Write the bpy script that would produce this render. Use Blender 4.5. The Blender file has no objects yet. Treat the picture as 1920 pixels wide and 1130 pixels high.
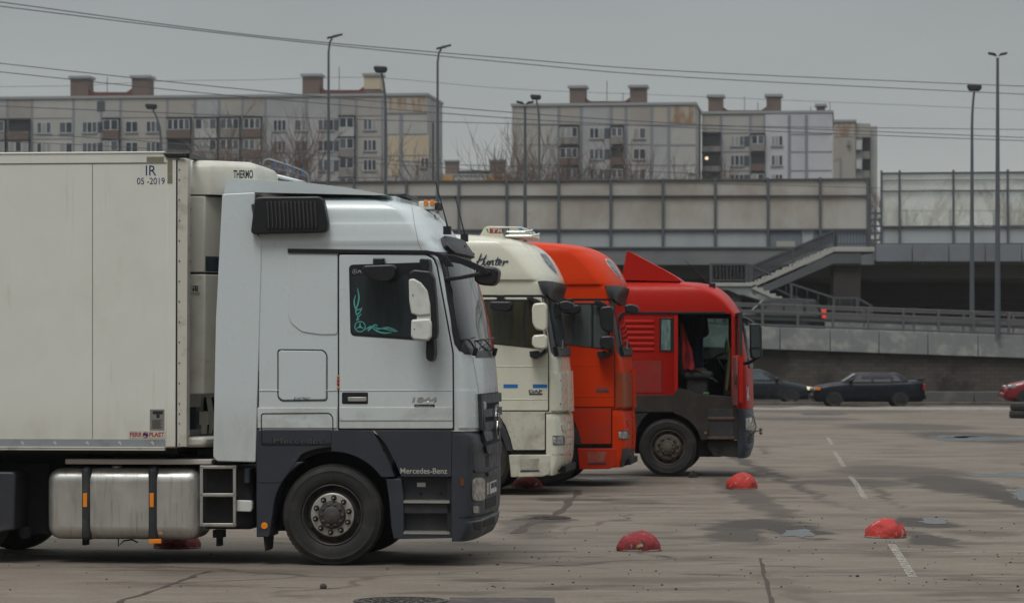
import bpy, bmesh, math, random
from math import sin, cos, pi, radians, sqrt, atan2
from mathutils import Vector, Matrix, noise as mnoise
random.seed(7)
SC = bpy.context.scene
COL = SC.collection

# ------------------------------------------------------------------ camera
FPX, CX, HY, CAMH = 5900.0, 960.0, 663.0, 2.09      # focal length in photo pixels, horizon row, eye height
cam_d = bpy.data.cameras.new('camera')
cam = bpy.data.objects.new('camera', cam_d); COL.objects.link(cam)
cam.location = (0, 0, CAMH); cam.rotation_euler = (pi/2, 0, 0)
cam_d.sensor_width = 36.0; cam_d.lens = FPX/1920*36.0
cam_d.shift_y = (HY-565.0)/1920
cam_d.clip_start = 0.5; cam_d.clip_end = 6000
cam_d.dof.use_dof = True; cam_d.dof.focus_distance = 31.5; cam_d.dof.aperture_fstop = 5.0
SC.camera = cam

# ------------------------------------------------------------------ sky, sun, exposure
SUN_EL, SUN_AZ = radians(64), radians(205)           # soft light from behind the camera, a little to the left
W = bpy.data.worlds.new('World'); SC.world = W; W.use_nodes = True
nt = W.node_tree; nt.nodes.clear()
out = nt.nodes.new('ShaderNodeOutputWorld')
sky = nt.nodes.new('ShaderNodeTexSky'); sky.sky_type = 'NISHITA'; sky.sun_disc = False
sky.sun_elevation = SUN_EL; sky.sun_rotation = SUN_AZ; sky.air_density = 1.0; sky.dust_density = 3.0
hs = nt.nodes.new('ShaderNodeHueSaturation'); hs.inputs['Saturation'].default_value = 0.12
nt.links.new(sky.outputs[0], hs.inputs['Color'])
bg1 = nt.nodes.new('ShaderNodeBackground'); bg1.inputs['Strength'].default_value = 0.008
nt.links.new(hs.outputs[0], bg1.inputs['Color'])
tc = nt.nodes.new('ShaderNodeTexCoord'); sep = nt.nodes.new('ShaderNodeSeparateXYZ')
nt.links.new(tc.outputs['Generated'], sep.inputs[0])
ramp = nt.nodes.new('ShaderNodeValToRGB')             # overcast: dim towards the horizon, brighter overhead
els = ramp.color_ramp.elements
els[0].position = 0.0; els[0].color = (0.39, 0.405, 0.395, 1)
els[1].position = 1.0; els[1].color = (.90, .94, .96, 1)
for p, c in ((0.045, (0.362, 0.382, 0.375, 1)), (0.115, (0.290, 0.312, 0.320, 1)), (0.30, (0.41, 0.435, 0.445, 1)), (0.6, (0.75, 0.79, 0.81, 1))):
    e = els.new(p); e.color = c
nt.links.new(sep.outputs['Z'], ramp.inputs[0])
ns = nt.nodes.new('ShaderNodeTexNoise'); ns.inputs['Scale'].default_value = 5; ns.inputs['Detail'].default_value = 5
mp = nt.nodes.new('ShaderNodeMapping'); mp.inputs['Scale'].default_value = (1, 1, 3.5)
nt.links.new(tc.outputs['Generated'], mp.inputs[0]); nt.links.new(mp.outputs[0], ns.inputs['Vector'])
mr = nt.nodes.new('ShaderNodeMapRange'); mr.inputs[1].default_value = 0.3; mr.inputs[2].default_value = 0.7
mr.inputs[3].default_value = 0.93; mr.inputs[4].default_value = 1.07
nt.links.new(ns.outputs[0], mr.inputs[0])
bg2 = nt.nodes.new('ShaderNodeBackground')
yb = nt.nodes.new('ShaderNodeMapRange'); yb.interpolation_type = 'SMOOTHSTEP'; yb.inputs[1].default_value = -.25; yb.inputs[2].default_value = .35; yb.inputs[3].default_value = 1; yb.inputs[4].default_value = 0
nt.links.new(sep.outputs['Y'], yb.inputs[0])           # made-up dark low band behind the camera, deepens shade under the trucks
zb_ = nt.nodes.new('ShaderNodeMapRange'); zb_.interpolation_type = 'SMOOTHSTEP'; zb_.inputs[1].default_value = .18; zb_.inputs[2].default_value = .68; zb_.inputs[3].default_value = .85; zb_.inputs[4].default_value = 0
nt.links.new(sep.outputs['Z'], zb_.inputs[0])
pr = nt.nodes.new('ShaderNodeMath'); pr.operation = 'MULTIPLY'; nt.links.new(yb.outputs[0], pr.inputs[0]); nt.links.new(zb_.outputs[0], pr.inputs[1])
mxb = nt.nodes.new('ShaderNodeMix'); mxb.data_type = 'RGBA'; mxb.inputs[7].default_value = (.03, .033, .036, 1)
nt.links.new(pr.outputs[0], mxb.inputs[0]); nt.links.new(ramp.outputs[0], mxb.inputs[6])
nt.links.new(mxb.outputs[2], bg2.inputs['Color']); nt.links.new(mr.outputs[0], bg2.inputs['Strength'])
add = nt.nodes.new('ShaderNodeAddShader')
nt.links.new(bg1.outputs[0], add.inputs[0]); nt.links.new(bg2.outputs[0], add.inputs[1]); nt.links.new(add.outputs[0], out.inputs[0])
sun_d = bpy.data.lights.new('sun', 'SUN'); sun_d.energy = 1.6; sun_d.angle = radians(24); sun_d.color = (1.0, 0.97, 0.92)
sun = bpy.data.objects.new('sun', sun_d); COL.objects.link(sun)
sun.rotation_euler = Vector((sin(SUN_AZ)*cos(SUN_EL), cos(SUN_AZ)*cos(SUN_EL), sin(SUN_EL))).to_track_quat('Z', 'Y').to_euler()
sun.location = (0, -20, 60)
SC.view_settings.view_transform = 'Standard'; SC.view_settings.look = 'None'
SC.view_settings.exposure = 0.0; SC.view_settings.gamma = 1.0
SC.cycles.max_bounces = 6; SC.cycles.diffuse_bounces = 3; SC.cycles.glossy_bounces = 3; SC.cycles.transparent_max_bounces = 12
SC.cycles.volume_bounces = 0; SC.cycles.caustics_reflective = False; SC.cycles.caustics_refractive = False

# ------------------------------------------------------------------ helpers: materials
def new_mat(name):
    m = bpy.data.materials.new(name); m.use_nodes = True
    n = m.node_tree; b = n.nodes['Principled BSDF']
    return m, n, b
def setc(sock, c): sock.default_value = (c[0], c[1], c[2], 1)
def noise_mask(n, coord, scale, lo, hi, detail=5, rough=.6, stretch=(1, 1, 1), off=(0, 0, 0)):
    mp = n.nodes.new('ShaderNodeMapping'); mp.inputs['Scale'].default_value = stretch; mp.inputs['Location'].default_value = off
    n.links.new(coord, mp.inputs[0])
    t = n.nodes.new('ShaderNodeTexNoise'); t.inputs['Scale'].default_value = scale
    t.inputs['Detail'].default_value = detail; t.inputs['Roughness'].default_value = rough
    n.links.new(mp.outputs[0], t.inputs['Vector'])
    r = n.nodes.new('ShaderNodeMapRange'); r.interpolation_type = 'SMOOTHSTEP'
    r.inputs[1].default_value = lo; r.inputs[2].default_value = hi
    n.links.new(t.outputs[0], r.inputs[0])
    return r.outputs[0]
def mul(n, a, b):
    m = n.nodes.new('ShaderNodeMath'); m.operation = 'MULTIPLY'
    n.links.new(a, m.inputs[0])
    if isinstance(b, (int, float)): m.inputs[1].default_value = b
    else: n.links.new(b, m.inputs[1])
    return m.outputs[0]
def mixc(n, fac, a, b):
    m = n.nodes.new('ShaderNodeMix'); m.data_type = 'RGBA'
    if isinstance(fac, (int, float)): m.inputs[0].default_value = fac
    else: n.links.new(fac, m.inputs[0])
    for k, s in ((6, a), (7, b)):
        if isinstance(s, tuple): m.inputs[k].default_value = (s[0], s[1], s[2], 1)
        else: n.links.new(s, m.inputs[k])
    return m.outputs[2]
def M(name, col, rough=.5, metal=0.0, layers=(), bump=0.0, bscale=40, coat=0.0, spec=.5, rvar=0.0, film=None):
    """layers: (colour, noise scale, lo, hi, amount, stretch)"""
    m, n, b = new_mat(name)
    b.inputs['Roughness'].default_value = rough; b.inputs['Metallic'].default_value = metal
    b.inputs['Specular IOR Level'].default_value = spec
    b.inputs['Coat Weight'].default_value = coat; b.inputs['Coat Roughness'].default_value = .08
    setc(b.inputs['Base Color'], col)
    tc = n.nodes.new('ShaderNodeTexCoord').outputs['Object']
    c = (col[0], col[1], col[2])
    for i, L in enumerate(layers):
        lc, s, lo, hi, amt = L[:5]; st = L[5] if len(L) > 5 else (1, 1, 1)
        f = mul(n, noise_mask(n, tc, s, lo, hi, stretch=st, off=(i*3.7, i*1.9, i*5.3)), amt)
        c = mixc(n, f, c, lc)
    if film:                                              # road film: spray dirt thrown up from the road, patchy, thinning out upwards
        fc, zlo, zhi, amt = film
        sx = n.nodes.new('ShaderNodeSeparateXYZ'); n.links.new(tc, sx.inputs[0])
        r = n.nodes.new('ShaderNodeMapRange'); r.interpolation_type = 'SMOOTHSTEP'; r.inputs[1].default_value = zlo; r.inputs[2].default_value = zhi; r.inputs[3].default_value = amt; r.inputs[4].default_value = 0
        n.links.new(sx.outputs[2], r.inputs[0])
        k = n.nodes.new('ShaderNodeMapRange'); k.inputs[3].default_value = .35; k.inputs[4].default_value = 1.0; n.links.new(noise_mask(n, tc, 4, .3, .7, 6, .65, (1.6, 1, .5)), k.inputs[0])
        c = mixc(n, mul(n, r.outputs[0], k.outputs[0]), c, fc)
    if layers or film: n.links.new(c, b.inputs['Base Color'])
    if rvar:
        f = noise_mask(n, tc, 6, .3, .7)
        r = n.nodes.new('ShaderNodeMapRange'); r.inputs[3].default_value = max(0, rough-rvar); r.inputs[4].default_value = rough+rvar
        n.links.new(f, r.inputs[0]); n.links.new(r.outputs[0], b.inputs['Roughness'])
    if bump:
        t = n.nodes.new('ShaderNodeTexNoise'); t.inputs['Scale'].default_value = bscale; t.inputs['Detail'].default_value = 6
        n.links.new(tc, t.inputs['Vector'])
        bp = n.nodes.new('ShaderNodeBump'); bp.inputs['Strength'].default_value = bump; bp.inputs['Distance'].default_value = .02
        n.links.new(t.outputs[0], bp.inputs['Height']); n.links.new(bp.outputs[0], b.inputs['Normal'])
    return m
def emit(name, col, s):
    m, n, b = new_mat(name)
    setc(b.inputs['Base Color'], col); setc(b.inputs['Emission Color'], col); b.inputs['Emission Strength'].default_value = s
    return m

# ------------------------------------------------------------------ helpers: pixels to places
def at(x, y, D):
    """the point seen at pixel x, y at depth D metres"""
    return Vector(((x-CX)/FPX*D, D, CAMH+(HY-y)/FPX*D))
def ground(x, y):
    D = FPX*CAMH/(y-HY)
    return Vector(((x-CX)/FPX*D, D, 0))
class Frame:
    """a vehicle's own axes: u forward, v away from the camera, z up, standing on the ground"""
    def __init__(s, xref, scale, psi):
        s.psi = psi; s.D = FPX/scale; s.O = Vector(((xref-CX)/scale, s.D, 0))
    def uz(s, x, y, v=0.0):
        c, sn = cos(s.psi), sin(s.psi)
        ox, oy = s.O.x+v*sn, s.O.y+v*c
        k = (x-CX)/FPX
        u = (k*oy-ox)/(c+k*sn)
        Y = oy-u*sn
        return (u, CAMH+(HY-y)*Y/FPX)
    def pts(s, px, v=0.0): return [s.uz(x, y, v) for x, y in px]
    def proj(s, u, v, z):
        c, sn = cos(s.psi), sin(s.psi)
        X = s.O.x+u*c+v*sn; Y = s.O.y-u*sn+v*c
        return (CX+X/Y*FPX, HY-(z-CAMH)/Y*FPX)
    def empty(s, name, label, cat, group=None, origin=None):
        o = bpy.data.objects.new(name, None); COL.objects.link(o)
        o.location = s.O if origin is None else origin
        o.rotation_euler = (0, 0, -s.psi); o.empty_display_size = .3
        tag(o, label, cat, group); return o

# ------------------------------------------------------------------ helpers: objects
def tag(o, label=None, cat=None, group=None, kind=None):
    if label: o['label'] = label
    if cat: o['category'] = cat
    if group: o['group'] = group
    if kind: o['kind'] = kind
    return o
def thing(name, label, cat, loc=(0, 0, 0), rz=0, group=None):
    o = bpy.data.objects.new(name, None); COL.objects.link(o)
    o.location = loc; o.rotation_euler = (0, 0, rz); o.empty_display_size = .3
    return tag(o, label, cat, group)
def copy_tree(o, parent=None):
    c = o.copy(); COL.objects.link(c)
    if parent is not None: c.parent = parent
    for ch in [k for k in bpy.data.objects if k.parent == o]: copy_tree(ch, c)
    return c
def roundpoly(pts, r, n=4):
    res = []; N = len(pts)
    for i in range(N):
        p = Vector(pts[i]); a = Vector(pts[i-1])-p; b = Vector(pts[(i+1) % N])-p
        rr = min(r if not isinstance(r, (list, tuple)) else r[i], a.length*.48, b.length*.48)
        if rr < 1e-5: res.append(tuple(p)); continue
        p0 = p+a.normalized()*rr; p2 = p+b.normalized()*rr
        for k in range(n+1):
            t = k/n; q = p0*(1-t)**2+p*2*t*(1-t)+p2*t*t
            res.append(tuple(q))
    return res
class MB:
    def __init__(s): s.v = []; s.f = []; s.m = []; s.cm = 0
    def mat(s, k): s.cm = k; return s
    def face(s, idx): s.f.append(tuple(idx)); s.m.append(s.cm)
    def add(s, vs, fs):
        o = len(s.v); s.v += [tuple(v) for v in vs]
        for f in fs: s.face([i+o for i in f])
        return s
    def box(s, x0, x1, y0, y1, z0, z1):
        return s.add([(x0, y0, z0), (x1, y0, z0), (x1, y1, z0), (x0, y1, z0), (x0, y0, z1), (x1, y0, z1), (x1, y1, z1), (x0, y1, z1)],
                     [(0, 3, 2, 1), (4, 5, 6, 7), (0, 1, 5, 4), (1, 2, 6, 5), (2, 3, 7, 6), (3, 0, 4, 7)])
    def prism(s, uz, v0, v1, top=1.0):
        """outline in u,z pushed from v0 to v1 along y"""
        n = len(uz)
        ar = sum(uz[i][0]*uz[(i+1) % n][1]-uz[(i+1) % n][0]*uz[i][1] for i in range(n))
        if ar < 0: uz = uz[::-1]
        vs = [(u, v0, z) for u, z in uz]+[(u, v1, z) for u, z in uz]
        fs = [tuple(range(n)), tuple(range(2*n-1, n-1, -1))]
        fs += [(i, i+n, (i+1) % n+n, (i+1) % n) for i in range(n)]
        return s.add(vs, fs)
    def plan(s, xy, z0, z1):
        n = len(xy)
        ar = sum(xy[i][0]*xy[(i+1) % n][1]-xy[(i+1) % n][0]*xy[i][1] for i in range(n))
        if ar < 0: xy = xy[::-1]
        vs = [(x, y, z0) for x, y in xy]+[(x, y, z1) for x, y in xy]
        fs = [tuple(range(n-1, -1, -1)), tuple(range(n, 2*n))]
        fs += [(i, (i+1) % n, (i+1) % n+n, i+n) for i in range(n)]
        return s.add(vs, fs)
    def lathe(s, prof, u, z, segs=48, axis='y', c2=0):
        """profile (r, v) turned about an axis through (u, z)"""
        o = len(s.v); P = len(prof)
        for k in range(segs):
            a = 2*pi*k/segs
            for r, v in prof:
                if axis == 'y': s.v.append((u+r*cos(a), v, z+r*sin(a)))
                elif axis == 'z': s.v.append((u+r*cos(a), c2+r*sin(a), z+v))
                else: s.v.append((v, u+r*cos(a), z+r*sin(a)))
        for k in range(segs):
            for j in range(P-1):
                a, b = o+k*P+j, o+((k+1) % segs)*P+j
                s.face((a, a+1, b+1, b) if axis == 'y' else (a, b, b+1, a+1))
        return s
    def tube(s, path, r, n=8, cap=True):
        path = [Vector(p) for p in path]; o = len(s.v)
        rs = r if isinstance(r, (list, tuple)) else [r]*len(path)
        up = None
        for i, p in enumerate(path):
            d = (path[min(i+1, len(path)-1)]-path[max(i-1, 0)]).normalized()
            if up is None:
                up = Vector((0, 0, 1)) if abs(d.z) < .9 else Vector((1, 0, 0))
            a = d.cross(up)
            if a.length < 1e-4: a = d.orthogonal()
            a.normalize(); b = a.cross(d).normalized(); up = b
            for k in range(n):
                t = 2*pi*k/n; s.v.append(tuple(p+(a*cos(t)+b*sin(t))*rs[i]))
        for i in range(len(path)-1):
            for k in range(n):
                s.face((o+i*n+k, o+i*n+(k+1) % n, o+(i+1)*n+(k+1) % n, o+(i+1)*n+k))
        if cap:
            s.face(tuple(o+k for k in range(n-1, -1, -1))); e = o+(len(path)-1)*n; s.face(tuple(e+k for k in range(n)))
        return s
    def bar(s, p, q, w, h):
        """a square bar from p to q"""
        p, q = Vector(p), Vector(q); d = (q-p).normalized()
        up = Vector((0, 0, 1)) if abs(d.z) < .95 else Vector((0, 1, 0))
        a = d.cross(up).normalized()*w/2; b = a.cross(d).normalized()*h/2
        vs = [p-a-b, p+a-b, p+a+b, p-a+b, q-a-b, q+a-b, q+a+b, q-a+b]
        return s.add(vs, [(0, 1, 2, 3), (7, 6, 5, 4), (0, 4, 5, 1), (1, 5, 6, 2), (2, 6, 7, 3), (3, 7, 4, 0)])
    def grid(s, rows, closed=False, flip=False):
        o = len(s.v); R, C = len(rows), len(rows[0])
        for r in rows: s.v += [tuple(p) for p in r]
        for i in range(R-1):
            for j in range(C if closed else C-1):
                a, b = o+i*C+j, o+i*C+(j+1) % C; c, d = b+C, a+C
                s.face((a, d, c, b) if flip else (a, b, c, d))
        return s
    def ellipsoid(s, c, r, n=16, m=10):
        rows = []
        for i in range(m+1):
            p = pi*i/m-pi/2
            rows.append([(c[0]+r[0]*cos(p)*cos(2*pi*j/n), c[1]+r[1]*cos(p)*sin(2*pi*j/n), c[2]+r[2]*sin(p)) for j in range(n)])
        return s.grid(rows, True)
    def build(s, name, mat, parent=None, bevel=0, bseg=2, smooth=35, kind=None, sub=0, solid=0, recalc=False):
        me = bpy.data.meshes.new(name); me.from_pydata(s.v, [], s.f); me.update()
        for mm in (mat if isinstance(mat, (list, tuple)) else [mat]): me.materials.append(mm)
        if any(s.m): me.polygons.foreach_set('material_index', s.m)
        if recalc:
            bm = bmesh.new(); bm.from_mesh(me); bmesh.ops.remove_doubles(bm, verts=bm.verts, dist=1e-5)
            bmesh.ops.recalc_face_normals(bm, faces=bm.faces); bm.to_mesh(me); bm.free()
        if smooth:
            me.polygons.foreach_set('use_smooth', [True]*len(me.polygons)); me.set_sharp_from_angle(angle=radians(smooth))
        o = bpy.data.objects.new(name, me); COL.objects.link(o)
        if parent is not None: o.parent = parent
        if bevel:
            b = o.modifiers.new('bevel', 'BEVEL'); b.width = bevel; b.segments = bseg; b.limit_method = 'ANGLE'; b.angle_limit = radians(35)
        if solid:
            d = o.modifiers.new('solid', 'SOLIDIFY'); d.thickness = solid; d.offset = -1
        if sub:
            d = o.modifiers.new('sub', 'SUBSURF'); d.levels = sub; d.render_levels = sub
        if kind: o['kind'] = kind
        return o
def text(name, body, mat, parent, u0, z0, h, width, v, shear=0.0, bold=.0, place=None):
    """lettering standing on (u0, z0) in the u-z plane at depth v, h tall, width wide"""
    cu = bpy.data.curves.new('lettering', 'FONT'); cu.body = body; cu.size = 1; cu.offset = bold
    t = bpy.data.objects.new('lettering', cu); COL.objects.link(t)
    dg = bpy.context.evaluated_depsgraph_get()
    me = bpy.data.meshes.new_from_object(t.evaluated_get(dg))
    bpy.data.objects.remove(t)
    xs = [p.co.x for p in me.vertices]; ys = [p.co.y for p in me.vertices]
    x0, x1, y0, y1 = min(xs), max(xs), min(ys), max(ys)
    for p in me.vertices:
        z = (p.co.y-y0)/(y1-y0)*h; u = (p.co.x-x0)/(x1-x0)*width+shear*z
        p.co = place(u, z) if place else (u0+u, v, z0+z)
    me.name = name; me.materials.clear(); me.materials.append(mat)
    o = bpy.data.objects.new(name, me); COL.objects.link(o); o.parent = parent
    return o
# ------------------------------------------------------------------ materials shared by the vehicles
DIRT = (.20, .17, .13)
white_paint = M('white_paint', (.585, .645, .66), .30, coat=.35, layers=((DIRT, 1.1, .56, .9, .20), (DIRT, 5, .60, .85, .14, (3, 1, .3)), ((.40, .38, .34), 16, .62, .8, .25)), rvar=.05, film=((.34, .29, .23), 1.30, 1.75, .38))
white_dirty = M('white_paint_road_film', (.56, .61, .61), .45, layers=((DIRT, 3, .38, .78, .45, (1, 1, 1.6)), ((.22, .18, .13), 10, .55, .8, .4)))
cab_cover = M('weathered_white', (.60, .62, .58), .5, layers=((DIRT, 5, .52, .8, .45), ((.8, .82, .8), 14, .55, .75, .4)))
grey_plastic = M('grey_plastic', (.034, .039, .050), .5, spec=.35, layers=((DIRT, 4, .5, .85, .16), ((.05, .05, .055), 12, .55, .8, .3)), rvar=.08)
dark_grey = M('dark_grey_plastic', (.028, .030, .036), .55, layers=((DIRT, 5, .5, .8, .2),))
black_plastic = M('black_plastic', (.011, .012, .015), .42, layers=(((.05, .05, .05), 8, .55, .8, .3),))
soot = M('sooty_black', (.010, .010, .011), .8, layers=((DIRT, 6, .5, .8, .12),))
seam_m = M('seam', (.012, .012, .013), .8)
def window_mat(name, col, col2, sc=(4, 1, .5)):
    return M(name, col, .05, spec=.6, layers=((col2, 3, .35, .7, .9, sc),))
teal_glass = window_mat('door_glass_teal', (.030, .040, .042), (.020, .026, .028))
olive_glass = window_mat('door_glass_olive', (.050, .048, .028), (.028, .026, .016))
grey_glass = window_mat('door_glass_grey', (.070, .088, .088), (.05, .062, .062))  # grey tone paints in the bright sky seen through the far window
glass_m = M('tinted_glass', (.012, .018, .020), .04, spec=.6)
wind_m = M('windscreen_glass', (.022, .030, .032), .03, spec=.75)
rubber = M('rubber', (.016, .0155, .0155), .78, layers=(((.07, .058, .045), 5, .48, .75, .45), ((.03, .03, .03), 22, .5, .7, .5)), bump=.15, bscale=60)
steel = M('wheel_steel', (.20, .19, .175), .5, .5, layers=((DIRT, 7, .45, .75, .55), ((.10, .05, .025), 13, .62, .75, .6)))
rim_dark = M('rim_dark', (.055, .053, .05), .6, .3, layers=((DIRT, 7, .45, .75, .4),))
flange_m = M('flange_alloy', (.40, .38, .34), .45, .35, layers=((DIRT, 9, .5, .75, .5),))
alloy = M('brushed_alloy', (.62, .61, .57), .36, .75, layers=(((.20, .17, .13), 3, .5, .75, .45, (1, 1, .35)), ((.28, .25, .21), 14, .52, .75, .5, (3, 1, .25))), rvar=.08)
chrome = M('chrome', (.62, .62, .62), .12, .95)
bare_alloy = M('bare_alloy', (.50, .49, .46), .4, .7, layers=((DIRT, 10, .5, .75, .5),))
amber = M('amber_plastic', (.75, .20, .02), .25, layers=(((.4, .1, .02), 20, .5, .7, .4),))
amber_bright = M('amber_reflector', (.85, .25, .015), .3)
dull_amber = M('dull_amber', (.16, .045, .012), .3)
lens_m = M('lamp_lens', (.42, .41, .36), .08, spec=.9, layers=(((.16, .15, .13), 14, .4, .6, .8),))
clear_lens = M('clear_lens', (.25, .27, .28), .05, .3, spec=.9, layers=(((.7, .72, .72), 10, .5, .6, .8),))
letter_black = M('letter_black', (.02, .02, .022), .5)
letter_silver = M('letter_silver', (.60, .58, .52), .3, .5)
plate_white = M('plate_white', (.62, .62, .60), .5)

class Surf:
    """a cab shell: level sections that run along the near side, round the nose and back along the far side"""
    def __init__(s, fr, keys, ub, W=2.5, vs=2.0):
        s.fr, s.W = fr, W; s.K = []
        for k in keys:
            y, xs, xc, ins, n = k[:5]
            uf = fr.uz(xs, y, vs)[0]+.015; z = fr.uz(xc, y, .5)[1]
            a = uf-fr.uz(xc, y, 0)[0]
            s.K.append((z, ub(z) if callable(ub) else ub, uf, ins, a, n))
        s.K.sort()
    def sec(s, z):
        K = s.K
        if z <= K[0][0]: return K[0][1:]
        if z >= K[-1][0]: return K[-1][1:]
        for i in range(len(K)-1):
            if K[i][0] <= z <= K[i+1][0]:
                t = (z-K[i][0])/(K[i+1][0]-K[i][0])
                P = [K[max(i-1, 0)], K[i], K[i+1], K[min(i+2, len(K)-1)]]
                r = []
                for c in range(1, 6):                     # monotone cubic through the keys
                    h = P[2][0]-P[1][0]; d = (P[2][c]-P[1][c])/h
                    d0 = (P[1][c]-P[0][c])/(P[1][0]-P[0][0]) if P[0] is not P[1] else d
                    d2 = (P[3][c]-P[2][c])/(P[3][0]-P[2][0]) if P[3] is not P[2] else d
                    m1 = 0 if d0*d <= 0 else 2*d0*d/(d0+d); m2 = 0 if d2*d <= 0 else 2*d2*d/(d2+d)
                    r.append(P[1][c]*(2*t**3-3*t*t+1)+m1*h*(t**3-2*t*t+t)+P[2][c]*(3*t*t-2*t**3)+m2*h*(t**3-t*t))
                return r
    def pt(s, z, t):
        ub, uf, ins, a, n = s.sec(z); b = s.W/2-ins
        c, sn = cos(t), sin(t)
        return Vector((uf-a+a*max(c, 0)**(2/n), s.W/2-b*math.copysign(abs(sn)**(2/n), sn), z))
    def nrm(s, z, t):
        e = 1e-3
        du = s.pt(z, t-e)-s.pt(z, t+e); dz = s.pt(z+e, t)-s.pt(z-e, t)
        n = du.cross(dz)
        return n.normalized() if n.length > 1e-12 else Vector((0, -1, 0))
    def side(s, z, k):                                   # full ring, k in 0..1
        pass
    def row(s, z, nt=28):
        ub, uf, ins, a, n = s.sec(z); W = s.W
        us = uf-a
        near = [(ub+(us-ub)*q, ins, z) for q in (0, .03, .35, .7)]
        fr = [tuple(s.pt(z, pi/2-pi*(.55*(.5-.5*cos(pi*k/nt))+.45*k/nt))) for k in range(nt+1)]
        far = [(u, W-i, zz) for u, i, zz in near[::-1]]
        return near+fr+far
    def hit(s, x, y):
        """the first place on the shell, coming round from the near side, that is seen at x, y"""
        z00 = s.fr.uz(x, y, .3)[1]
        def at_t(t, zz):
            for _ in range(3):
                p = s.pt(zz, t); zz += (s.fr.proj(p.x, p.y, p.z)[1]-y)*(s.fr.D/FPX)
            p = s.pt(zz, t); return s.fr.proj(p.x, p.y, p.z)[0], zz
        hi, N, best = pi/2, 90, None; zz = z00; prev = hi
        px_, zz = at_t(hi, zz)
        if px_ >= x: return zz, hi
        best = (x-px_, hi, zz)
        for k in range(1, N+1):
            t = hi-(hi+1.35)*k/N; px_, zz = at_t(t, zz)
            if px_ >= x:
                a, b = prev, t
                for _ in range(18):
                    m = (a+b)/2; pm, zz = at_t(m, zz)
                    if pm >= x: b = m
                    else: a = m
                return zz, (a+b)/2
            if x-px_ < best[0]: best = (x-px_, t, zz)
            prev = t
        return best[2], best[1]
    def band(s, mb, zs, t0, t1, off, nt=20, thick=0):
        """rows of shell between t0(z) and t1(z), lifted off by off"""
        rows = []
        for z in zs:
            a, b = t0(z), t1(z)
            r = []
            for k in range(nt+1):
                t = a+(b-a)*k/nt
                r.append(s.pt(z, t)+s.nrm(z, t)*off)
            rows.append(r)
        mb.grid(rows, flip=True)
        if thick:
            back = []
            for z in zs:
                a, b = t0(z), t1(z)
                back.append([s.pt(z, a+(b-a)*k/nt)+s.nrm(z, a+(b-a)*k/nt)*(off-thick) for k in range(nt+1)])
            for e in (0, -1):
                mb.grid([rows[e], back[e]], flip=(e == -1))
            mb.grid([[r[0] for r in rows], [r[0] for r in back]], flip=True); mb.grid([[r[-1] for r in rows], [r[-1] for r in back]])
        return mb
    def patch(s, mb, px, off=.004, thick=.02, rings=5, rnd=0):
        """a piece lying on the shell, its outline given as seen"""
        if rnd: px = roundpoly(px, rnd, 3)
        fine = []
        for i in range(len(px)):
            a, b = px[i], px[(i+1) % len(px)]
            m = max(1, int(math.hypot(b[0]-a[0], b[1]-a[1])*s.fr.D/FPX/.022))
            fine += [(a[0]+(b[0]-a[0])*k/m, a[1]+(b[1]-a[1])*k/m) for k in range(m)]
        ar = sum(fine[i][0]*fine[(i+1) % len(fine)][1]-fine[(i+1) % len(fine)][0]*fine[i][1] for i in range(len(fine)))
        if ar > 0: fine = fine[::-1]
        zt = [s.hit(x, y) for x, y in fine]; N = len(zt)
        cz = sum(a for a, b in zt)/N; ct = sum(b for a, b in zt)/N
        rows = []
        def P(z, t, o): return s.pt(z, t)+s.nrm(z, t)*o
        rows.append([P(z, t, off-thick) for z, t in zt])
        for r in range(rings):
            q = r/rings
            rows.append([P(z+(cz-z)*q, t+(ct-t)*q, off) for z, t in zt])
        o = len(mb.v); mb.grid(rows, True)
        mb.v.append(tuple(P(cz, ct, off))); c = len(mb.v)-1; b = o+rings*N
        for k in range(N): mb.face((b+k, b+(k+1) % N, c))
        return mb

def line_on(S, px, w, off=.0018):
    """a narrow strip lying on the shell along the seen points"""
    P = []
    for i in range(len(px)-1):
        for k in range(8): q = k/8; P.append((px[i][0]+(px[i+1][0]-px[i][0])*q, px[i][1]+(px[i+1][1]-px[i][1])*q))
    P.append(px[-1]); A = []
    for x, y in P: z, t = S.hit(x, y); n_ = S.nrm(z, t); A.append((S.pt(z, t)+n_*off, n_))
    L, R_ = [], []
    for i, (p, n_) in enumerate(A):
        d = A[min(i+1, len(A)-1)][0]-A[max(i-1, 0)][0]; c = d.cross(n_).normalized()*w/2; L.append(p+c); R_.append(p-c)
    return MB().grid([L, R_])
def pan(fr, name, px, mat, v0, v1, parent, bevel=.006, rnd=0, smooth=35, pv=None):
    pv = v0 if pv is None else pv
    q = roundpoly(px, rnd) if rnd else px
    return MB().prism(fr.pts(q, pv), v0, v1).build(name, mat, parent, bevel=bevel, smooth=smooth)
def rect(x0, y0, x1, y1): return [(x0, y0), (x1, y0), (x1, y1), (x0, y1)]
def outline(fr, mb, px, v0, v1, w, closed=True, rnd=0):
    """a narrow groove line following px, w metres wide"""
    q = fr.pts(roundpoly(px, rnd) if rnd else px, v0); n = len(q)
    for i in range(n if closed else n-1):
        a, b = Vector(q[i]), Vector(q[(i+1) % n]); d = b-a
        if d.length < 1e-6: continue
        d.normalize(); m = Vector((-d.y, d.x))*w/2; e = d*w*.45
        mb.prism([tuple(a-e-m), tuple(b+e-m), tuple(b+e+m), tuple(a-e+m)], v0, v1)
    return mb
def arc(cx, cy, r, a0, a1, n=16, ry=None):
    ry = ry or r
    return [(cx+r*cos(radians(a0+(a1-a0)*k/n)), cy-ry*sin(radians(a0+(a1-a0)*k/n))) for k in range(n+1)]

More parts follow.
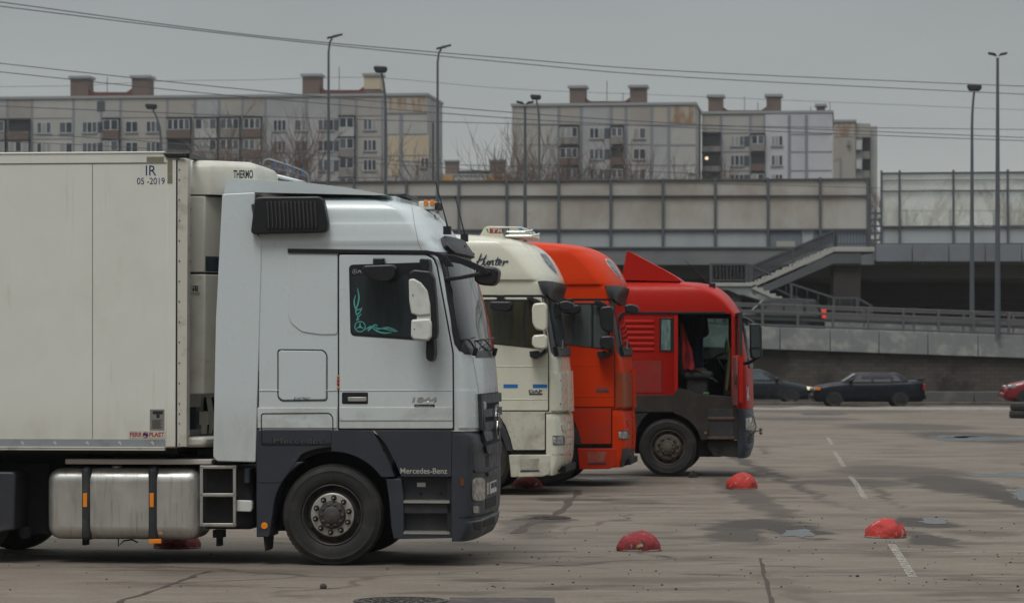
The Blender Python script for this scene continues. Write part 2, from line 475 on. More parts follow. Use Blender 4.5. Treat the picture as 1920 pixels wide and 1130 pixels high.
def truck_wheel(parent, u, z, v, R, mats=None, nuts=10, flange=True, width=.30, cap=1):
    """wheel > tyre, rim, hub_cap, wheel_nut; outer face at v"""
    s = R/.505; flm, rim_m = mats or (flange_m, rim_dark)
    w = bpy.data.objects.new('wheel', None); COL.objects.link(w); w.parent = parent; w.location = (u, 0, z); w.empty_display_size = .2
    T = MB().lathe([(r*s, v+q) for r, q in ((.300, .05), (.305, .025), (.325, .012), (.36, .004), (.40, 0), (.43, .004), (.436, .001), (.442, .005), (.462, .014), (.482, .026), (.487, .024), (.496, .040), (.501, .058), (.494, .062), (.494, .066), (.503, .070))]
                   +[(R*q, v+p) for q, p in ((1, .088), (1, .108), (.978, .110), (.978, .118), (1, .120), (1, .145), (.978, .147), (.978, .155), (1, .157), (1, .20), (.985, .24))]+[(.43*s, v+width), (.30*s, v+width-.02)], 0, 0, 72)
    for k in range(60):                                   # shoulder blocks of the tread
        a = 2*pi*k/60; c, sn = cos(a), sin(a); b = .010*s
        r0, r1 = .488*s, .5035*s
        vs = []
        for r in (r0, r1):
            for q in (.046, .075):
                for e in (-b, b): vs.append((r*c-e*sn, v+q, r*sn+e*c))
        T.add(vs, [(0, 1, 3, 2), (4, 6, 7, 5), (0, 4, 5, 1), (2, 3, 7, 6), (0, 2, 6, 4), (1, 5, 7, 3)])
    T.build('tyre', rubber, w, smooth=50)
    rim = MB().lathe([(r*s, v+q) for r, q in ((.301, .045), (.303, .020), (.297, .014), (.290, .022), (.284, .085), (.268, .10), (.245, .085), (.222, .045), (.216, .03), (.216, .10))], 0, 0, 64)
    rim.mat(1)
    for k in range(10):
        a = 2*pi*(k+.5)/10+.1
        cu, cz = .249*s*cos(a), .249*s*sin(a); pts = []
        for j in range(12):
            t = 2*pi*j/12; x, y = .034*s*cos(t), .021*s*sin(t)
            pts.append((cu-sin(a)*x+cos(a)*y, cz+cos(a)*x+sin(a)*y))
        rim.prism(pts, v+.076, v+.12)
    rim.build('rim', [rim_m, soot], w)
    if True:
        MB().lathe([(r*s, v+q) for r, q in ((.216, .05), (.216, .022), (.208, .016), (.140, .014), (.133, .02))], 0, 0, 64).build('rim_flange', flm if flange else rim_m, w)
    hb = MB().lathe([(r*s, v+q) for r, q in ((.134, .02), (.132, -.005), (.122, -.018), (.090, -.022), (.086, -.034*cap), (.06, -.046*cap), (.001, -.050*cap))], 0, 0, 40)
    for k in range(10):
        a = 2*pi*k/10
        hb.lathe([(.014*s, v-.018), (.014*s, v-.032), (.008*s, v-.036), (.0005, v-.036)], .104*s*cos(a), .104*s*sin(a), 10)
    hb.build('hub_cap', rim_m, w)
    nut0 = None
    for k in range(nuts):
        a = 2*pi*(k+.35)/nuts
        if nut0 is None:
            n = MB().lathe([(r*s, q) for r, q in ((.028, .016), (.028, .008), (.026, .006), (.019, .006), (.018, -.020), (.014, -.024), (.0005, -.024))], 0, 0, 14)
            n.mat(1).lathe([(.009*s, -.022), (.009*s, -.034), (.0005, -.034)], 0, 0, 8)
            nut0 = o = n.build('wheel_nut', [soot if flange else rim_m, bare_alloy if flange else rim_m], w)
        else:
            o = nut0.copy(); COL.objects.link(o); o.parent = w
        o.location = (.172*s*cos(a), v, .172*s*sin(a))
    return w
# ================================================================== white tractor unit (nearest)
PSI = radians(6.0)
F1 = Frame(622, 190.0, PSI)
T1 = F1.empty('semi_truck', 'white and grey tractor unit with silver fuel tank, coupled to the cream trailer', 'truck')
def p1(name, px, mat, v0, v1, bevel=.006, rnd=0, parent=None, pv=None): return pan(F1, name, px, mat, v0, v1, parent or T1, bevel, rnd, pv=pv)
U = lambda x, y, v=0: F1.uz(x, y, v)

S1 = Surf(F1, [(369, 735, 600, .45, 2.2), (371, 752, 640, .30, 2.2), (376, 780, 680, .17, 2.3), (383, 806, 706, .09, 2.4), (398, 831, 738, .040, 2.4), (420, 849, 758, .020, 2.5), (424, 851.5, 762, .011, 2.5),
               (450, 869, 778, -.006, 2.6), (456, 872.5, 781, -.010, 2.6), (465, 878, 787, .0, 2.8), (470, 881, 790, 0, 2.8), (500, 890, 806, 0, 3), (560, 905, 826, 0, 3.1), (620, 918, 843, 0, 3.2),
               (662, 926, 850, 0, 3.3), (735, 932, 856, 0, 3.4), (806, 934, 860, 0, 3.4)], U(486, 640)[0])
zt = S1.K[-1][0]; zb = S1.K[0][0]
zs = sorted({round(zb+(zt-.30-zb)*k/40, 4) for k in range(41)} | {round(zt-.30*(1-k/12), 4) for k in range(13)} | {round(k[0], 4) for k in S1.K})
mb = MB(); rows = [S1.row(z) for z in zs]; mb.grid(rows, True)
nR = len(rows[0]); mb.face([(len(zs)-1)*nR+k for k in range(nR)]); mb.face([k for k in range(nR-1, -1, -1)])
cab = mb.build('cab', white_paint, T1, smooth=40, recalc=True)

# --- lower nose and bumper
SB1 = Surf(F1, [(803, 926, 862, .01, 3.2), (815, 934, 868, 0, 3.4), (830, 936, 868, 0, 3.6), (850, 935, 866, 0, 3.6), (900, 936, 864, 0, 3.6), (960, 934, 862, 0, 3.6), (972, 931, 861, 0, 3.6), (975, 934, 862, 0, 3.6), (990, 931, 860, 0, 3.6), (1009, 922, 852, .0, 3.6)], U(847, 900)[0])
z0, z1 = SB1.K[0][0], SB1.K[-1][0]
mb = MB(); zs = sorted({round(z0+(z1-z0)*k/24, 4) for k in range(25)} | {round(k[0], 4) for k in SB1.K}); rows = [SB1.row(z) for z in zs]; mb.grid(rows, True)
nR = len(rows[0]); mb.face([(len(zs)-1)*nR+k for k in range(nR)]); mb.face([k for k in range(nR-1, -1, -1)])
bumper = mb.build('bumper', grey_plastic, T1, smooth=40, recalc=True)
mb = MB(); SB1.patch(mb, [(848, 968.5), (890, 967), (926, 957), (926, 959.5), (890, 969.5), (848, 971)], .002, .01); mb.build('bumper_gap', seam_m, bumper)
# lamps and openings in the bumper
mb = MB(); SB1.patch(mb, rect(883, 893, 909, 940), .004, .02, rnd=9); SB1.patch(mb, rect(885, 945, 900, 963), .004, .02, rnd=4); mb.build('lamp_bezel', dark_grey, bumper)
mb = MB(); SB1.patch(mb, rect(886, 897, 907, 936), .014, .03, rnd=8); hl = mb.build('headlight', lens_m, bumper)
mb = MB(); SB1.patch(mb, rect(884.5, 895, 908, 938), .010, .02, rnd=9); mb.build('headlight_rim', chrome, hl)
mb = MB(); SB1.patch(mb, rect(887, 948, 897, 961), .009, .02, rnd=2); mb.build('fog_lamp', lens_m, bumper)
mb = MB(); SB1.patch(mb, rect(849.5, 896, 870, 910), .006, .02, rnd=1); mb.build('side_marker', dull_amber, bumper)
mb = MB(); SB1.patch(mb, [(886, 979), (904, 976), (900, 994), (890, 992)], .004, .02, rnd=2); SB1.patch(mb, [(907, 975), (927, 967), (927, 981), (904, 988)], .004, .02, rnd=2)
SB1.patch(mb, [(910, 935), (930, 927), (930, 946), (910, 955)], .004, .02, rnd=2); SB1.patch(mb, [(909, 856), (916, 850), (916, 874), (910, 876)], .004, .02); mb.build('bumper_vent', soot, bumper)
mb = MB(); SB1.patch(mb, [(917, 904), (929, 899), (929, 920), (917, 925)], .012, .02); lp = mb.build('licence_plate', plate_white, bumper)
mb = MB()
for k, (a, b) in enumerate(((918.5, 920), (920.5, 922), (922.6, 924), (925, 926.4), (927, 928.4))):
    mb = MB(); y = 904-(a-917)*.4; SB1.patch(mb, [(a, y+2), (b, y+1.5), (b, y+(11 if k % 2 else 13)), (a, y+(12 if k % 2 else 10))], .015, .004, rings=1); mb.build('plate_lettering', letter_black, lp)
mb = MB(); SB1.patch(mb, [(911, 905), (915, 903), (915, 925), (911, 927)], .010, .02, rnd=1); mb.build('inner_lamp', lens_m, bumper)
mb = MB(); SB1.patch(mb, [(886, 848), (890, 843), (909, 840), (911, 878), (888, 880)], .003, .01, rnd=3); mb.build('bumper_recess', dark_grey, bumper)
mb = MB(); SB1.patch(mb, [(887, 880), (911, 878), (911, 883), (888, 885)], .022, .03, rnd=1); SB1.patch(mb, [(911, 884), (934, 873), (934, 882), (911, 893)], .03, .05, rnd=2); mb.build('bumper_ledge', grey_plastic, bumper)

# --- windscreen with its black surround
def interp(tab):
    tab = sorted(tab)
    def f(y):
        if y <= tab[0][0]: return tab[0][1]
        for (a, p), (b, q) in zip(tab, tab[1:]):
            if y <= b: return p+(q-p)*(y-a)/(b-a)
        return tab[-1][1]
    return f
def tz_table(S, pix):
    h = [S.hit(x, y) for x, y in pix]
    return interp([(z, t) for z, t in h]), min(z for z, t in h), max(z for z, t in h)
fa, a0, a1 = tz_table(S1, [(812, 472), (820, 480), (828, 500), (838, 560), (847, 620), (852, 645), (862, 660), (880, 668), (892, 670.5)])
mb = MB(); S1.band(mb, [a0+(a1-a0)*k/30 for k in range(31)], fa, lambda z: -fa(z), .004, 30, .01); mb.build('windscreen_surround', black_plastic, cab)
fb, b0, b1 = tz_table(S1, [(832, 484), (838, 500), (848, 560), (855, 610), (860, 632), (868, 646), (882, 655), (893, 657.5)])
mb = MB(); S1.band(mb, [b0+(b1-b0)*k/30 for k in range(31)], fb, lambda z: -fb(z), .008, 30, .01); wind = mb.build('windscreen', wind_m, cab)
# sunvisor strip over the windscreen and roof side rail
mb = MB(); mb.prism(F1.pts([(540, 466), (800, 469), (822, 473), (838, 480), (852, 500), (836, 500), (826, 484), (812, 478), (800, 477), (540, 474)], 0), -.022, .0)
mb.build('gutter_rail', black_plastic, T1, bevel=.004)
fv, v0_, v1_ = tz_table(S1, [(826, 447), (827, 455), (830, 464), (838, 471), (846, 477)])
mb = MB(); S1.band(mb, [v0_+(v1_-v0_)*k/8 for k in range(9)], lambda z: fv(z), lambda z: -fv(z), .05, 24, .045); visor = mb.build('sun_visor', dark_grey, T1)
mb = MB()
for x, y in ((864, 466.5), (885, 480)): S1.patch(mb, arc(x, y, 2, 0, 300, 6), .058, .01, 1)
mb.build('visor_bolt', soot, visor)
# --- door
door_px = [(636, 477.5), (798, 478), (812, 486), (818, 500), (848, 662), (849, 803), (636, 803)]
MB().prism(F1.pts(roundpoly([(633.5, 475), (799, 475), (815, 484), (821, 499), (851, 661), (852, 806), (633.5, 806)], 3), 0), -.006, .02).build('door_gap', seam_m, cab)
door = p1('door', door_px, white_paint, -.014, .015, .005, rnd=3)
p1('window_frame', [(654, 496), (806, 491), (818, 600), (819, 640), (657, 629)], black_plastic, -.018, .01, .003, rnd=9, parent=door)
gl = p1('window_glass', [(659, 501), (800, 500), (811, 600), (812, 635), (661, 625)], teal_glass, -.0205, .0, 0, rnd=7, parent=door)
p1('window_tint_strip', [(659.5, 501.5), (800, 500.5), (802, 516), (660, 516)], black_plastic, -.0215, -.019, 0, parent=gl)
# turquoise star and tribal stickers on the window
teal = M('teal_sticker', (.10, .42, .38), .5); pale = M('pale_sticker', (.35, .37, .37), .5)
def ring_star(mb, x, y, r, v, w=.14):
    c = F1.uz(x, y, v); R = r/190
    for k in range(28):
        a, b = 2*pi*k/28, 2*pi*(k+1)/28
        mb.prism([(c[0]+q*cos(t), c[1]+q*sin(t)) for q, t in ((R, a), (R, b), (R*(1-w), b), (R*(1-w), a))], v, v+.001)
    for k in range(3):
        a = pi/2+2*pi*k/3
        mb.prism([(c[0]+R*.92*cos(a), c[1]+R*.92*sin(a)), (c[0]+R*.16*cos(a+1.05), c[1]+R*.16*sin(a+1.05)), (c[0], c[1]), (c[0]+R*.16*cos(a-1.05), c[1]+R*.16*sin(a-1.05))], v, v+.001)
def swoosh(mb, pts, w, v):
    P = []
    for i in range(len(pts)-1):
        a, b = Vector(pts[max(i-1, 0)]), Vector(pts[i]); c, d = Vector(pts[i+1]), Vector(pts[min(i+2, len(pts)-1)])
        for k in range(6):
            t = k/6; P.append(.5*((2*b)+(c-a)*t+(2*a-5*b+4*c-d)*t*t+(3*b-a-3*c+d)*t**3))
    P.append(Vector(pts[-1])); n = len(P)
    L, Rr = [], []
    for i, p in enumerate(P):
        d = (P[min(i+1, n-1)]-P[max(i-1, 0)]).normalized(); k = sin(pi*min(1, max(0, i/(n-1))))**.6*w/2+.25
        L.append((p.x-d.y*k, p.y+d.x*k)); Rr.append((p.x+d.y*k, p.y-d.x*k))
    for i in range(n-1):
        mb.prism(F1.pts([L[i], L[i+1], Rr[i+1], Rr[i]], v), v, v+.001)
mb = MB(); ring_star(mb, 675, 612, 10.5, -.0225)
for pts, w in (([(670, 540), (673, 556), (671, 570), (667, 582), (671, 594)], 2.2), ([(667, 553), (664, 566), (668, 580), (678, 578)], 2),
               ([(679, 576), (674, 586), (668, 590), (676, 584)], 2), ([(678, 588), (672, 594), (669, 600), (674, 597)], 1.6),
               ([(684, 618), (694, 612), (690, 620), (702, 609), (708, 611)], 2.2), ([(700, 612), (712, 616), (728, 614), (746, 621)], 2.2), ([(694, 610), (706, 620), (720, 624), (735, 623)], 2), ([(704, 618), (718, 616), (732, 619), (744, 622)], 1.6)):
    swoosh(mb, pts, w, -.0225)
mb.build('window_sticker', teal, gl)
mb = MB(); ring_star(mb, 665, 509, 4.5, -.0225); swoosh(mb, [(671, 512), (674, 507), (678, 512)], 1.2, -.0225); mb.build('window_emblem', pale, gl)
mb = MB(); ring_star(mb, 667, 539, 7, -.0223); mb.build('window_emblem', dark_grey, gl)
h = p1('handle_cup', rect(641, 735, 690, 757), black_plastic, -.017, .01, .003, rnd=3, parent=door)
p1('handle', rect(652, 744, 687, 752), bare_alloy, -.030, -.012, .004, parent=h)
mb = MB(); mb.prism(F1.pts([(637, 731), (849, 730.2), (849, 732.4), (637, 733)], 0), -.018, .0); mb.prism(F1.pts([(637, 763), (849, 763), (849, 788), (637, 788)], 0), -.021, .0)
mb.prism(F1.pts([(485, 731), (632, 731), (632, 732.6), (485, 732.6)], 0), -.006, .01); mb.prism(F1.pts([(483, 764), (632, 764), (632, 802), (483, 802)], 0), -.010, .01)
mb.build('body_moulding', white_dirty, T1, bevel=.004)
text('model_badge', '1844', bare_alloy, door, *U(773, 754), .052, .24, -.0175, .25, bold=.03)
p1('badge_plate', rect(777, 757.5, 815, 764.5), black_plastic, -.0165, .0, 0, parent=door)
text('badge_lettering', 'Mercedes-Benz', pale, door, *U(785, 763), .022, .145, -.0172)
mb = MB(); ring_star(mb, 781, 761, 2.6, -.0172); mb.build('badge_star', pale, door)
mb = MB()
for y, m in ((706, 0), (713, 1), (719, 1), (727, 0)):
    mb.mat(m); c = U(634.5, y); mb.ellipsoid((c[0], -.012, c[1]), (.014, .014, .018), 10, 8)
mb.build('door_marker', [M('amber_stud', (.45, .16, .01), .3), M('red_stud', (.35, .02, .015), .3)], T1)
# --- sleeper side
MB().prism(F1.pts(roundpoly([(540, 476), (633, 476), (633, 627), (600, 627), (566, 622), (546, 606), (540, 590)], 6), 0), -.008, .01).build('side_pressing', white_paint, cab, bevel=.006)
mb = outline(F1, MB(), [(521, 655), (606, 656), (613, 664), (613, 750), (528, 751), (521, 744)], -.0045, .01, .010, rnd=6); mb.build('hatch_gap', seam_m, cab)
p1('locker_hatch', [(523, 657), (605, 658), (611, 665), (611, 748), (529, 749), (523, 743)], white_paint, -.006, .01, .003, rnd=5)
text('hatch_badge', 'ELECTRIC', dark_grey, cab, *U(551, 750), .03, .16, -.0095, .2)
outline(F1, MB(), [(490, 775), (618, 774), (624, 782), (624, 833), (490, 833)], -.0125, .01, .010, rnd=5).build('locker_gap', seam_m, cab)
p1('cab_seam', [(482.5, 440), (486, 440), (483, 866), (479, 866)], seam_m, -.004, .02, 0)
line_on(S1, [(771.5, 380), (777, 420), (787, 468)], .007).build('roof_seam', M('seam_grey', (.33, .33, .30), .6), cab)
# --- roof: deflector and air intake
MB().prism(F1.pts(roundpoly([(421, 364), (424, 340), (432, 335), (565, 341.5), (650, 352), (727, 366), (700, 366), (600, 363.5), (480, 361)], 4), .12), .10, 2.40).build('roof_deflector', white_paint, T1, bevel=.05, bseg=4)
MB().prism(F1.pts([(466, 318), (480, 317), (545, 333), (575, 341), (555, 341), (466, 323)], 2.2), 2.1, 2.25).build('roof_deflector_rail', white_paint, T1, bevel=.02)
MB().box(U(485, 357, .2)[0], U(735, 357, .2)[0], .5, 2.0, U(0, 378)[1], U(0, 367)[1]).build('roof_plinth', white_paint, T1)
MB().box(U(725, 370, .9)[0], U(765, 370, .9)[0], .8, 1.7, U(0, 373, .9)[1], U(0, 367, .9)[1]).build('roof_hatch', black_plastic, T1, bevel=.015)
ai = p1('air_intake', [(478, 372), (484, 369), (598, 368), (606, 374), (615, 420), (613, 431), (604, 436), (474, 439), (470, 434), (471, 425)], black_plastic, -.10, .04, .018, rnd=4)
p1('intake_recess', [(499, 376), (594, 374.5), (600, 428), (499, 431)], soot, -.103, -.09, 0, rnd=3, parent=ai)
mb = MB()
for k in range(13):
    x = 500+k*7.4
    q = [(x, 378), (x+3.2, 378), (x+5.4, 405), (x+6.4, 427.5), (x+3.2, 428), (x+2, 405)]
    q = [(min(a, 598), b) for a, b in q]; mb.prism(F1.pts(q, -.1), -.122, -.10)
mb.build('louvre_slats', dark_grey, ai, bevel=.003)
# --- side deflector behind the cab
MB().prism(F1.pts(roundpoly([(417, 364), (478, 361), (478, 384), (472, 384), (480, 438), (490, 445), (490, 500), (479.5, 866), (407, 864), (400, 856), (405, 600)], 3), 0), -.012, .03).build('side_deflector', white_paint, T1, bevel=.012, bseg=3)
MB().prism(F1.pts([(417, 364), (470, 361), (478, 866), (401, 864), (405, 600)], 2.47), 2.47, 2.51).build('side_deflector', white_paint, T1, bevel=.012)
# --- grey lower body
MB().prism(F1.pts([(481, 806), (697, 806), (702, 814), (718, 840)]+arc(622, 960, 122, 42, 118, 14)+[(530, 902), (526, 905), (481, 905)], 0), -.008, .06).build('lower_panel', grey_plastic, T1, bevel=.008)
q = arc(622, 962, 110, 118, 178, 10)
MB().prism(F1.pts([(481, 866), (540, 866)]+q+[(505, 1006), (481, 1006)], 0), -.004, .5).build('rear_mudguard', grey_plastic, T1, bevel=.008)
MB().prism(F1.pts([(623, 806), (678, 806), (700, 820), (722, 850), (740, 893), (713, 893)]+arc(622, 960, 115, 36, 90, 10), 0), -.022, .45).build('wheel_arch', grey_plastic, T1, bevel=.010)
MB().prism(F1.pts(arc(622, 960, 124, -10, 190, 24)+arc(622, 960, 113, 190, -10, 24), 0), .06, .55).build('arch_liner', soot, T1)
MB().prism(F1.pts(arc(622, 960, 126, -18, 198, 24), 0), .42, .48).build('arch_liner', soot, T1)
dl = p1('door_skirt', [(702, 806.5), (847, 806.5), (846, 893), (752, 893), (742, 868), (724, 834)], grey_plastic, -.010, .06, .006, rnd=3)
text('maker_lettering', 'Mercedes-Benz', letter_silver, dl, *U(751, 887), .054, .465, -.012, bold=.012)
lk = p1('side_locker', [(492, 805), (622, 805), (622, 831), (492, 831)], grey_plastic, -.013, .0, .004, rnd=3)
text('locker_lettering', 'Mercedes', soot, lk, *U(511, 832), .068, .52, -.0145, bold=.06)
text('locker_lettering', 'Mercedes', M('lettering_face', (.075, .08, .09), .5), lk, *U(514, 830.5), .056, .49, -.0158, bold=-.008)
MB().prism(F1.pts([(840, 806), (852, 806), (849, 1006), (838, 1006)], .02), .02, .4).build('step_gap', soot, T1)
# step well
st = p1('step_well', [(745, 893), (850, 893), (850, 1005), (738, 1005)], dark_grey, .10, .5, .004, pv=.1)
p1('step_jamb', [(724, 897), (752, 897), (757, 935), (757, 1008), (738, 1009), (734, 990), (730, 940)], grey_plastic, -.008, .3, .008, parent=st)
p1('step_box', [(756, 943), (846, 943), (846, 962), (756, 962)], dark_grey, .02, .3, .006, parent=st)
p1('step_sill', [(738, 1000), (846, 998), (846, 1008), (738, 1010)], grey_plastic, -.006, .4, .006, parent=st)
for y in (940, 998):
    mb = MB(); a, b = U(757, y), U(843, y); mb.box(a[0], b[0], -.012, .22, a[1]-.012, a[1]+.010)
    for k in range(14):
        u = a[0]+(b[0]-a[0])*(k+.5)/14; mb.box(u-.009, u+.009, -.014, .2, a[1]+.010, a[1]+.018)
    mb.build('step_tread', bare_alloy, st)
p1('step_label', rect(782, 904, 798, 912), plate_white, .095, .1, 0, parent=st, pv=.1)
for x, y in ((789, 925), (827, 925)): c = U(x, y, .1); MB().lathe([(.0005, .092), (.018, .092), (.018, .1)], c[0], c[1], 12).build('step_hole', soot, st)
# grille: recessed dark field with chunky slats, and the star
fg, g0, g1 = tz_table(S1, [(893, 738), (896, 780), (899, 803)])
mb = MB(); S1.band(mb, [g0+(g1-g0)*k/6 for k in range(7)], fg, lambda z: -fg(z), .004, 24, .004); gr = mb.build('grille', soot, T1)
gz = S1.hit(905, 836)[0]
mb = MB()
for a, b in ((740, 757), (768, 783), (792, 808)):
    S1.band(mb, [S1.hit(895, b)[0], S1.hit(895, (a+b)/2)[0], S1.hit(895, a)[0]], fg, lambda z: -fg(z), .035, 24, .035)
mb.build('grille_slat', grey_plastic, gr)
mb = MB()
for k in (0, 1):
    S1.band(mb, [S1.hit(895, 806)[0], S1.hit(895, 738)[0]], lambda z, k=k: fg(z)-.02 if not k else .72, lambda z, k=k: fg(z)-.10 if not k else .66, .05, 3, .05)
mb.build('grille_upright', grey_plastic, gr)
mb = MB(); SB1.patch(mb, [(900, 806), (935, 804), (936, 836), (912, 840), (902, 826)], .01, .02, rnd=3); mb.build('grille_chin', soot, gr)
mb = MB(); SB1.patch(mb, [(905, 835), (935, 826), (935, 848), (908, 850)], .035, .05, rnd=3); SB1.patch(mb, [(900, 812), (916, 808), (917, 824), (904, 828)], .04, .06, rnd=2); mb.build('grille_frame', grey_plastic, gr)
mb = MB(); p = S1.pt(S1.hit(920, 790)[0], 0)
for k in range(3):
    a = pi/2+2*pi*k/3
    mb.bar((p.x+.06, p.y, p.z), (p.x+.06, p.y+.16*cos(a), p.z+.16*sin(a)), .025, .025)
for k in range(20):
    a, b = 2*pi*k/20, 2*pi*(k+1)/20
    mb.bar((p.x+.06, p.y+.165*cos(a), p.z+.165*sin(a)), (p.x+.06, p.y+.165*cos(b), p.z+.165*sin(b)), .02, .02)
mb.build('star_emblem', chrome, gr)
mb = MB(); S1.patch(mb, arc(901, 760, 3, 0, 345, 10, 8), .045, .01, 2); mb.build('grille_badge', pale, gr)
line_on(S1, [(886, 669), (892, 702), (898, 736)], .007).build('front_panel_seam', seam_m, cab)
mb = MB(); S1.patch(mb, [(853, 732), (895, 732), (899, 797), (896, 802), (853, 802)], .012, .03, rnd=2); mb.build('corner_moulding', white_paint, T1)
# wipers
for t0_, t1_ in ((.85, 1.25), (-.1, .35)):
    za = S1.hit(905, 662)[0]; mb = MB()
    pts = []
    for k in range(8):
        q = k/7; t = t0_+(t1_-t0_)*q; z = za+.02+.11*sin(pi*q*.6)
        pts.append(S1.pt(z, t)+S1.nrm(z, t)*.05)
    mb.tube(pts, .010, 6)
    p = S1.pt(za, t0_)+S1.nrm(za, t0_)*.035; mb.tube([p+Vector((0, 0, -.03)), p+Vector((.02, 0, .05))], .022, 8)
    b0_ = pts[-1]; mb.tube([S1.pt(za+.15, t0_-.2)+S1.nrm(za+.15, t0_-.2)*.035, b0_, S1.pt(za+.03, t1_+.12)+S1.nrm(za+.03, t1_+.12)*.03], .008, 5)
    mb.build('wiper', black_plastic, T1)
# small things standing on the dashboard behind the screen are only hinted by the glass
# mirrors
mv = -.30
mk = lambda px, n, m, a, b, bev, r, par=None: p1(n, px, m, a, b, bev, r, par, pv=mv)
mir = mk([(766, 512), (775, 505), (806, 508), (813, 520), (817, 560), (820, 620), (818, 634), (806, 640), (790, 600), (768, 590)], 'mirror', black_plastic, mv, mv+.16, .02, 4)
mk([(767, 524), (776, 522), (790, 530), (802, 545), (807, 570), (808, 590), (786, 592), (772, 588), (768, 565)], 'mirror_cover', cab_cover, mv-.035, mv+.05, .022, 3, mir)
mk([(782, 590), (808, 588), (808, 602), (782, 602)], 'mirror_cover', cab_cover, mv-.020, mv+.05, .012, 1, mir)
mk([(772, 599), (806, 597), (810, 604), (810, 632), (803, 639), (776, 637), (771, 630)], 'mirror_cover', cab_cover, mv-.04, mv+.05, .022, 4, mir)
for x, y in ((774, 553), (777, 617)): c = F1.uz(x, y, mv-.04); MB().lathe([(.0005, mv-.042), (.006, mv-.042), (.006, mv-.03)], c[0], c[1], 10).build('cover_hole', soot, mir)
mk([(785, 487), (789, 484), (802, 485), (804, 496), (802, 525), (789, 525), (788, 500)], 'mirror_arm', black_plastic, mv+.03, -.02, .012, 2, mir)
mk([(797, 634), (812, 634), (813, 665), (810, 675), (804, 678), (797, 673), (796, 662)], 'mirror_arm', black_plastic, mv+.08, -.014, .014, 4, mir)
km = p1('kerb_mirror', [(680, 504), (684, 498), (738, 496), (744, 504), (742, 520), (728, 529), (708, 528), (690, 518)], black_plastic, -.26, -.06, .035, 6, pv=-.2)
p1('mirror_bracket', [(701, 484), (722, 484), (721, 498), (716, 503), (706, 503), (701, 497)], black_plastic, -.12, -.014, .010, 3, km, pv=-.05)
fm = p1('front_mirror', [(895, 503), (908, 498), (930, 501), (936, 508), (933, 528), (924, 536), (900, 534), (890, 526), (890, 516)], black_plastic, .05, .32, .04, 5, pv=.1)
p1('mirror_arm', [(832, 476), (850, 478), (880, 488), (908, 501), (922, 511), (912, 516), (890, 506), (864, 495), (835, 489)], black_plastic, .03, .10, .012, 2, fm, pv=.05)
p1('mirror_arm', [(833, 520), (860, 517), (912, 507), (912, 515), (862, 524), (834, 528)], black_plastic, .03, .09, .012, 2, fm, pv=.05)
# antennas, beacon, clearance lamp
for (x0_, y0_, x1_, y1_, v) in ((840, 430, 817, 342, .35), (872, 444, 853, 367, 1.95)):
    b = U(x0_, y0_, v); m_ = U(x0_-4, y0_-18, v); t = U(x1_, y1_, v)
    z_, t_ = b[1], 0
    mb = MB(); mb.tube([(b[0], v, b[1]), (m_[0], v, m_[1]), (t[0], v, t[1])], [.013, .008, .005], 6); mb.box(b[0]-.045, b[0]+.03, v-.03, v+.05, b[1]-.05, b[1]+.03)
    mb.build('antenna', black_plastic, T1)
bk = U(798, 379, 1.1); mb = MB(); mb.box(bk[0]-.06, bk[0]+.11, 1.0, 1.35, bk[1]-.08, bk[1]+.005); bc = mb.build('roof_beacon', cab_cover, T1, bevel=.012)
mb = MB()
for d in (-.005, .06): mb.box(bk[0]+d, bk[0]+d+.045, .985, 1.0, bk[1]-.04, bk[1]+.015)
mb.build('beacon_lens', amber, bc, bevel=.006)
MB().box(bk[0]+.115, bk[0]+.145, 1.0, 1.3, bk[1]-.08, bk[1]-.01).build('beacon_bracket', soot, bc)
mb = MB(); S1.patch(mb, [(813, 403), (819, 403), (823, 409), (821, 412), (815, 410)], .02, .03, 2, 2); mb.build('clearance_lamp', chrome, T1)
# --- wheels
WZ = U(622, 965)[1]
truck_wheel(T1, 0, WZ, .02, WZ+.002)
far = truck_wheel(T1, 0, WZ, 2.16, WZ+.002)
for u in (-3.78,):
    truck_wheel(T1, u, WZ, .02, WZ+.002); truck_wheel(T1, u, WZ, 2.16, WZ+.002)
# --- chassis, tank, battery box, ladder
mb = MB(); 
for v in (.80, 1.62): mb.box(-4.6, 1.0, v, v+.08, .72, .98)
for u in (-4.3, -3.55, -2.4, -1.3, -.3, .6): mb.box(u-.06, u+.06, .88, 1.62, .76, .94)
mb.box(-3.85, -3.71, .3, 2.2, .42, .58); mb.box(-.07, .07, .3, 2.2, .36, .50); mb.box(-.5, 1.15, .6, 1.9, .62, 1.05)
mb.build('chassis', soot, T1)
a, b = U(140, 857, .5), U(412, 868, .5); MB().box(a[0], b[0], .10, 2.1, b[1], a[1]).build('deck_plate', M('pale_deck', (.50, .46, .42), .6), T1, bevel=.01)
tk0, tk1 = U(88, 1010, .1), U(376, 878, .1)
tank = MB().box(tk0[0], tk1[0], .06, .74, tk0[1], tk1[1]).build('fuel_tank', alloy, T1, bevel=.13, bseg=6, smooth=50)
for x in (152, 277):
    a = U(x, 1011, .05); b = U(x+18, 877, .05)
    MB().box(a[0], b[0], .035, .76, a[1]-.01, b[1]+.012).build('tank_strap', dark_grey, tank, bevel=.11, bseg=5)
    p1('strap_reflector', rect(x+3.5, 924, x+11, 950), amber_bright, .028, .04, .002, parent=tank)
c = U(219, 880, .25); MB().lathe([(.0005, .045), (.05, .045), (.058, .035), (.058, .0), (.085, -.02)], c[0], c[1], 20, axis='z', c2=.25).build('filler_cap', bare_alloy, tank)
p1('side_reflector', rect(279, 1010, 302, 1018), amber_bright, .03, .06, .003, parent=tank)
MB().box(tk0[0]-.2, tk1[0]+.5, 1.80, 2.46, .32, 1.05).build('fuel_tank', alloy, T1, bevel=.12, bseg=4)  # far tank, added with the two boxes below to block light underneath
MB().box(.55, 1.1, .25, 2.25, .34, .62).build('under_guard', soot, T1, bevel=.03)
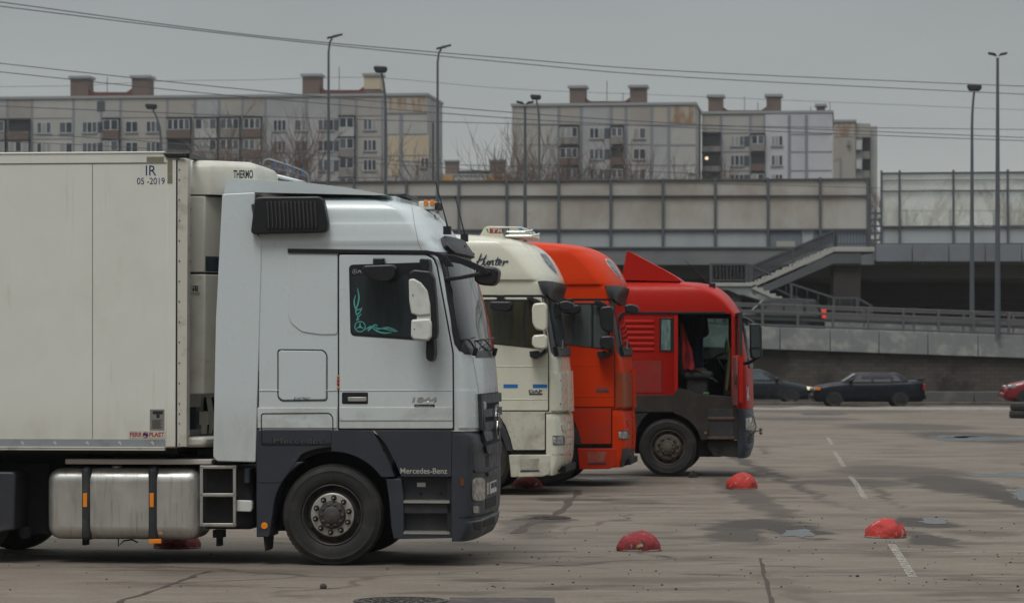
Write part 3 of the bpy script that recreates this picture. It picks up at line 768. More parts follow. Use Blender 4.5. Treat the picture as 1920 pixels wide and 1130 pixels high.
MB().box(-3.2, -.55, .8, 1.75, .45, .72).build('silencer_box', soot, T1, bevel=.04)
bb = MB().box(U(380, 0, .2)[0], U(477, 0, .2)[0], .16, .75, U(0, 991)[1], U(0, 872)[1]).build('battery_box', soot, T1, bevel=.05, bseg=3)
mb = MB(); L = lambda x, y: (F1.uz(x, y, .03)[0], .03, F1.uz(x, y, .03)[1])
for x in (378, 440): mb.bar(L(x, 872), L(x, 986), .03, .03)
for y in (875, 927, 983):
    mb.bar(L(375, y), L(443, y), .03, .03); mb.box(L(378, y)[0], L(440, y)[0], .03, .16, L(0, y)[2]-.01, L(0, y)[2]+.012)
mb.build('side_ladder', bare_alloy, bb, bevel=.004)
p1('white_connector', [(443, 937), (470, 938), (473, 943), (473, 953), (470, 959), (443, 958)], cab_cover, .06, .15, .01, 2, bb)
c = U(463, 880, .1); MB().lathe([(.03, -.11), (.035, -.1), (.035, .03), (.0005, .035)], c[0], c[1]-.02, 14, axis='z', c2=.13).build('filter_bowl', M('blue_bowl', (.07, .10, .14), .3), bb)
MB().lathe([(.0005, -.012), (.03, -.012), (.034, -.008), (.034, .0)], *U(496, 985), 16).build('side_reflector', amber_bright, T1)
p1('mud_flap', [(494, 1006), (502, 1006), (500, 1030), (497, 1033)], soot, .05, .4, 0)
mb = MB(); L2 = lambda x, y, v=.3: (F1.uz(x, y, v)[0], v, F1.uz(x, y, v)[1])
mb.tube([L2(222, 1008), L2(222, 1023), L2(232, 1013), L2(248, 1011), L2(258, 1016)], .008, 5); mb.build('loose_wire', soot, T1)
for x in (160, 411): mb = MB(); mb.box(L2(x, 0)[0]-.02, L2(x, 0)[0]+.02, .25, .4, L2(0, 1020)[2], L2(0, 990)[2]); mb.box(L2(x, 0)[0]-.05, L2(x, 0)[0]+.05, .22, .4, L2(0, 1004)[2], L2(0, 990)[2]); mb.build('tank_bracket', soot, T1)
MB().prism(F1.pts(roundpoly([(-60, 884), (26, 884), (30, 892), (28, 992), (0, 997), (-60, 997)], 4), .0), -.03, .5).build('air_tank_cover', dark_grey, T1, bevel=.02)
MB().prism(F1.pts(rect(-60, 868, 92, 1000), .5), .5, .56).build('splash_guard', soot, T1)
c = U(47, 998, .3); MB().lathe([(.0005, .26), (.06, .26), (.06, .36), (.0005, .36)], c[0], c[1], 18).build('support_foot', soot, T1)
MB().box(-4.4, -2.2, .9, 1.6, .98, 1.12).build('fifth_wheel', soot, T1)
# cables and gear between cab and trailer
mb = MB(); g = U(375, 780, 1.2)
for k, (x, w) in enumerate(((368, .05), (378, .05), (392, .035))):
    q = F1.uz(x, 745, 1.2); e = F1.uz(x+8-k*6, 835, 1.2); mb.tube([(q[0], 1.2+k*.1, q[1]), (q[0]+.05, 1.15+k*.1, (q[1]+e[1])/2), (e[0], 1.2+k*.1, e[1])], w*.5, 7)
mb.build('air_hose', soot, T1)
MB().box(U(352, 0, 1.0)[0]+.25, U(478, 0, 1.0)[0], .3, 2.2, U(0, 868)[1], U(0, 842)[1]).build('catwalk', soot, T1)

# ================================================================== cream refrigerated trailer
cream = M('cream_panel', (.68, .69, .63), .38, coat=.2, layers=((DIRT, .9, .5, .8, .20), ((.40, .36, .28), 6, .6, .8, .25, (1, 1, .3)), ((.72, .73, .67), 3, .45, .7, .5), ((.42, .38, .29), 5, .60, .8, .3, (5, 1, .22))), rvar=.05, film=((.36, .29, .20), 1.16, 1.65, .36))
trim = M('trailer_trim', (.55, .54, .47), .45, layers=((DIRT, 5, .5, .75, .6), ((.16, .08, .04), 11, .66, .8, .7)))
TR = F1.empty('refrigerated_trailer', 'long cream box trailer with refrigeration unit at far left, coupled to the white tractor', 'trailer')
def pt_(name, px, mat, v0, v1, bevel=.004, rnd=0, parent=None, pv=None): return pan(F1, name, px, mat, v0, v1, parent or TR, bevel, rnd, pv=pv)
tb0, tb1 = F1.uz(313, 843, -.05), F1.uz(335, 288, -.05)
xb = -15.2
box = MB().box(xb, F1.uz(332, 600, -.05)[0], -.04, 2.54, tb0[1]+.02, tb1[1]-.02).build('box_body', cream, TR, bevel=.01)
uL = xb; 
mb = MB()
mb.box(uL, F1.uz(315, 0, -.05)[0], -.048, 0, U(0, 308)[1], U(0, 291)[1]); mb.build('top_rail', cream, box, bevel=.006)
MB().box(uL, F1.uz(308, 0, -.05)[0], -.056, .02, U(0, 290.4)[1], U(0, 286.6)[1]).build('roof_edge', cream, box, bevel=.006)
mb = MB(); mb.box(uL, F1.uz(310, 0, -.05)[0], -.042, 0, U(0, 309.2)[1], U(0, 308)[1])
for x in (173, -90, -350): u = F1.uz(x, 500, -.05)[0]; mb.box(u-.003, u+.003, -.0425, 0, U(0, 821)[1], U(0, 309)[1])
mb.build('panel_joint', M('joint', (.18, .17, .14), .7), box)
pt_('corner_post', [(313, 300), (330, 300), (329, 837), (312, 837)], cream, -.052, .02)
pt_('post_gap', [(330, 300), (333, 300), (332, 838), (329, 838)], seam_m, -.047, .02, 0)
cp = pt_('front_post', [(332.6, 298), (352, 300), (350, 837), (332, 837)], trim, -.046, .10)
mb = MB()
for y in (298, 318, 337, 375, 413, 451, 489, 527, 565, 603, 641, 680, 718, 756, 775, 793, 832):
    c = F1.uz(336, y, -.05); MB().lathe([(.0005, -.054), (.006, -.053), (.007, -.046)], c[0], c[1], 8).build('post_rivet', dark_grey, cp)
MB().prism(F1.pts([(306, 287), (347, 287), (348, 296), (313, 296)], -.05), -.07, .02).build('corner_cap', black_plastic, TR, bevel=.008)
MB().box(F1.uz(345, 0, -.05)[0], F1.uz(351, 0, -.05)[0]+.01, .02, 2.53, U(0, 298)[1], U(0, 288.5)[1]).build('front_cap', black_plastic, TR, bevel=.006)
MB().prism(F1.pts([(340, 300), (348, 300), (348, 836), (340, 836)], 1), .05, 2.5).build('front_wall', trim, TR)
# lower rail with grey band and raised studs
MB().box(uL, F1.uz(309, 0, -.05)[0], -.050, .02, U(0, 836)[1], U(0, 822)[1]).build('grey_band', M('band_grey', (.30, .33, .35), .4, .2, layers=((DIRT, 6, .5, .75, .5),)), TR)
lr = MB(); lr.box(uL, F1.uz(309, 0, -.05)[0], -.062, .02, U(0, 839)[1], U(0, 836.2)[1]); lr.box(uL, F1.uz(309, 0, -.05)[0], -.058, .02, U(0, 843)[1], U(0, 839)[1]); lr.build('lower_rail', trim, TR, bevel=.004)
mb = MB()
for x in range(-300, 300, 61):
    x += 38-2
    mb.prism(F1.pts([(x-2, 828), (x, 826.5), (x+3, 828), (x+4, 834), (x+2, 834), (x, 830.5), (x-2, 831)], -.05), -.052, -.045)
mb.build('band_mark', M('mark_pale', (.5, .52, .52), .5), TR)
# tape and lettering
mb = MB(); mb.prism(F1.pts(rect(275, 294, 307, 303.5), -.05), -.0505, -.03); mb.prism(F1.pts([(314, 300), (323.5, 300), (323.5, 344), (314, 344)], -.05), -.0545, -.03); mb.build('brown_tape', M('tape', (.20, .19, .13), .5, layers=(((.3, .28, .2), 9, .5, .7, .5),)), TR)
navy = M('navy_lettering', (.012, .03, .13), .5)
text('load_lettering', 'IR', navy, box, *F1.uz(273, 329, -.05), .098, .105, -.042)
text('load_lettering', '05 -2019', navy, box, *F1.uz(256.5, 345.5, -.05), .064, .28, -.042)
rp = pt_('info_plate', rect(281, 767, 308, 806), M('info_plate', (.26, .26, .24), .4, .4), -.043, -.03, 0)
mb = MB(); mb.prism(F1.pts([(286, 770), (305, 770), (305, 776), (299, 776), (299, 783), (293, 783), (293, 776), (286, 776)], -.05), -.0445, -.04)
for k in range(8): mb.prism(F1.pts(rect(285, 787+k*2.1, 304-(k % 3)*2, 787.8+k*2.1), -.05), -.0445, -.04)
mb.build('plate_print', letter_black, rp)
fp = pt_('maker_plate', rect(241.5, 807, 310, 821), M('sticker_white', (.50, .50, .45), .4), -.0435, -.03, 0)
redl = M('red_lettering', (.36, .035, .015), .5)
text('maker_lettering', 'FERR', redl, fp, *F1.uz(243.5, 818.5, -.05), .046, .120, -.0445, bold=.03)
text('maker_lettering', 'PLAST', redl, fp, *F1.uz(279.5, 818.5, -.05), .046, .150, -.0445, bold=.03)
mb = MB(); c = F1.uz(272.5, 815, -.05)
for k in range(16):
    a, b = 2*pi*k/16, 2*pi*(k+1)/16; mb.prism([(c[0]+q*cos(t), c[1]+q*sin(t)) for q, t in ((.030, a), (.030, b), (.021, b), (.021, a))], -.0446, -.044)
mb.mat(1).prism(F1.pts([(268, 811), (272, 811.5), (276, 813), (277, 817), (275, 819), (272, 816), (269, 816)], -.05), -.0452, -.044)
mb.build('maker_emblem', [redl, navy], fp)
# underside and landing leg
mb = MB()
for v in (.75, 1.65): mb.box(xb, -1.7, v, v+.1, .98, 1.14)
mb.box(xb, F1.uz(330, 0)[0], .05, 2.45, 1.10, tb0[1]+.02); mb.build('frame_rail', soot, TR)
for u in (-10.2, -11.5, -12.8):
    truck_wheel(TR, u, WZ, .02, WZ+.002, (steel, rim_dark), nuts=0)
for v in (.45, 1.95): MB().box(-5.1, -4.95, v, v+.14, .12, 1.0).build('landing_leg', soot, TR)
# refrigeration unit on the front wall
RU = bpy.data.objects.new('refrigeration_unit', None); COL.objects.link(RU); RU.parent = TR
u0 = F1.uz(353, 500, .3)[0]; uc = F1.uz(384, 500, .28)[0]; uf = uc+.30
unit_m = M('unit_cream', (.58, .57, .50), .42, layers=((DIRT, 2, .5, .8, .35), ((.25, .17, .11), 8, .62, .8, .5)))
def unit_block(y0, y1, name, top=False):
    z1_, z0_ = U(0, y0, .3)[1], U(0, y1, .3)[1]
    plan = [(u0, .26), (uc, .28), (uf-.02, .62), (uf, .7), (uf, 1.8), (uf-.02, 1.88), (uc, 2.22), (u0, 2.24)]
    return MB().plan(plan, z0_, z1_).build(name, unit_m, RU, bevel=.012)
unit_block(369.5, 511.5, 'unit_door'); unit_block(515, 738, 'unit_door')
plan = [(u0, .26), (uc, .28), (uf, .66), (uf, 1.84), (uc, 2.22), (u0, 2.24)]
zt_, zb_ = U(0, 302, .3)[1], U(0, 367, .3)[1]
mb = MB(); rows = []
for q, s_ in ((0, 1), (.62, 1), (.82, .985), (.95, .93), (1, .84)):
    z = zb_+(zt_-zb_)*q
    rows.append([(u0+(x-u0)*(1.35 if q < .5 else 1.35*s_), 1.25+(y-1.25)*s_, z) for x, y in plan])
mb.grid(rows, True); mb.face([4*6+k for k in range(6)]); mb.build('unit_hood', unit_m, RU, bevel=.015, smooth=50, recalc=True)
MB().plan([(u0, .3), (uc, .33), (uf-.04, .7), (uf-.04, 1.8), (uc, 2.15), (u0, 2.2)], U(0, 735)[1], U(0, 305)[1]-.12).build('unit_core', seam_m, RU)
text('unit_lettering', 'THERMO', letter_black, RU, *F1.uz(438, 335, .42), .085, .20, .41, bold=.03)
sd = (Vector((uf-.02, .62, 0))-Vector((uc, .28, 0))).normalized()
MB().prism([(0, 0), (.3, 0), (.3, .16), (0, .16)], 0, .004)
b0_ = Vector((uc, .28, U(0, 511, .3)[1])); nn = Vector((sd.y, -sd.x, 0))
mb = MB(); zz0, zz1 = U(0, 510, .35)[1], U(0, 482, .35)[1]
q = [b0_+sd*.005, b0_+sd*.40]
mb.add([(p.x+nn.x*.004, p.y+nn.y*.004, z) for z in (zz0, zz1) for p in q], [(0, 1, 3, 2)]); band = mb.build('unit_band', M('slate_band', (.035, .045, .06), .4), RU)
text('unit_lettering', 'S', letter_black, RU, 0, 0, .11, .07, 0, place=lambda u, z: (b0_+sd*(.13+u)+nn*.008+Vector((0, 0, zz0-b0_.z+.02+z))))
tkp = F1.uz(359, 548, .26); pl = MB().box(tkp[0], tkp[0]+.085, .252, .27, tkp[1], tkp[1]+.075).build('unit_emblem', cab_cover, RU)
mb = MB()
for a, b, c, d in ((.012, .073, .055, .065), (.036, .049, .010, .055), (.012, .028, .010, .045), (.012, .034, .024, .032), (.055, .073, .010, .022), (.055, .073, .035, .046), (.052, .062, .010, .046)): mb.box(tkp[0]+a, tkp[0]+b, .2495, .252, tkp[1]+c, tkp[1]+d)
mb.build('emblem_print', letter_black, pl)
for y in (392, 441, 490): c = F1.uz(356, y, .26); MB().lathe([(.0005, .248), (.011, .25), (.012, .27)], c[0], c[1], 10).build('unit_bolt', dark_grey, RU)
# lower open bay with sill
a = F1.uz(344, 817, .1); MB().plan([(F1.uz(342, 0, .05)[0], .02), (F1.uz(385, 0, .1)[0], .08), (uf, .6), (uf, 1.9), (F1.uz(342, 0, .05)[0], 2.4)], U(0, 837)[1], U(0, 818)[1]).build('unit_sill', trim, RU, bevel=.03)
mb = MB(); c = F1.uz(372, 772, .5); mb.box(c[0], c[0]+.09, .55, .7, U(0, 797)[1], U(0, 772)[1]); mb.box(c[0]+.02, c[0]+.06, .55, .65, U(0, 815)[1], U(0, 797)[1]); mb.build('bay_bracket', trim, RU)
mb = MB()
for k in range(6): c = F1.uz(353+k*2.6, 0, .5)[0]; mb.box(c, c+.008, .5, .75, U(0, 806)[1], U(0, 764)[1])
mb.build('radiator_fins', M('fin_blue', (.04, .055, .07), .5), RU)
# ================================================================== two high-roofed tractors of the same make, one ivory, one orange-red
F2 = Frame(1028, 127.0, PSI); F3 = Frame(1152, 119.0, PSI)
ivory = M('ivory_paint', (.64, .635, .52), .3, coat=.3, layers=((DIRT, 1.6, .52, .82, .28), ((.35, .33, .27), 8, .6, .8, .25)), rvar=.06)
ivory_dirty = M('ivory_paint_splashed', (.55, .54, .44), .45, layers=((DIRT, 2.5, .38, .75, .6), ((.22, .17, .11), 9, .5, .75, .55)))
orange_red = M('orange_red_paint', (.60, .038, .002), .42, coat=.0, spec=.14, layers=(((.52, .03, .004), 1.4, .5, .85, .35), ((.36, .04, .02), 7, .6, .85, .15)), rvar=.05)
orange_dirty = M('orange_red_paint_splashed', (.50, .028, .005), .5, spec=.2, layers=(((.25, .05, .03), 2.5, .4, .75, .6),))
def panf(fr, T):
    def f(name, px, mat, v0, v1, bevel=.006, rnd=0, parent=None, pv=None): return pan(fr, name, px, mat, v0, v1, parent or T, bevel, rnd, pv=pv)
    return f
def high_roof_tractor(T, paint, dirty, mirror_m, win_m, corner_m):
    fr = F2; p = panf(fr, T); u = lambda x, y, v=0: fr.uz(x, y, v)
    S = Surf(fr, [(439, 905, 760, .5, 2.2), (442, 945, 820, .28, 2.2), (447, 978, 880, .12, 2.3), (454, 1003, 925, .05, 2.3), (464, 1021, 935, .02, 2.2), (478, 1037, 952, .005, 2.2),
                  (500, 1051, 972, -.015, 2.25), (518, 1059, 985, -.03, 2.3), (525, 1061, 990, -.03, 2.3), (529, 1061, 996, 0, 2.4), (552, 1052, 1016, 0, 3), (575, 1048, 1019, 0, 3), (620, 1056, 1024, 0, 3.1), (662, 1062, 1029, 0, 3.2), (672, 1066, 1031, 0, 3.2),
                  (700, 1069, 1031, 0, 3.4), (772, 1071, 1032, 0, 3.4)], u(1028, 700)[0]-2.22)
    zb, ztp = S.K[0][0], S.K[-1][0]
    zs = sorted({round(zb+(ztp-.25-zb)*k/34, 4) for k in range(35)} | {round(ztp-.25*(1-k/12), 4) for k in range(13)} | {round(k[0], 4) for k in S.K})
    mb = MB(); rows = [S.row(z, 24) for z in zs]; mb.grid(rows, True); nR = len(rows[0])
    mb.face([(len(zs)-1)*nR+k for k in range(nR)]); mb.face([k for k in range(nR-1, -1, -1)])
    cab = mb.build('cab', paint, T, smooth=38, recalc=True)
    # nose below the windscreen, bumper
    SB = Surf(fr, [(773, 1064, 1036, .02, 3), (780, 1073, 1036, 0, 3), (820, 1075, 1036, 0, 3.4), (850, 1074, 1036, 0, 3.4), (868, 1071, 1036, .0, 3.4), (888, 1060, 1034, .02, 3.4)], u(1024, 820)[0])
    mb = MB(); z0, z1 = SB.K[0][0], SB.K[-1][0]; zs = [z0+(z1-z0)*k/16 for k in range(17)]; rows = [SB.row(z, 20) for z in zs]; mb.grid(rows, True); nR = len(rows[0])
    mb.face([16*nR+k for k in range(nR)]); mb.face([k for k in range(nR-1, -1, -1)])
    bp = mb.build('bumper', paint, T, smooth=38, recalc=True)
    mb = MB(); SB.patch(mb, [(1035, 816), (1058, 817), (1059, 834), (1037, 834)], .006, .02, rnd=3); hl = mb.build('headlight_rim', dark_grey, bp)
    mb = MB(); SB.patch(mb, [(1036, 818), (1057, 818.5), (1058, 832.5), (1038, 832.5)], .012, .02, rnd=3); mb.build('headlight', clear_lens, hl)
    mb = MB(); SB.patch(mb, [(1052, 794), (1060, 792), (1062, 806), (1054, 808)], .012, .02, rnd=2); mb.build('bumper_vent', dirty, bp)
    mb = MB(); SB.patch(mb, [(1033, 851.2), (1070, 850.4), (1070, 852.2), (1033, 853)], .002, .01, 1); mb.build('bumper_gap', seam_m, bp)
    # slatted front grille, upper and lower
    t_g = lambda z: S.hit(1061, 740)[1]
    tg = S.hit(1063.5, 735)[1]; za, zc = S.hit(1063, 769)[0], S.hit(1063, 698)[0]
    mb = MB(); S.band(mb, [za, zc], lambda z: tg, lambda z: -tg, .01, 16, .01); gr = mb.build('grille', soot, T)
    mb = MB()
    for k in range(4):
        a = za+(zc-za)*(k+.12)/4; b = za+(zc-za)*(k+.72)/4; S.band(mb, [a, (a+b)/2, b], lambda z: tg-.03, lambda z: -tg+.03, .03, 16, .025)
    mb.build('grille_slat', paint, gr)
    mb = MB(); S.band(mb, [za-.02, zc+.02], lambda z: -tg+.04, lambda z: -tg-.25, .05, 4, .045); mb.build('grille_surround', paint, gr)
    tb = SB.hit(1066, 820)[1]; mb = MB(); a, b = SB.hit(1066, 846)[0], SB.hit(1066, 778)[0]
    for k in range(5): S_ = a+(b-a)*(k+.15)/5; SB.band(mb, [S_, S_+(b-a)*.13], lambda z: tb, lambda z: -tb, .018, 12, .018)
    mb.build('grille_slat', paint, gr)
    mb = MB(); S.patch(mb, [(1032.5, 700), (1060, 700), (1066, 704), (1066, 764), (1060, 769), (1033, 769.5)], .035, .05, rnd=4); cd = mb.build('corner_deflector', corner_m, T)
    mb = MB()
    for y in (713, 757): S.patch(mb, arc(1047, y, 1.1, 0, 300, 5), .038, .01, 1)
    mb.build('deflector_bolt', soot, cd)
    # windscreen
    fa, a0, a1 = tz_table(S, [(1018, 555), (1021, 575), (1027, 620), (1033, 660), (1040, 668.5)])
    mb = MB(); S.band(mb, [a0+(a1-a0)*k/16 for k in range(17)], fa, lambda z: -fa(z), .004, 24, .01); mb.build('windscreen_surround', black_plastic, cab)
    fb, b0, b1 = tz_table(S, [(1028, 562), (1030, 585), (1035, 620), (1040, 645), (1046, 655)])
    mb = MB(); S.band(mb, [b0+(b1-b0)*k/12 for k in range(13)], fb, lambda z: -fb(z), .008, 24, .01); mb.build('windscreen', wind_m, cab)
    mb = MB(); S.band(mb, [S.hit(1050, 668)[0], S.hit(1050, 650)[0]], lambda z: .9, lambda z: -.9, .05, 16, .05); mb.build('wiper_cowl', black_plastic, T)
    mb = MB(); q = S.hit(1055, 657)[0]; r0 = S.pt(q, .55)+S.nrm(q, .55)*.08; mb.tube([r0, r0+Vector((0, .1, .14)), S.pt(q+.05, .0)+Vector((.06, 0, .02))], .014, 6); mb.build('wiper', black_plastic, T)
    # sun visor
    fv, v0, v1 = tz_table(S, [(1008, 529), (1012, 540), (1018, 552), (1030, 562), (1042, 567)])
    mb = MB(); S.band(mb, [v0+(v1-v0)*k/8 for k in range(9)], fv, lambda z: -fv(z), .04, 24, .035); mb.build('sun_visor', black_plastic, T)
    # roof lamp
    mb = MB(); S.patch(mb, [(1010, 473), (1024, 476), (1038, 496), (1047, 517), (1033, 505), (1018, 488)], .004, .03, rnd=3); rl = mb.build('roof_lamp_rim', M('lamp_rim', (.55, .56, .56), .2, .3), T)
    mb = MB(); S.patch(mb, [(1012.5, 475.5), (1023, 478), (1036, 497), (1044, 513), (1033, 502.5), (1019.5, 486.5)], .012, .03, rnd=3); mb.build('roof_lamp', M('dark_lens', (.05, .055, .06), .06, spec=.9, layers=(((.5, .52, .52), 9, .56, .66, .8),)), rl)
    # door
    MB().prism(fr.pts([(893, 555.5), (1018, 555.5), (1029.6, 668), (1029.6, 770.5), (893, 770.5)], 0), -.006, .02).build('door_gap', seam_m, cab)
    d = p('door', [(895, 557.5), (1016, 557.5), (1027.5, 668), (1027.5, 769), (895, 769)], paint, -.014, .015, .004, 2)
    p('window_frame', [(903, 561), (1008, 561), (1017, 575), (1019, 655), (905, 643)], black_plastic, -.018, .0, .003, 5, d)
    p('window_glass', [(907, 565), (982, 565), (982, 650), (908, 641)], win_m, -.021, 0, 0, 4, d)
    p('window_glass', [(986.5, 565), (1007, 565), (1014, 577), (1015, 652), (986.5, 650)], win_m, -.021, 0, 0, 3, d)
    p('gutter_rail', [(880, 552.5), (1018, 552.5), (1018, 555.5), (880, 555.5)], soot, -.012, .0, .002)
    mb = MB()
    for y0, y1 in ((686, 687.4), (747.5, 749)): mb.prism(fr.pts(rect(895, y0, 1027, y1), 0), -.019, -.01)
    mb.build('door_moulding', paint, d, bevel=.003)
    text('maker_badge', 'DAF', M('badge_grey', (.10, .10, .11), .4, .3), d, *u(991.5, 736), .044, .20, -.0165, bold=.05)
    p('badge_plate', rect(992, 736.8, 1017, 740.2), dark_grey, -.0165, 0, 0, parent=d)
    # lower fender, arch trim, step
    p('front_fender', [(932, 772), (1021.5, 772), (1021.5, 843), (962, 843), (957, 822), (948, 798), (938, 782)], dirty, -.006, .05, .006, 2)
    p('fender_gap', [(1020, 772), (1026, 771), (1026, 850), (955, 850), (955, 842), (1020, 842)], soot, .03, .3, 0, 0)
    p('wheel_arch', [(930, 784), (936, 786), (946, 800), (955, 822), (962, 845), (950, 845), (944, 825), (936, 806), (926, 794)], dark_grey, -.020, .4, .006)
    sp = p('step_box', [(954, 852), (1032.5, 852), (1031, 888), (1018, 893), (958, 894)], dirty, -.004, .3, .010, 2)
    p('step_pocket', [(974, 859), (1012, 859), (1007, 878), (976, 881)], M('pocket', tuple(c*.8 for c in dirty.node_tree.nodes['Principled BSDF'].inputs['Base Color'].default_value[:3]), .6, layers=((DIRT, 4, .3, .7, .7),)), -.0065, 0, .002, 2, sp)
    p('step_tread', [(976, 881), (1010, 880), (1012, 883), (975, 884)], dark_grey, -.012, .1, .003, 0, sp)
    # mirrors
    pv = -.28
    p('mirror', [(1001, 569), (1022, 567), (1026, 574), (1026, 616), (1021, 621), (1005, 617), (999, 606), (998, 578)], mirror_m, -.36, -.16, .03, 5, pv=pv)
    p('mirror', [(1001, 628), (1022, 626), (1026, 632), (1026, 651), (1020, 655), (1003, 653), (998, 646), (998, 634)], mirror_m, -.34, -.16, .028, 4, pv=pv)
    ma = p('mirror_arm', [(994, 658), (1010, 657), (1011, 663), (1020, 657), (1021, 650), (1026, 650), (1026, 660), (1016, 668), (1004, 673), (995, 669)], black_plastic, -.22, -.014, .012, 2, pv=-.1)
    p('mirror_arm', [(988, 557), (998, 557), (1012, 563), (1014, 568), (1006, 568), (990, 562)], black_plastic, -.20, -.014, .012, 2, pv=-.1)
    km = p('kerb_mirror', [(920, 565), (957, 565), (960, 570), (959, 579), (952, 584), (926, 582), (919, 576)], black_plastic, -.30, -.08, .03, 3, pv=-.2)
    p('mirror_bracket', [(933, 553), (945, 553), (946, 568), (932, 568)], black_plastic, -.2, -.012, .01, 1, km, pv=-.1)
    p('front_mirror', [(1047, 566), (1062, 563), (1075, 568), (1076, 577), (1070, 583), (1050, 580)], black_plastic, .1, .34, .03, 3, pv=.1)
    # wheels and chassis
    zw = u(893, 864.5)[1]; uw = u(893, 865)[0]
    truck_wheel(T, uw, zw, .03, zw+.002, (steel, rim_dark), flange=False); truck_wheel(T, uw, zw, 2.15, zw+.002, (steel, rim_dark), flange=False)
    truck_wheel(T, uw-3.7, zw, .03, zw+.002, (steel, rim_dark), flange=False); truck_wheel(T, uw-3.7, zw, 2.15, zw+.002, (steel, rim_dark), flange=False)
    mb = MB()
    for v in (.8, 1.62): mb.box(uw-4.9, uw+1.0, v, v+.08, .72, .98)
    mb.box(uw-.55, uw+1.1, .45, 2.05, .62, 1.25); mb.box(uw-.9, uw-.55, .05, 2.45, .9, 1.25); mb.box(uw-4.6, uw-2.4, .85, 1.7, .98, 1.12)
    mb.box(uw-3.78, uw-3.64, .3, 2.2, .42, .58); mb.box(uw-.07, uw+.07, .3, 2.2, .36, .50); mb.box(uw+1.05, uw+1.3, .4, 2.1, .33, .42)
    mb.build('chassis', soot, T)
    MB().box(uw-2.6, uw-1.0, .1, .75, .45, 1.1).build('fuel_tank', alloy, T, bevel=.1, bseg=4); MB().box(uw-2.6, uw-.7, 1.8, 2.45, .35, 1.1).build('fuel_tank', alloy, T, bevel=.1, bseg=4)  # second tank and the guard below are added to keep light out underneath
    MB().box(uw+.55, uw+1.2, .25, 2.25, .34, .62).build('under_guard', soot, T, bevel=.03)
    return cab, d, S
T2 = F2.empty('semi_truck', 'ivory high-roofed tractor unit with blue stripes and roof air conditioner', 'truck')
cab2, door2, S2 = high_roof_tractor(T2, ivory, ivory_dirty, ivory, olive_glass, ivory)
blue = M('blue_sticker', (.01, .15, .42), .4)
p2 = panf(F2, T2)
for x in (944, 999): p2('blue_stripe', rect(x, 720, x+27, 727), blue, -.0165, -.01, 0, parent=door2)
mb = MB()
def hand(mb, strokes, w, v):
    for s in strokes:
        P = []
        for i in range(len(s)-1):
            a, b, c, d = Vector(s[max(i-1, 0)]), Vector(s[i]), Vector(s[i+1]), Vector(s[min(i+2, len(s)-1)])
            for k in range(5): t = k/5; P.append(.5*((2*b)+(c-a)*t+(2*a-5*b+4*c-d)*t*t+(3*b-a-3*c+d)*t**3))
        P.append(Vector(s[-1]))
        pts = [(F2.uz(q.x, q.y, v)[0], v, F2.uz(q.x, q.y, v)[1]) for q in P]
        mb.tube(pts, w, 5)
hand(mb, [[(903, 475), (899, 484), (895, 495), (892, 503)], [(912, 477), (908, 486), (905, 494), (901, 498)], [(893, 491), (900, 487), (908, 484)],
          [(909, 489), (907, 495), (909, 497), (913, 492), (916, 488), (914, 495), (916, 497)], [(919, 488), (917, 497), (921, 490), (925, 488), (923, 496), (926, 495)],
          [(934, 482), (931, 490), (929, 496), (933, 496)], [(928, 488), (934, 486), (938, 486)], [(934, 494), (940, 491), (940, 488), (936, 489), (934, 495), (939, 496)],
          [(945, 488), (943, 495), (942, 498), (946, 491), (952, 489), (951, 492)]], .0085, -.016)
mb.build('script_lettering', M('ink_blue', (.02, .028, .08), .5), cab2)
# roof air conditioner with horns (rests on the roof)
AC = F2.empty('roof_air_conditioner', 'low ivory air conditioner with red and blue lettering on the ivory tractor roof', 'air conditioner', origin=F2.O)
q = roundpoly([(899, 443), (908, 427), (914, 424), (976, 425), (990, 429), (996, 436), (999, 446), (899, 446)], 4)
MB().prism(F2.pts(q, .8), .8, 1.7).build('housing', ivory, AC, bevel=.03)
MB().prism(F2.pts([(918, 428), (955, 428), (955, 437.5), (918, 437.5)], .8), .797, .81).build('nameplate', M('plate_red_blue', (.30, .05, .04), .4), AC)
MB().prism(F2.pts([(938, 428), (955, 428), (955, 437.5), (943, 437.5)], .8), .795, .81).build('nameplate', navy, AC)
text('nameplate_lettering', 'TRP', plate_white, AC, *F2.uz(920, 436.6, .8), .058, .26, .792, .25)
MB().prism(F2.pts([(911, 428), (914, 429), (917, 437), (914, 435)], .8), .796, .81).build('green_mark', M('green_mark', (.02, .22, .08), .5), AC)
MB().prism(F2.pts([(970, 428), (978, 426.5), (981, 431), (977, 434), (975, 430)], .8), .796, .81).build('blue_mark', M('sky_mark', (.10, .30, .50), .5), AC)
for v, dx in ((.62, 0), (.74, -13)):
    a, b, c = F2.uz(948, 441, v), F2.uz(996+dx, 441, v), F2.uz(1012+dx, 441, v)
    zz = b[1]-.01 if dx == 0 else b[1]+.05
    MB().tube([(a[0], v, zz), (b[0], v, zz), (c[0]-.04, v, zz), (c[0], v, zz)], [.014, .016, .034, .052], 14).build('air_horn', chrome, AC)
MB().box(F2.uz(945, 0, .7)[0], F2.uz(949, 0, .7)[0], .6, .8, F2.uz(0, 446, .7)[1], F2.uz(0, 432, .7)[1]).build('horn_bracket', steel, AC)
T3 = F3.empty('semi_truck', 'orange-red high-roofed tractor unit with black mirrors, beside the ivory one', 'truck')
brown_amber = M('brown_orange_panel', (.30, .05, .008), .4, layers=(((.16, .035, .012), 4, .4, .7, .5),))
cab3, door3, S3 = high_roof_tractor(T3, orange_red, orange_dirty, black_plastic, grey_glass, brown_amber)
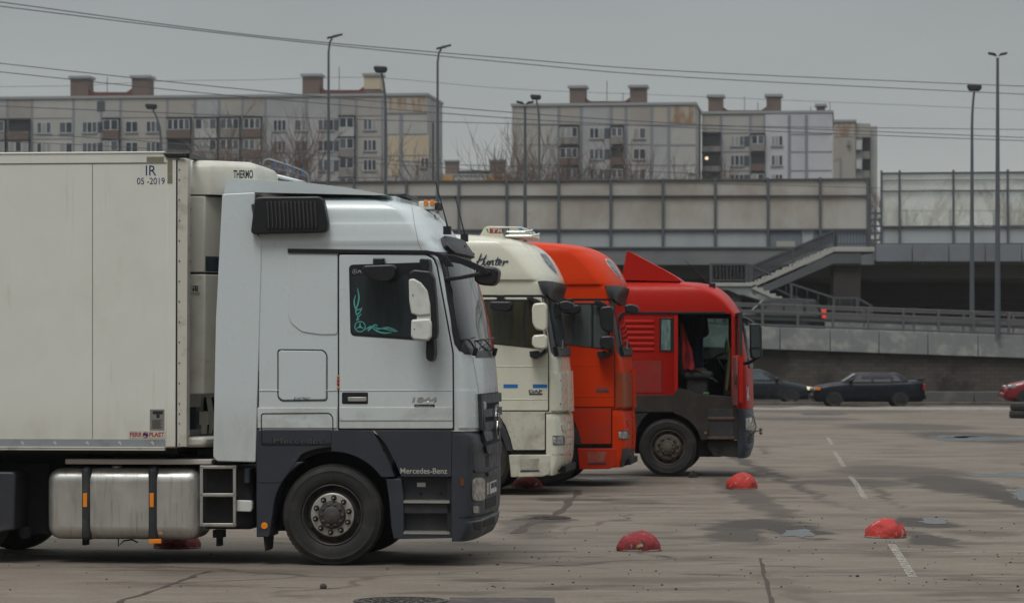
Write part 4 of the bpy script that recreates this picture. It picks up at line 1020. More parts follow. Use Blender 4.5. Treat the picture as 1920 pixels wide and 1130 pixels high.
# black lower bumper corner of the orange-red truck
SBx = Surf(F2, [(850, 1075, 1036, 0, 3.4), (868, 1072, 1036, .0, 3.4), (888, 1061, 1034, .02, 3.4)], F2.uz(1024, 820)[0])
mb = MB(); SBx.patch(mb, [(1044, 853), (1069, 853), (1066, 882), (1040, 890)], .012, .03, rnd=2); mb.build('bumper_corner', dark_grey, T3)
mb = MB(); SBx.patch(mb, [(1062, 862), (1067, 862), (1066, 876), (1061, 878)], .018, .02, rnd=2); mb.build('bumper_reflector', clear_lens, T3)

# ================================================================== red tractor with its door open (farthest)
F4 = Frame(1252, 110.0, PSI)
T4 = F4.empty('semi_truck', 'red tractor unit with open door, roof spoiler and brown-grey lower panels', 'truck')
p4 = panf(F4, T4); U4 = lambda x, y, v=0: F4.uz(x, y, v)
red_p = M('red_paint', (.40, .013, .007), .42, coat=.03, spec=.16, layers=(((.38, .02, .012), 1.3, .5, .85, .35), ((.30, .05, .035), 7, .6, .85, .18)), rvar=.05)
red_low = M('red_paint_dusty', (.30, .022, .018), .5, spec=.2, layers=(((.16, .07, .055), 2, .35, .7, .55),))
dust_grey = M('dusty_grey_plastic', (.036, .033, .030), .75, spec=.2, layers=(((.085, .073, .060), 3, .42, .78, .5), ((.04, .04, .04), 11, .55, .75, .5)))
blue_grey = M('blue_grey_plastic', (.032, .042, .062), .5, layers=((DIRT, 5, .5, .8, .35),))
m, n, b = new_mat('clear_glass'); n.nodes.remove(b)
gt, gg, gm = n.nodes.new('ShaderNodeBsdfTransparent'), n.nodes.new('ShaderNodeBsdfGlossy'), n.nodes.new('ShaderNodeMixShader')
gt.inputs[0].default_value = (.55, .66, .64, 1); gg.inputs['Roughness'].default_value = .03
fz = n.nodes.new('ShaderNodeFresnel'); fz.inputs[0].default_value = 1.6
n.links.new(fz.outputs[0], gm.inputs[0]); n.links.new(gt.outputs[0], gm.inputs[1]); n.links.new(gg.outputs[0], gm.inputs[2]); n.links.new(gm.outputs[0], n.nodes['Material Output'].inputs[0])
clear_glass = m
S4 = Surf(F4, [(527, 1285, 1140, .45, 2.2), (529, 1315, 1210, .28, 2.2), (533, 1337, 1262, .14, 2.2), (539, 1350, 1300, .07, 2.3), (548, 1362, 1325, .03, 2.4), (560, 1373, 1345, .01, 2.5), (575, 1383, 1360, 0, 2.6), (590, 1390, 1372, 0, 3),
               (620, 1398, 1378, 0, 3.2), (670, 1407, 1383, 0, 3.3), (690, 1410, 1385, 0, 3.4), (765, 1413, 1386, 0, 3.4)], U4(1252, 700)[0]-1.05)
dz0, dz1 = U4(0, 748)[1], U4(0, 590)[1]; du0, du1 = U4(1271, 660)[0], U4(1371.5, 660)[0]
wz0, wz1 = U4(0, 672, 1)[1], U4(0, 597, 1)[1]
zb, zt = S4.K[0][0], S4.K[-1][0]
zs = sorted({round(z, 4) for z in [zb, dz0, wz0, wz1, dz1, zt]+[dz1+(zt-.2-dz1)*k/12 for k in range(1, 12)]+[zt-.2*(1-k/10) for k in range(10)]+[zb+(dz1-zb)*k/14 for k in range(14)]})
zs = [z for i, z in enumerate(zs) if i == 0 or z-zs[i-1] > .004 or z in (round(dz0, 4), round(dz1, 4), round(wz0, 4), round(wz1, 4))]
fw0, fw1 = U4(1318, 620, 2.5)[0], U4(1366, 620, 2.5)[0]
rows = []; NT = 24
for z in zs:
    ub, uf, ins, a, nn_ = S4.sec(z); us = uf-a
    near = [(x if x < us else us-.001*(5-i), ins, z) for i, x in enumerate((ub, ub+.02, du0, du1))]
    fr_ = [tuple(S4.pt(z, pi/2-pi*k/NT)) for k in range(NT+1)]
    far = [(x if x < us else us-.001*(5-i), 2.5-ins, z) for i, x in enumerate((ub, ub+.02, fw0, fw1))][::-1]
    rows.append(near+fr_+far)
mb = MB(); C_ = len(rows[0]); mb.v = [p for r in rows for p in r]
for i in range(len(rows)-1):
    zm = (zs[i]+zs[i+1])/2
    for j in range(C_):
        if j == 2 and dz0 < zm < dz1: continue                          # the doorway
        if 4+7 <= j < 4+NT-7 and wz0 < zm < wz1: continue               # windscreen opening
        if j == 4+NT+1 and wz0+.0 < zm < wz1: continue                  # far door window
        mb.face((i*C_+j, i*C_+(j+1) % C_, (i+1)*C_+(j+1) % C_, (i+1)*C_+j))
mb.face([(len(rows)-1)*C_+k for k in range(C_)]); mb.face([k for k in range(C_-1, -1, -1)])
cab4 = mb.build('cab', [red_p], T4, smooth=38, recalc=False, solid=.05)
cab4.modifiers['solid'].offset = -1
cab4.data.materials.append(soot); cab4.modifiers['solid'].material_offset = 1; cab4.modifiers['solid'].material_offset_rim = 1
tw = pi/2-pi*7/NT
mb = MB(); S4.band(mb, [wz0+(wz1-wz0)*k/10 for k in range(11)], lambda z: tw, lambda z: -tw, -.01, 20, 0); mb.build('windscreen', clear_glass, cab4)
MB().prism([(fw0-.02, wz0-.02), (fw1+.02, wz0-.02), (fw1+.02, wz1+.02), (fw0-.02, wz1+.02)], 2.46, 2.465).build('window_glass', clear_glass, cab4)
mb = MB(); S4.band(mb, [wz0-.16, wz0], lambda z: tw, lambda z: -tw, .02, 20, .03); mb.build('wiper_cowl', black_plastic, cab4)
# side: ribs, quarter window, flap, gutter
p4('gutter_rail', [(1160, 584), (1360, 584), (1360, 588.5), (1160, 588.5)], black_plastic, -.014, 0, .003)
mb = MB()
for k in range(6):
    y = 600+k*10.5; mb.prism(F4.pts([(1145, y), (1224, y), (1228, y+1.6), (1228, y+4.4), (1224, y+6), (1145, y+6)], 0), -.014, .01)
mb.build('side_pressing', red_p, cab4, bevel=.014)
qw = p4('quarter_window_frame', rect(1236.5, 596, 1264, 659), black_plastic, -.008, .02, .003, 3)
p4('quarter_window', rect(1240, 599, 1257, 656), M('curtain_glass', (.14, .23, .22), .1, layers=(((.06, .10, .10), 9, .4, .65, .8, (2, 1, .6)),)), -.011, 0, 0, 2, qw)
outline(F4, MB(), rect(1150, 675, 1241, 737), -.003, .01, .010).build('flap_gap', M('red_seam', (.05, .006, .006), .6), cab4)
p4('lower_side_panel', rect(1150, 676, 1240, 736), red_low, -.004, .01, .003)
p4('door_jamb', [(1264, 592), (1271, 592), (1271, 728), (1264, 738)], red_p, -.006, .01, .003)
# spoiler on the roof
mb = MB(); sp = [(1166, 525), (1175, 471), (1180, 471), (1210, 487), (1248, 507), (1268, 519), (1277, 526), (1270, 528)]
MB().prism(F4.pts(roundpoly(sp, 4), .25), .22, 2.28).build('roof_spoiler', red_p, T4, bevel=.13, bseg=5)
a = U4(1331, 535, .4); MB().tube([(a[0], .4, a[1]-.05), (a[0], .4, a[1]+.03), (U4(1284, 492, .4)[0], .4, U4(0, 492, .4)[1])], [.02, .014, .004], 6).build('antenna', black_plastic, T4)
a = U4(1337, 536, .5); MB().box(a[0]-.05, a[0]+.04, .48, .6, a[1]-.06, a[1]+.05).build('horn_mount', black_plastic, T4, bevel=.01)
# lower body
p4('lower_panel', [(1150, 740), (1263, 740), (1263, 772), (1150, 772)], dust_grey, -.006, .2, .006)
p4('wheel_arch', [(1263, 740), (1271, 728), (1290, 731), (1308, 742), (1320, 760), (1327, 785), (1329, 822), (1314, 825)]+arc(1252, 838, 64, 8, 78, 10)+[(1263, 773)], dust_grey, -.016, .5, .008)
p4('arch_rear', [(1172, 776), (1215, 774), (1205, 785), (1196, 800), (1188, 830), (1186, 858), (1178, 858), (1172, 830)], dust_grey, .0, .4, .006)
p4('step_panel', [(1300, 738), (1384, 745), (1386, 824), (1330, 825), (1327, 785), (1320, 760)], dust_grey, -.010, .5, .004)
for y in (783, 819.5):
    a, b = U4(1328, y), U4(1377, y); MB().box(a[0], b[0], -.03, .2, a[1]-.03, a[1]+.02).build('step_tread', M('worn_step', (.11, .075, .055), .7, layers=(((.05, .03, .02), 8, .4, .7, .7),)), T4, bevel=.006)
p4('step_back', rect(1330, 766, 1374, 781), dark_grey, -.012, .05, .003); p4('step_back', rect(1332, 787, 1374, 817), dark_grey, -.012, .05, .003)
c = U4(1323, 811); MB().lathe([(.0005, -.03), (.022, -.028), (.024, -.014)], *c, 12).build('fender_bolt', steel, T4)
p4('under_step', [(1326, 826), (1384, 826), (1384, 857), (1338, 854), (1328, 840)], dust_grey, .06, .5, .006)
p4('bracket_hole', rect(1344, 837, 1357, 848), soot, .05, .1, 0, pv=.06)
SB4 = Surf(F4, [(757, 1402, 1390, .03, 3), (764, 1411, 1388, 0, 3), (800, 1414, 1388, 0, 3.4), (835, 1413, 1388, 0, 3.4), (840, 1412, 1388, 0, 3.4), (857, 1406, 1384, .02, 3.4)], U4(1383, 820)[0])
mb = MB(); z0, z1 = SB4.K[0][0], SB4.K[-1][0]; zz = [z0+(z1-z0)*k/14 for k in range(15)]; rows = [SB4.row(z, 20) for z in zz]; mb.grid(rows, True); nR = len(rows[0])
mb.face([14*nR+k for k in range(nR)]); mb.face([k for k in range(nR-1, -1, -1)]); bp4 = mb.build('bumper', blue_grey, T4, recalc=True)
mb = MB(); SB4.patch(mb, [(1397, 783), (1411, 782), (1413, 806), (1398, 806)], .012, .03, rnd=3); mb.build('headlight', lens_m, bp4)
mb = MB()
for k in range(3): SB4.patch(mb, [(1402, 818+k*5), (1411, 815+k*5), (1411, 817.5+k*5), (1402, 821+k*5)], .012, .02, 1)
mb.build('bumper_vent', soot, bp4)
mb = MB(); SB4.patch(mb, [(1386, 840.5), (1411, 840), (1411, 842), (1386, 842.5)], .002, .01, 1); mb.build('bumper_gap', seam_m, bp4)
a = U4(1409, 800, .3); mb = MB(); mb.tube([(a[0]-.05, .3, a[1]+.25), (a[0]+.04, .28, a[1]+.18), (a[0]+.08, .26, a[1]), (a[0]+.05, .25, a[1]-.1), (a[0]-.03, .3, a[1]-.14)], .012, 6)
mb.tube([(a[0]+.02, .3, a[1]-.08), (a[0]+.15, .3, a[1]-.06)], .014, 6); mb.ellipsoid((a[0]+.16, .3, a[1]-.04), (.03, .03, .03), 8, 6); mb.ellipsoid((a[0]+.16, .3, a[1]-.10), (.03, .03, .03), 8, 6)
mb.build('lamp_guard', steel, T4)
p4('corner_gap', [(1384, 700), (1388, 700), (1388, 765), (1384, 765)], soot, -.004, .1, 0)
# bunny-and-bones sticker on the corner, small tag on the jamb
q0_ = S4.hit(1401.5, 738); P0 = S4.pt(q0_[0], q0_[1]); N0 = S4.nrm(*q0_); E1 = Vector((-N0.y, N0.x, 0)).normalized()
if E1.x < 0: E1 = -E1
def sticker(mb, pts, k):
    pts = [P0+N0*(.006+k*.001)+E1*x+Vector((0, 0, z)) for x, z in pts]; mb.add(pts, [tuple(range(len(pts)))])
mb = MB(); el = lambda cx, cz, rx, rz, a=0: [(cx+rx*cos(t)*cos(a)-rz*sin(t)*sin(a), cz+rx*cos(t)*sin(a)+rz*sin(t)*cos(a)) for t in [2*pi*i/16 for i in range(16)]]
for i, sh in enumerate((el(.0, -.01, .042, .045), el(-.045, .075, .017, .062, .38), el(.035, .075, .016, .060, -.22), el(0, -.075, .075, .012, .42), el(0, -.075, .075, .012, -.42), el(-.068, -.045, .014, .012), el(.068, -.045, .014, .012), el(-.068, -.105, .014, .012), el(.068, -.105, .014, .012), el(.02, -.045, .03, .02))): sticker(mb, sh, i)
mb.build('corner_sticker', plate_white, cab4, smooth=0)
p4('jamb_label', rect(1373, 693, 1379, 705), plate_white, -.010, 0, 0)
# cab inside
fl = U4(0, 746)[1]
IN = M('cab_trim', (.022, .023, .025), .7, layers=(((.05, .048, .045), 4, .5, .8, .5),)); CLOTH = M('seat_cloth', (.030, .032, .038), .9)
MB().box(du0-.95, du1+.1, .06, 2.44, fl-.10, fl).build('cab_floor', IN, T4)
MB().box(du0-.98, du0-.42, .06, 2.44, fl, fl+.62).build('bunk', CLOTH, T4, bevel=.04)
dk = MB(); q0 = U4(1345, 0, 1.2)[0]; dk.prism([(q0+.12, fl+.05), (q0+.45, fl+.05), (q0+.50, fl+.70), (q0+.35, fl+.74), (q0+.16, fl+.60)], .75, 2.4); dash = dk.build('dashboard', IN, T4, bevel=.03)
mb = MB(); c0 = Vector((q0-.05, 1.75, fl+.72)); ax = Vector((-.5, 0, .86))
e1 = Vector((0, 1, 0)); e2 = ax.cross(e1)
mb.tube([c0+(e1*cos(2*pi*k/24)+e2*sin(2*pi*k/24))*.22 for k in range(25)], .018, 7, cap=False)
for k in (0, 2, 4): mb.tube([c0, c0+(e1*cos(pi/6+2*pi*k/6)+e2*sin(pi/6+2*pi*k/6))*.22], .016, 5)
mb.tube([c0, c0-ax*.35], .03, 7); mb.build('steering_wheel', black_plastic, T4)
def seat(v, lab):
    s = bpy.data.objects.new('seat', None); COL.objects.link(s); s.parent = T4
    x = U4(1282, 0, v)[0]
    MB().box(x, x+.50, v-.24, v+.24, fl+.34, fl+.47).build('cushion', CLOTH, s, bevel=.05, bseg=3)
    MB().prism([(x-.06, fl+.40), (x+.08, fl+.40), (x-.06, fl+1.06), (x-.18, fl+1.06)], v-.23, v+.23).build('backrest', CLOTH, s, bevel=.05, bseg=3)
    MB().box(x+.05, x+.42, v-.18, v+.18, fl, fl+.34).build('seat_base', IN, s, bevel=.03)
    return x
sx = seat(.55, ''); seat(1.85, '')
# door leaf, swung open towards the camera
leaf = bpy.data.objects.new('door', None); COL.objects.link(leaf); leaf.parent = T4
leaf.location = (U4(1381, 660)[0], -.03, 0); leaf.rotation_euler = (0, 0, radians(-90+6.0))
zd0, zd1, zw = U4(0, 762)[1], U4(0, 592)[1], U4(0, 665)[1]
MB().prism([(0, zd0), (1.0, zd0), (1.08, zd0+.1), (1.08, zw), (0, zw)], -.035, .035).build('door_panel', red_p, leaf, bevel=.015)
MB().prism([(.06, zd0+.05), (1.0, zd0+.05), (1.03, zw-.02), (.06, zw-.02)], -.075, -.036).build('door_trim', M('door_lining', (.24, .07, .07), .6, layers=(((.12, .05, .05), 4, .4, .7, .5),)), leaf, bevel=.02)
fr_ = MB()
for a, b in (((0.02, zw), (0.02, zd1)), ((0.02, zd1), (.95, zd1)), ((.95, zd1), (1.06, zw))): fr_.bar((a[0], 0, a[1]), (b[0], 0, b[1]), .06, .05)
fr_.build('window_frame', black_plastic, leaf)
MB().prism([(.03, zw), (1.05, zw), (.94, zd1), (.03, zd1)], -.004, .004).build('window_glass', glass_m, leaf)
MB().box(.93, 1.05, -.10, -.07, zw-.50, zw-.32).build('door_handle', black_plastic, leaf, bevel=.02)
# mirror on the open door, its glass turned to the camera
mg = M('mirror_glass', (.22, .26, .26), .04, 1.0)
lo = lambda x, y, v=-.55: (F4.uz(x, y, v)[0], F4.uz(x, y, v)[1])
mh = MB().prism([lo(*q) for q in roundpoly([(1405, 606), (1424, 606), (1428, 614), (1429, 668), (1425, 673), (1410, 672), (1406, 664)], 3)], -.56, -.36).build('mirror', black_plastic, T4, bevel=.02)
MB().prism([lo(*q) for q in roundpoly([(1408.5, 610), (1423.5, 611), (1425.5, 651), (1409, 651)], 1.5)], -.564, -.55).build('mirror_glass', mg, mh)
MB().prism([lo(*q) for q in roundpoly([(1409, 655), (1425.5, 655), (1425, 669), (1412, 670)], 1.5)], -.564, -.55).build('mirror_glass', mg, mh)
L4 = lambda x, y, v: (F4.uz(x, y, v)[0], v, F4.uz(x, y, v)[1])
MB().tube([L4(1388, 596, -.3), L4(1402, 598, -.4), L4(1415, 607, -.45)], .028, 8).build('mirror_arm', black_plastic, mh)
MB().tube([L4(1390, 682, -.3), L4(1404, 680, -.4), L4(1418, 672, -.45)], .028, 8).build('mirror_arm', black_plastic, mh)
p4('front_mirror', [(1384, 592), (1392, 590), (1402, 600), (1404, 608), (1400, 609), (1390, 602)], black_plastic, -.1, .12, .02, 2)
zw4 = U4(1252, 838.5)[1]
dust_steel = M('dusty_wheel', (.085, .075, .062), .8, layers=(((.14, .115, .09), 6, .4, .7, .6),))
for u_, v_ in ((0, .02), (0, 2.16), (-3.6, .02), (-3.6, 2.16)): truck_wheel(T4, u_, zw4, v_, zw4+.002, (dust_steel, dust_steel), flange=False)
mb = MB()
for v in (.8, 1.62): mb.box(-4.9, 1.0, v, v+.08, .72, .98)
mb.box(-.6, 1.1, .45, 2.05, .60, 1.25); mb.box(-.9, -.6, .05, 2.45, .95, 1.25); mb.box(-4.5, -2.4, .85, 1.7, .98, 1.12); mb.box(-3.67, -3.53, .3, 2.2, .42, .58); mb.box(-.07, .07, .3, 2.2, .36, .5); mb.box(.5, .9, .25, .6, .33, .6)
mb.build('chassis', soot, T4)
MB().box(-2.6, -1.0, .1, .75, .45, 1.1).build('fuel_tank', alloy, T4, bevel=.1, bseg=4)
MB().prism([(.6*cos(a*pi/16), zw4+.6*sin(a*pi/16)) for a in range(-1, 18)], .42, .47).build('arch_liner', soot, T4)
# clothes and things lying in the cab
def cloth(name, label, cat, rows, mat, fr=F4, thick=.02):
    mb = MB(); mb.grid(rows); o = mb.build(name, mat, None, smooth=180, solid=thick, sub=1)
    o.location = fr.O; o.rotation_euler = (0, 0, -fr.psi); return tag(o, label, cat)
def drape(px, v, amp, sd):
    """rows of (left x, right x, y) as seen, folded in depth"""
    r = random.Random(sd); rows = []
    ph = r.random()*6
    for i, (xl, xr, y) in enumerate(px):
        row = []
        for k in range(9):
            q = k/8; vv = v+amp*sin(q*9+ph+i*.5)+amp*.6*sin(q*4+i*.9)
            uu, z = F4.uz(xl+(xr-xl)*q, y+1.5*sin(q*7+i), v); row.append((uu, vv, z))
        rows.append(row)
    return rows
cloth('red_jacket', 'red jacket draped over the seat in the open red tractor', 'jacket', drape([(1276, 1281, 606), (1276, 1284, 618), (1276, 1289, 632), (1276, 1293, 645), (1277, 1298, 657), (1278, 1299, 668), (1280, 1301, 680), (1281, 1303, 690), (1284, 1300, 694)], .30, .035, 1), M('red_cloth', (.30, .012, .014), .85, layers=(((.10, .008, .01), 5, .4, .7, .7),)))
cloth('dark_jacket', 'black jacket hanging inside the open doorway of the red tractor', 'jacket', drape([(1290, 1326, 592), (1288, 1328, 602), (1290, 1329, 612), (1296, 1331, 622), (1300, 1330, 630), (1302, 1322, 634)], .9, .04, 2), M('black_cloth', (.010, .011, .016), .9))
cloth('blue_trousers', 'dark blue trousers hanging below the black jacket in the cab', 'trousers', drape([(1300, 1320, 628), (1301, 1319, 645), (1301, 1319, 660), (1302, 1319, 675), (1303, 1319, 692)], .95, .03, 3), M('navy_cloth', (.018, .035, .075), .9))
cloth('brown_blanket', 'dark brown blanket thrown over the seat cushion in the red tractor', 'blanket', [[(sx+.02+.5*q/8+(0 if i < 4 else .03*(i-3)), .30+.05*i, fl+.50+.05*sin(q*.8+i)-(.0 if q < 6 else .06*(q-5))) for q in range(9)] for i in range(7)], M('brown_cloth', (.035, .028, .022), .95))
bt = F4.empty('drink_bottle', 'green bottle standing on the dashboard of the red tractor', 'bottle'); c = U4(1363, 660, .9)
MB().lathe([(.001, 0), (.038, 0), (.04, .02), (.04, .16), (.02, .20)], c[0], c[1], 14, axis='z', c2=.9).build('bottle_body', M('green_label', (.07, .16, .05), .4), bt)
MB().lathe([(.02, .20), (.02, .24), (.001, .24)], c[0], c[1], 12, axis='z', c2=.9).build('bottle_cap', M('pale_cap', (.3, .4, .3), .4), bt)
bb_ = F4.empty('green_box', 'small green packet lying on the cab floor of the red tractor', 'packet'); c = U4(1323, 0, .4)[0]
MB().box(c-.04, c+.06, .3, .42, fl, fl+.11).build('packet_body', M('packet_green', (.02, .12, .04), .5), bb_, bevel=.008)
MB().box(c-.04, c+.06, .298, .422, fl+.09, fl+.112).build('packet_lid', M('packet_pale', (.10, .2, .08), .5), bb_, bevel=.008)
cloth('yellow_curtain', 'narrow olive yellow curtain hanging beside the open doorway', 'curtain', drape([(1366, 1370, 650), (1364, 1369.5, 680), (1361, 1368, 710), (1358, 1366, 734)], .35, .03, 5), M('olive_cloth', (.075, .060, .024), .9))
mt = MB().box(U4(1325, 0, .3)[0], U4(1371, 0, .3)[0], .07, .6, fl+.001, fl+.016).build('door_mat', M('blue_mat', (.015, .03, .07), .9), None, bevel=.004); mt.location = F4.O; mt.rotation_euler = (0, 0, -PSI); tag(mt, 'dark blue mat on the cab floor of the red tractor', 'mat')
# ================================================================== the yard, the road, paint and puddles
def asphalt():
    m, n, b = new_mat('yard_asphalt')
    geo = n.nodes.new('ShaderNodeNewGeometry').outputs['Position']
    base = (.205, .173, .140)
    c = base
    c = mixc(n, mul(n, noise_mask(n, geo, .22, .35, .7, 6, .6), .55), c, (.135, .113, .094))
    c = mixc(n, mul(n, noise_mask(n, geo, .9, .45, .75, 6, .65, (1, 1, 1), (9, 2, 0)), .5), c, (.225, .198, .166))
    c = mixc(n, mul(n, noise_mask(n, geo, 26, .35, .75, 4, .7, (1, 1, 1), (3, 1, 0)), .45), c, (.098, .084, .072))
    c = mixc(n, mul(n, noise_mask(n, geo, 11, .48, .68, 5, .75, (1, 1, 1), (1, 8, 0)), .4), c, (.10, .086, .074))
    c = mixc(n, mul(n, noise_mask(n, geo, 7, .60, .72, 5, .75, (1, 1, 1), (5, 3, 0)), .5), c, (.25, .225, .19))
    c = mixc(n, mul(n, noise_mask(n, geo, 90, .55, .7, 2, .7), .35), c, (.28, .255, .22))
    c = mixc(n, mul(n, noise_mask(n, geo, 1, .46, .66, 6, .6, (.40, .85, 1), (2, 7, 0)), .6), c, (.088, .072, .061))
    c = mixc(n, mul(n, noise_mask(n, geo, 1, .52, .70, 5, .65, (.8, 1.9, 1), (8, 1, 0)), .5), c, (.24, .212, .178))
    # damp, oily patches of this yard, each where it lies
    mpn = n.nodes.new('ShaderNodeTexNoise'); mpn.inputs['Scale'].default_value = .8; mpn.inputs['Detail'].default_value = 6; mpn.inputs['Roughness'].default_value = .65
    n.links.new(geo, mpn.inputs['Vector'])
    ad = n.nodes.new('ShaderNodeVectorMath'); ad.operation = 'MULTIPLY_ADD'; ad.inputs[1].default_value = (1.3, 4.2, 0); ad.inputs[2].default_value = (-.65, -2.1, 0)
    n.links.new(mpn.outputs['Color'], ad.inputs[0])
    sm = n.nodes.new('ShaderNodeVectorMath'); sm.operation = 'ADD'; n.links.new(geo, sm.inputs[0]); n.links.new(ad.outputs[0], sm.inputs[1])
    mask = None
    for x, y, w, h, amt in ((1430, 880, 40, 190, .8), (1440, 985, 230, 26, .9), (1380, 1000, 130, 46, .75), (1420, 940, 90, 110, .6), (1500, 998, 130, 24, .95), (1690, 885, 300, 30, .55), (1600, 905, 260, 16, .6),
                            (1810, 912, 200, 50, .8), (1900, 935, 120, 60, .9), (1730, 978, 110, 20, .9), (1740, 1012, 90, 40, .85), (1020, 972, 130, 22, .85), (980, 990, 120, 40, .5), (1560, 770, 420, 12, .5), (1700, 800, 300, 16, .55),
                            (1840, 820, 260, 26, .75), (1500, 785, 260, 8, .6), (1300, 890, 300, 10, .6), (1090, 935, 220, 8, .7), (1480, 1105, 60, 90, .25), (1180, 940, 120, 14, .4), (1850, 1000, 160, 14, .4), (1000, 900, 240, 16, .6)):
        p = ground(x, y); near, far = ground(x, y+h/2).y, ground(x, max(y-h/2, 690)).y
        rx = w/2/FPX*p.y; ry = (far-near)/2
        v = n.nodes.new('ShaderNodeVectorMath'); v.operation = 'MULTIPLY_ADD'
        v.inputs[1].default_value = (1/rx, 1/ry, 0); v.inputs[2].default_value = (-p.x/rx, -(near+far)/2/ry, 0)
        n.links.new(sm.outputs[0], v.inputs[0])
        ln = n.nodes.new('ShaderNodeVectorMath'); ln.operation = 'LENGTH'; n.links.new(v.outputs[0], ln.inputs[0])
        r = n.nodes.new('ShaderNodeMapRange'); r.interpolation_type = 'SMOOTHSTEP'; r.inputs[1].default_value = .62; r.inputs[2].default_value = 1.06; r.inputs[3].default_value = amt; r.inputs[4].default_value = 0
        n.links.new(ln.outputs[1], r.inputs[0])
        if mask is None: mask = r.outputs[0]
        else:
            q = n.nodes.new('ShaderNodeMath'); q.operation = 'MAXIMUM'; n.links.new(mask, q.inputs[0]); n.links.new(r.outputs[0], q.inputs[1]); mask = q.outputs[0]
    c = mixc(n, mask, c, (.036, .029, .025))
    c = mixc(n, mul(n, noise_mask(n, geo, .8, .57, .64, 7, .6, (.6, 1.2, 1), (13, 4, 0)), .55), c, (.060, .049, .042))
    # meandering cracks
    vt = n.nodes.new('ShaderNodeTexVoronoi'); vt.feature = 'DISTANCE_TO_EDGE'; vt.inputs['Scale'].default_value = .16
    mp2 = n.nodes.new('ShaderNodeVectorMath'); mp2.operation = 'MULTIPLY_ADD'; mp2.inputs[1].default_value = (.9, .9, 0)
    t2 = n.nodes.new('ShaderNodeTexNoise'); t2.inputs['Scale'].default_value = 1.1; t2.inputs['Detail'].default_value = 7; n.links.new(geo, t2.inputs['Vector'])
    n.links.new(t2.outputs['Color'], mp2.inputs[0]); n.links.new(geo, mp2.inputs[2]); n.links.new(mp2.outputs[0], vt.inputs['Vector'])
    cr = n.nodes.new('ShaderNodeMapRange'); cr.inputs[1].default_value = .010; cr.inputs[2].default_value = .003
    n.links.new(vt.outputs[0], cr.inputs[0])
    crm = mul(n, mul(n, cr.outputs[0], noise_mask(n, geo, .12, .42, .6, 2)), .6)
    c = mixc(n, crm, c, (.055, .045, .038))
    n.links.new(c, b.inputs['Base Color'])
    rr = n.nodes.new('ShaderNodeMapRange'); rr.inputs[3].default_value = .85; rr.inputs[4].default_value = .62; n.links.new(mask, rr.inputs[0]); n.links.new(rr.outputs[0], b.inputs['Roughness'])
    b.inputs['Specular IOR Level'].default_value = .15
    tn = n.nodes.new('ShaderNodeTexNoise'); tn.inputs['Scale'].default_value = 45; tn.inputs['Detail'].default_value = 5; n.links.new(geo, tn.inputs['Vector'])
    tw_ = n.nodes.new('ShaderNodeTexNoise'); tw_.inputs['Scale'].default_value = .7; tw_.inputs['Detail'].default_value = 3; n.links.new(geo, tw_.inputs['Vector'])
    sb = n.nodes.new('ShaderNodeMath'); sb.operation = 'MULTIPLY_ADD'; sb.inputs[1].default_value = 6; n.links.new(tw_.outputs[0], sb.inputs[0]); n.links.new(tn.outputs[0], sb.inputs[2])
    bp = n.nodes.new('ShaderNodeBump'); bp.inputs['Strength'].default_value = .5; bp.inputs['Distance'].default_value = .012; n.links.new(sb.outputs[0], bp.inputs['Height']); n.links.new(bp.outputs[0], b.inputs['Normal'])
    return m
GM = asphalt()
ys, xs = [-30, 10, 20, 26, 30]+[32+2*k for k in range(50)]+[140, 200, 400, 800, 2500], [-1500, -200, -60, -25, -12, -6, 0, 6, 12, 25, 60, 200, 1500]
mb = MB(); mb.grid([[(x, y, 0) for x in xs] for y in ys]); mb.build('ground', GM, kind='structure', smooth=0)
road_m = M('road_asphalt', (.085, .078, .070), .85, layers=(((.12, .108, .09), .15, .4, .7, .6, (1, 3, 1)), ((.05, .046, .043), 1.2, .5, .75, .5)), bump=.3)
MB().box(-120, 120, 126.5, 136, -.05, .004).build('road', road_m, kind='structure', smooth=0)
# gravelly verge and worn kerb between yard and road
verge_m = M('verge_gravel', (.24, .215, .185), .95, layers=(((.14, .12, .10), 3, .4, .65, .6), ((.25, .23, .20), 14, .55, .7, .6)), bump=.8, bscale=8)
mb = MB(); rr = random.Random(4); rows = []
for j, (y, h) in enumerate(((117.2, 0), (117.8, .05), (118.6, .09), (119.4, .06), (120.4, .02))):
    rows.append([(x*1.0, y+rr.uniform(-.3, .3), h*rr.uniform(.3, 1.3)+.004) for x in range(-100, 101)])
mb.grid(rows).build('verge', verge_m, kind='structure')
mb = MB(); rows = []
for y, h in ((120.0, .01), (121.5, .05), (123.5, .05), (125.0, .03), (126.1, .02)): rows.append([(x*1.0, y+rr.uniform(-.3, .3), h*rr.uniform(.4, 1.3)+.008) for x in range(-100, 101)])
mb.grid(rows).build('shaded_dirt_strip', M('dirt_and_slope_shade', (.105, .080, .064), .95, layers=(((.06, .045, .038), 1.5, .4, .65, .7), ((.16, .13, .105), 7, .55, .7, .6)), bump=.8, bscale=8), kind='structure')  # brown dirt whose dark tone also paints in the verge slope's shadow
kerb_m = M('kerb_stone', (.13, .115, .10), .9, layers=(((.06, .05, .045), 1.5, .4, .7, .7),), bump=.5)
MB().box(-120, 120, 126.1, 126.5, -.05, .16).build('kerb', kerb_m, kind='structure', bevel=.02)
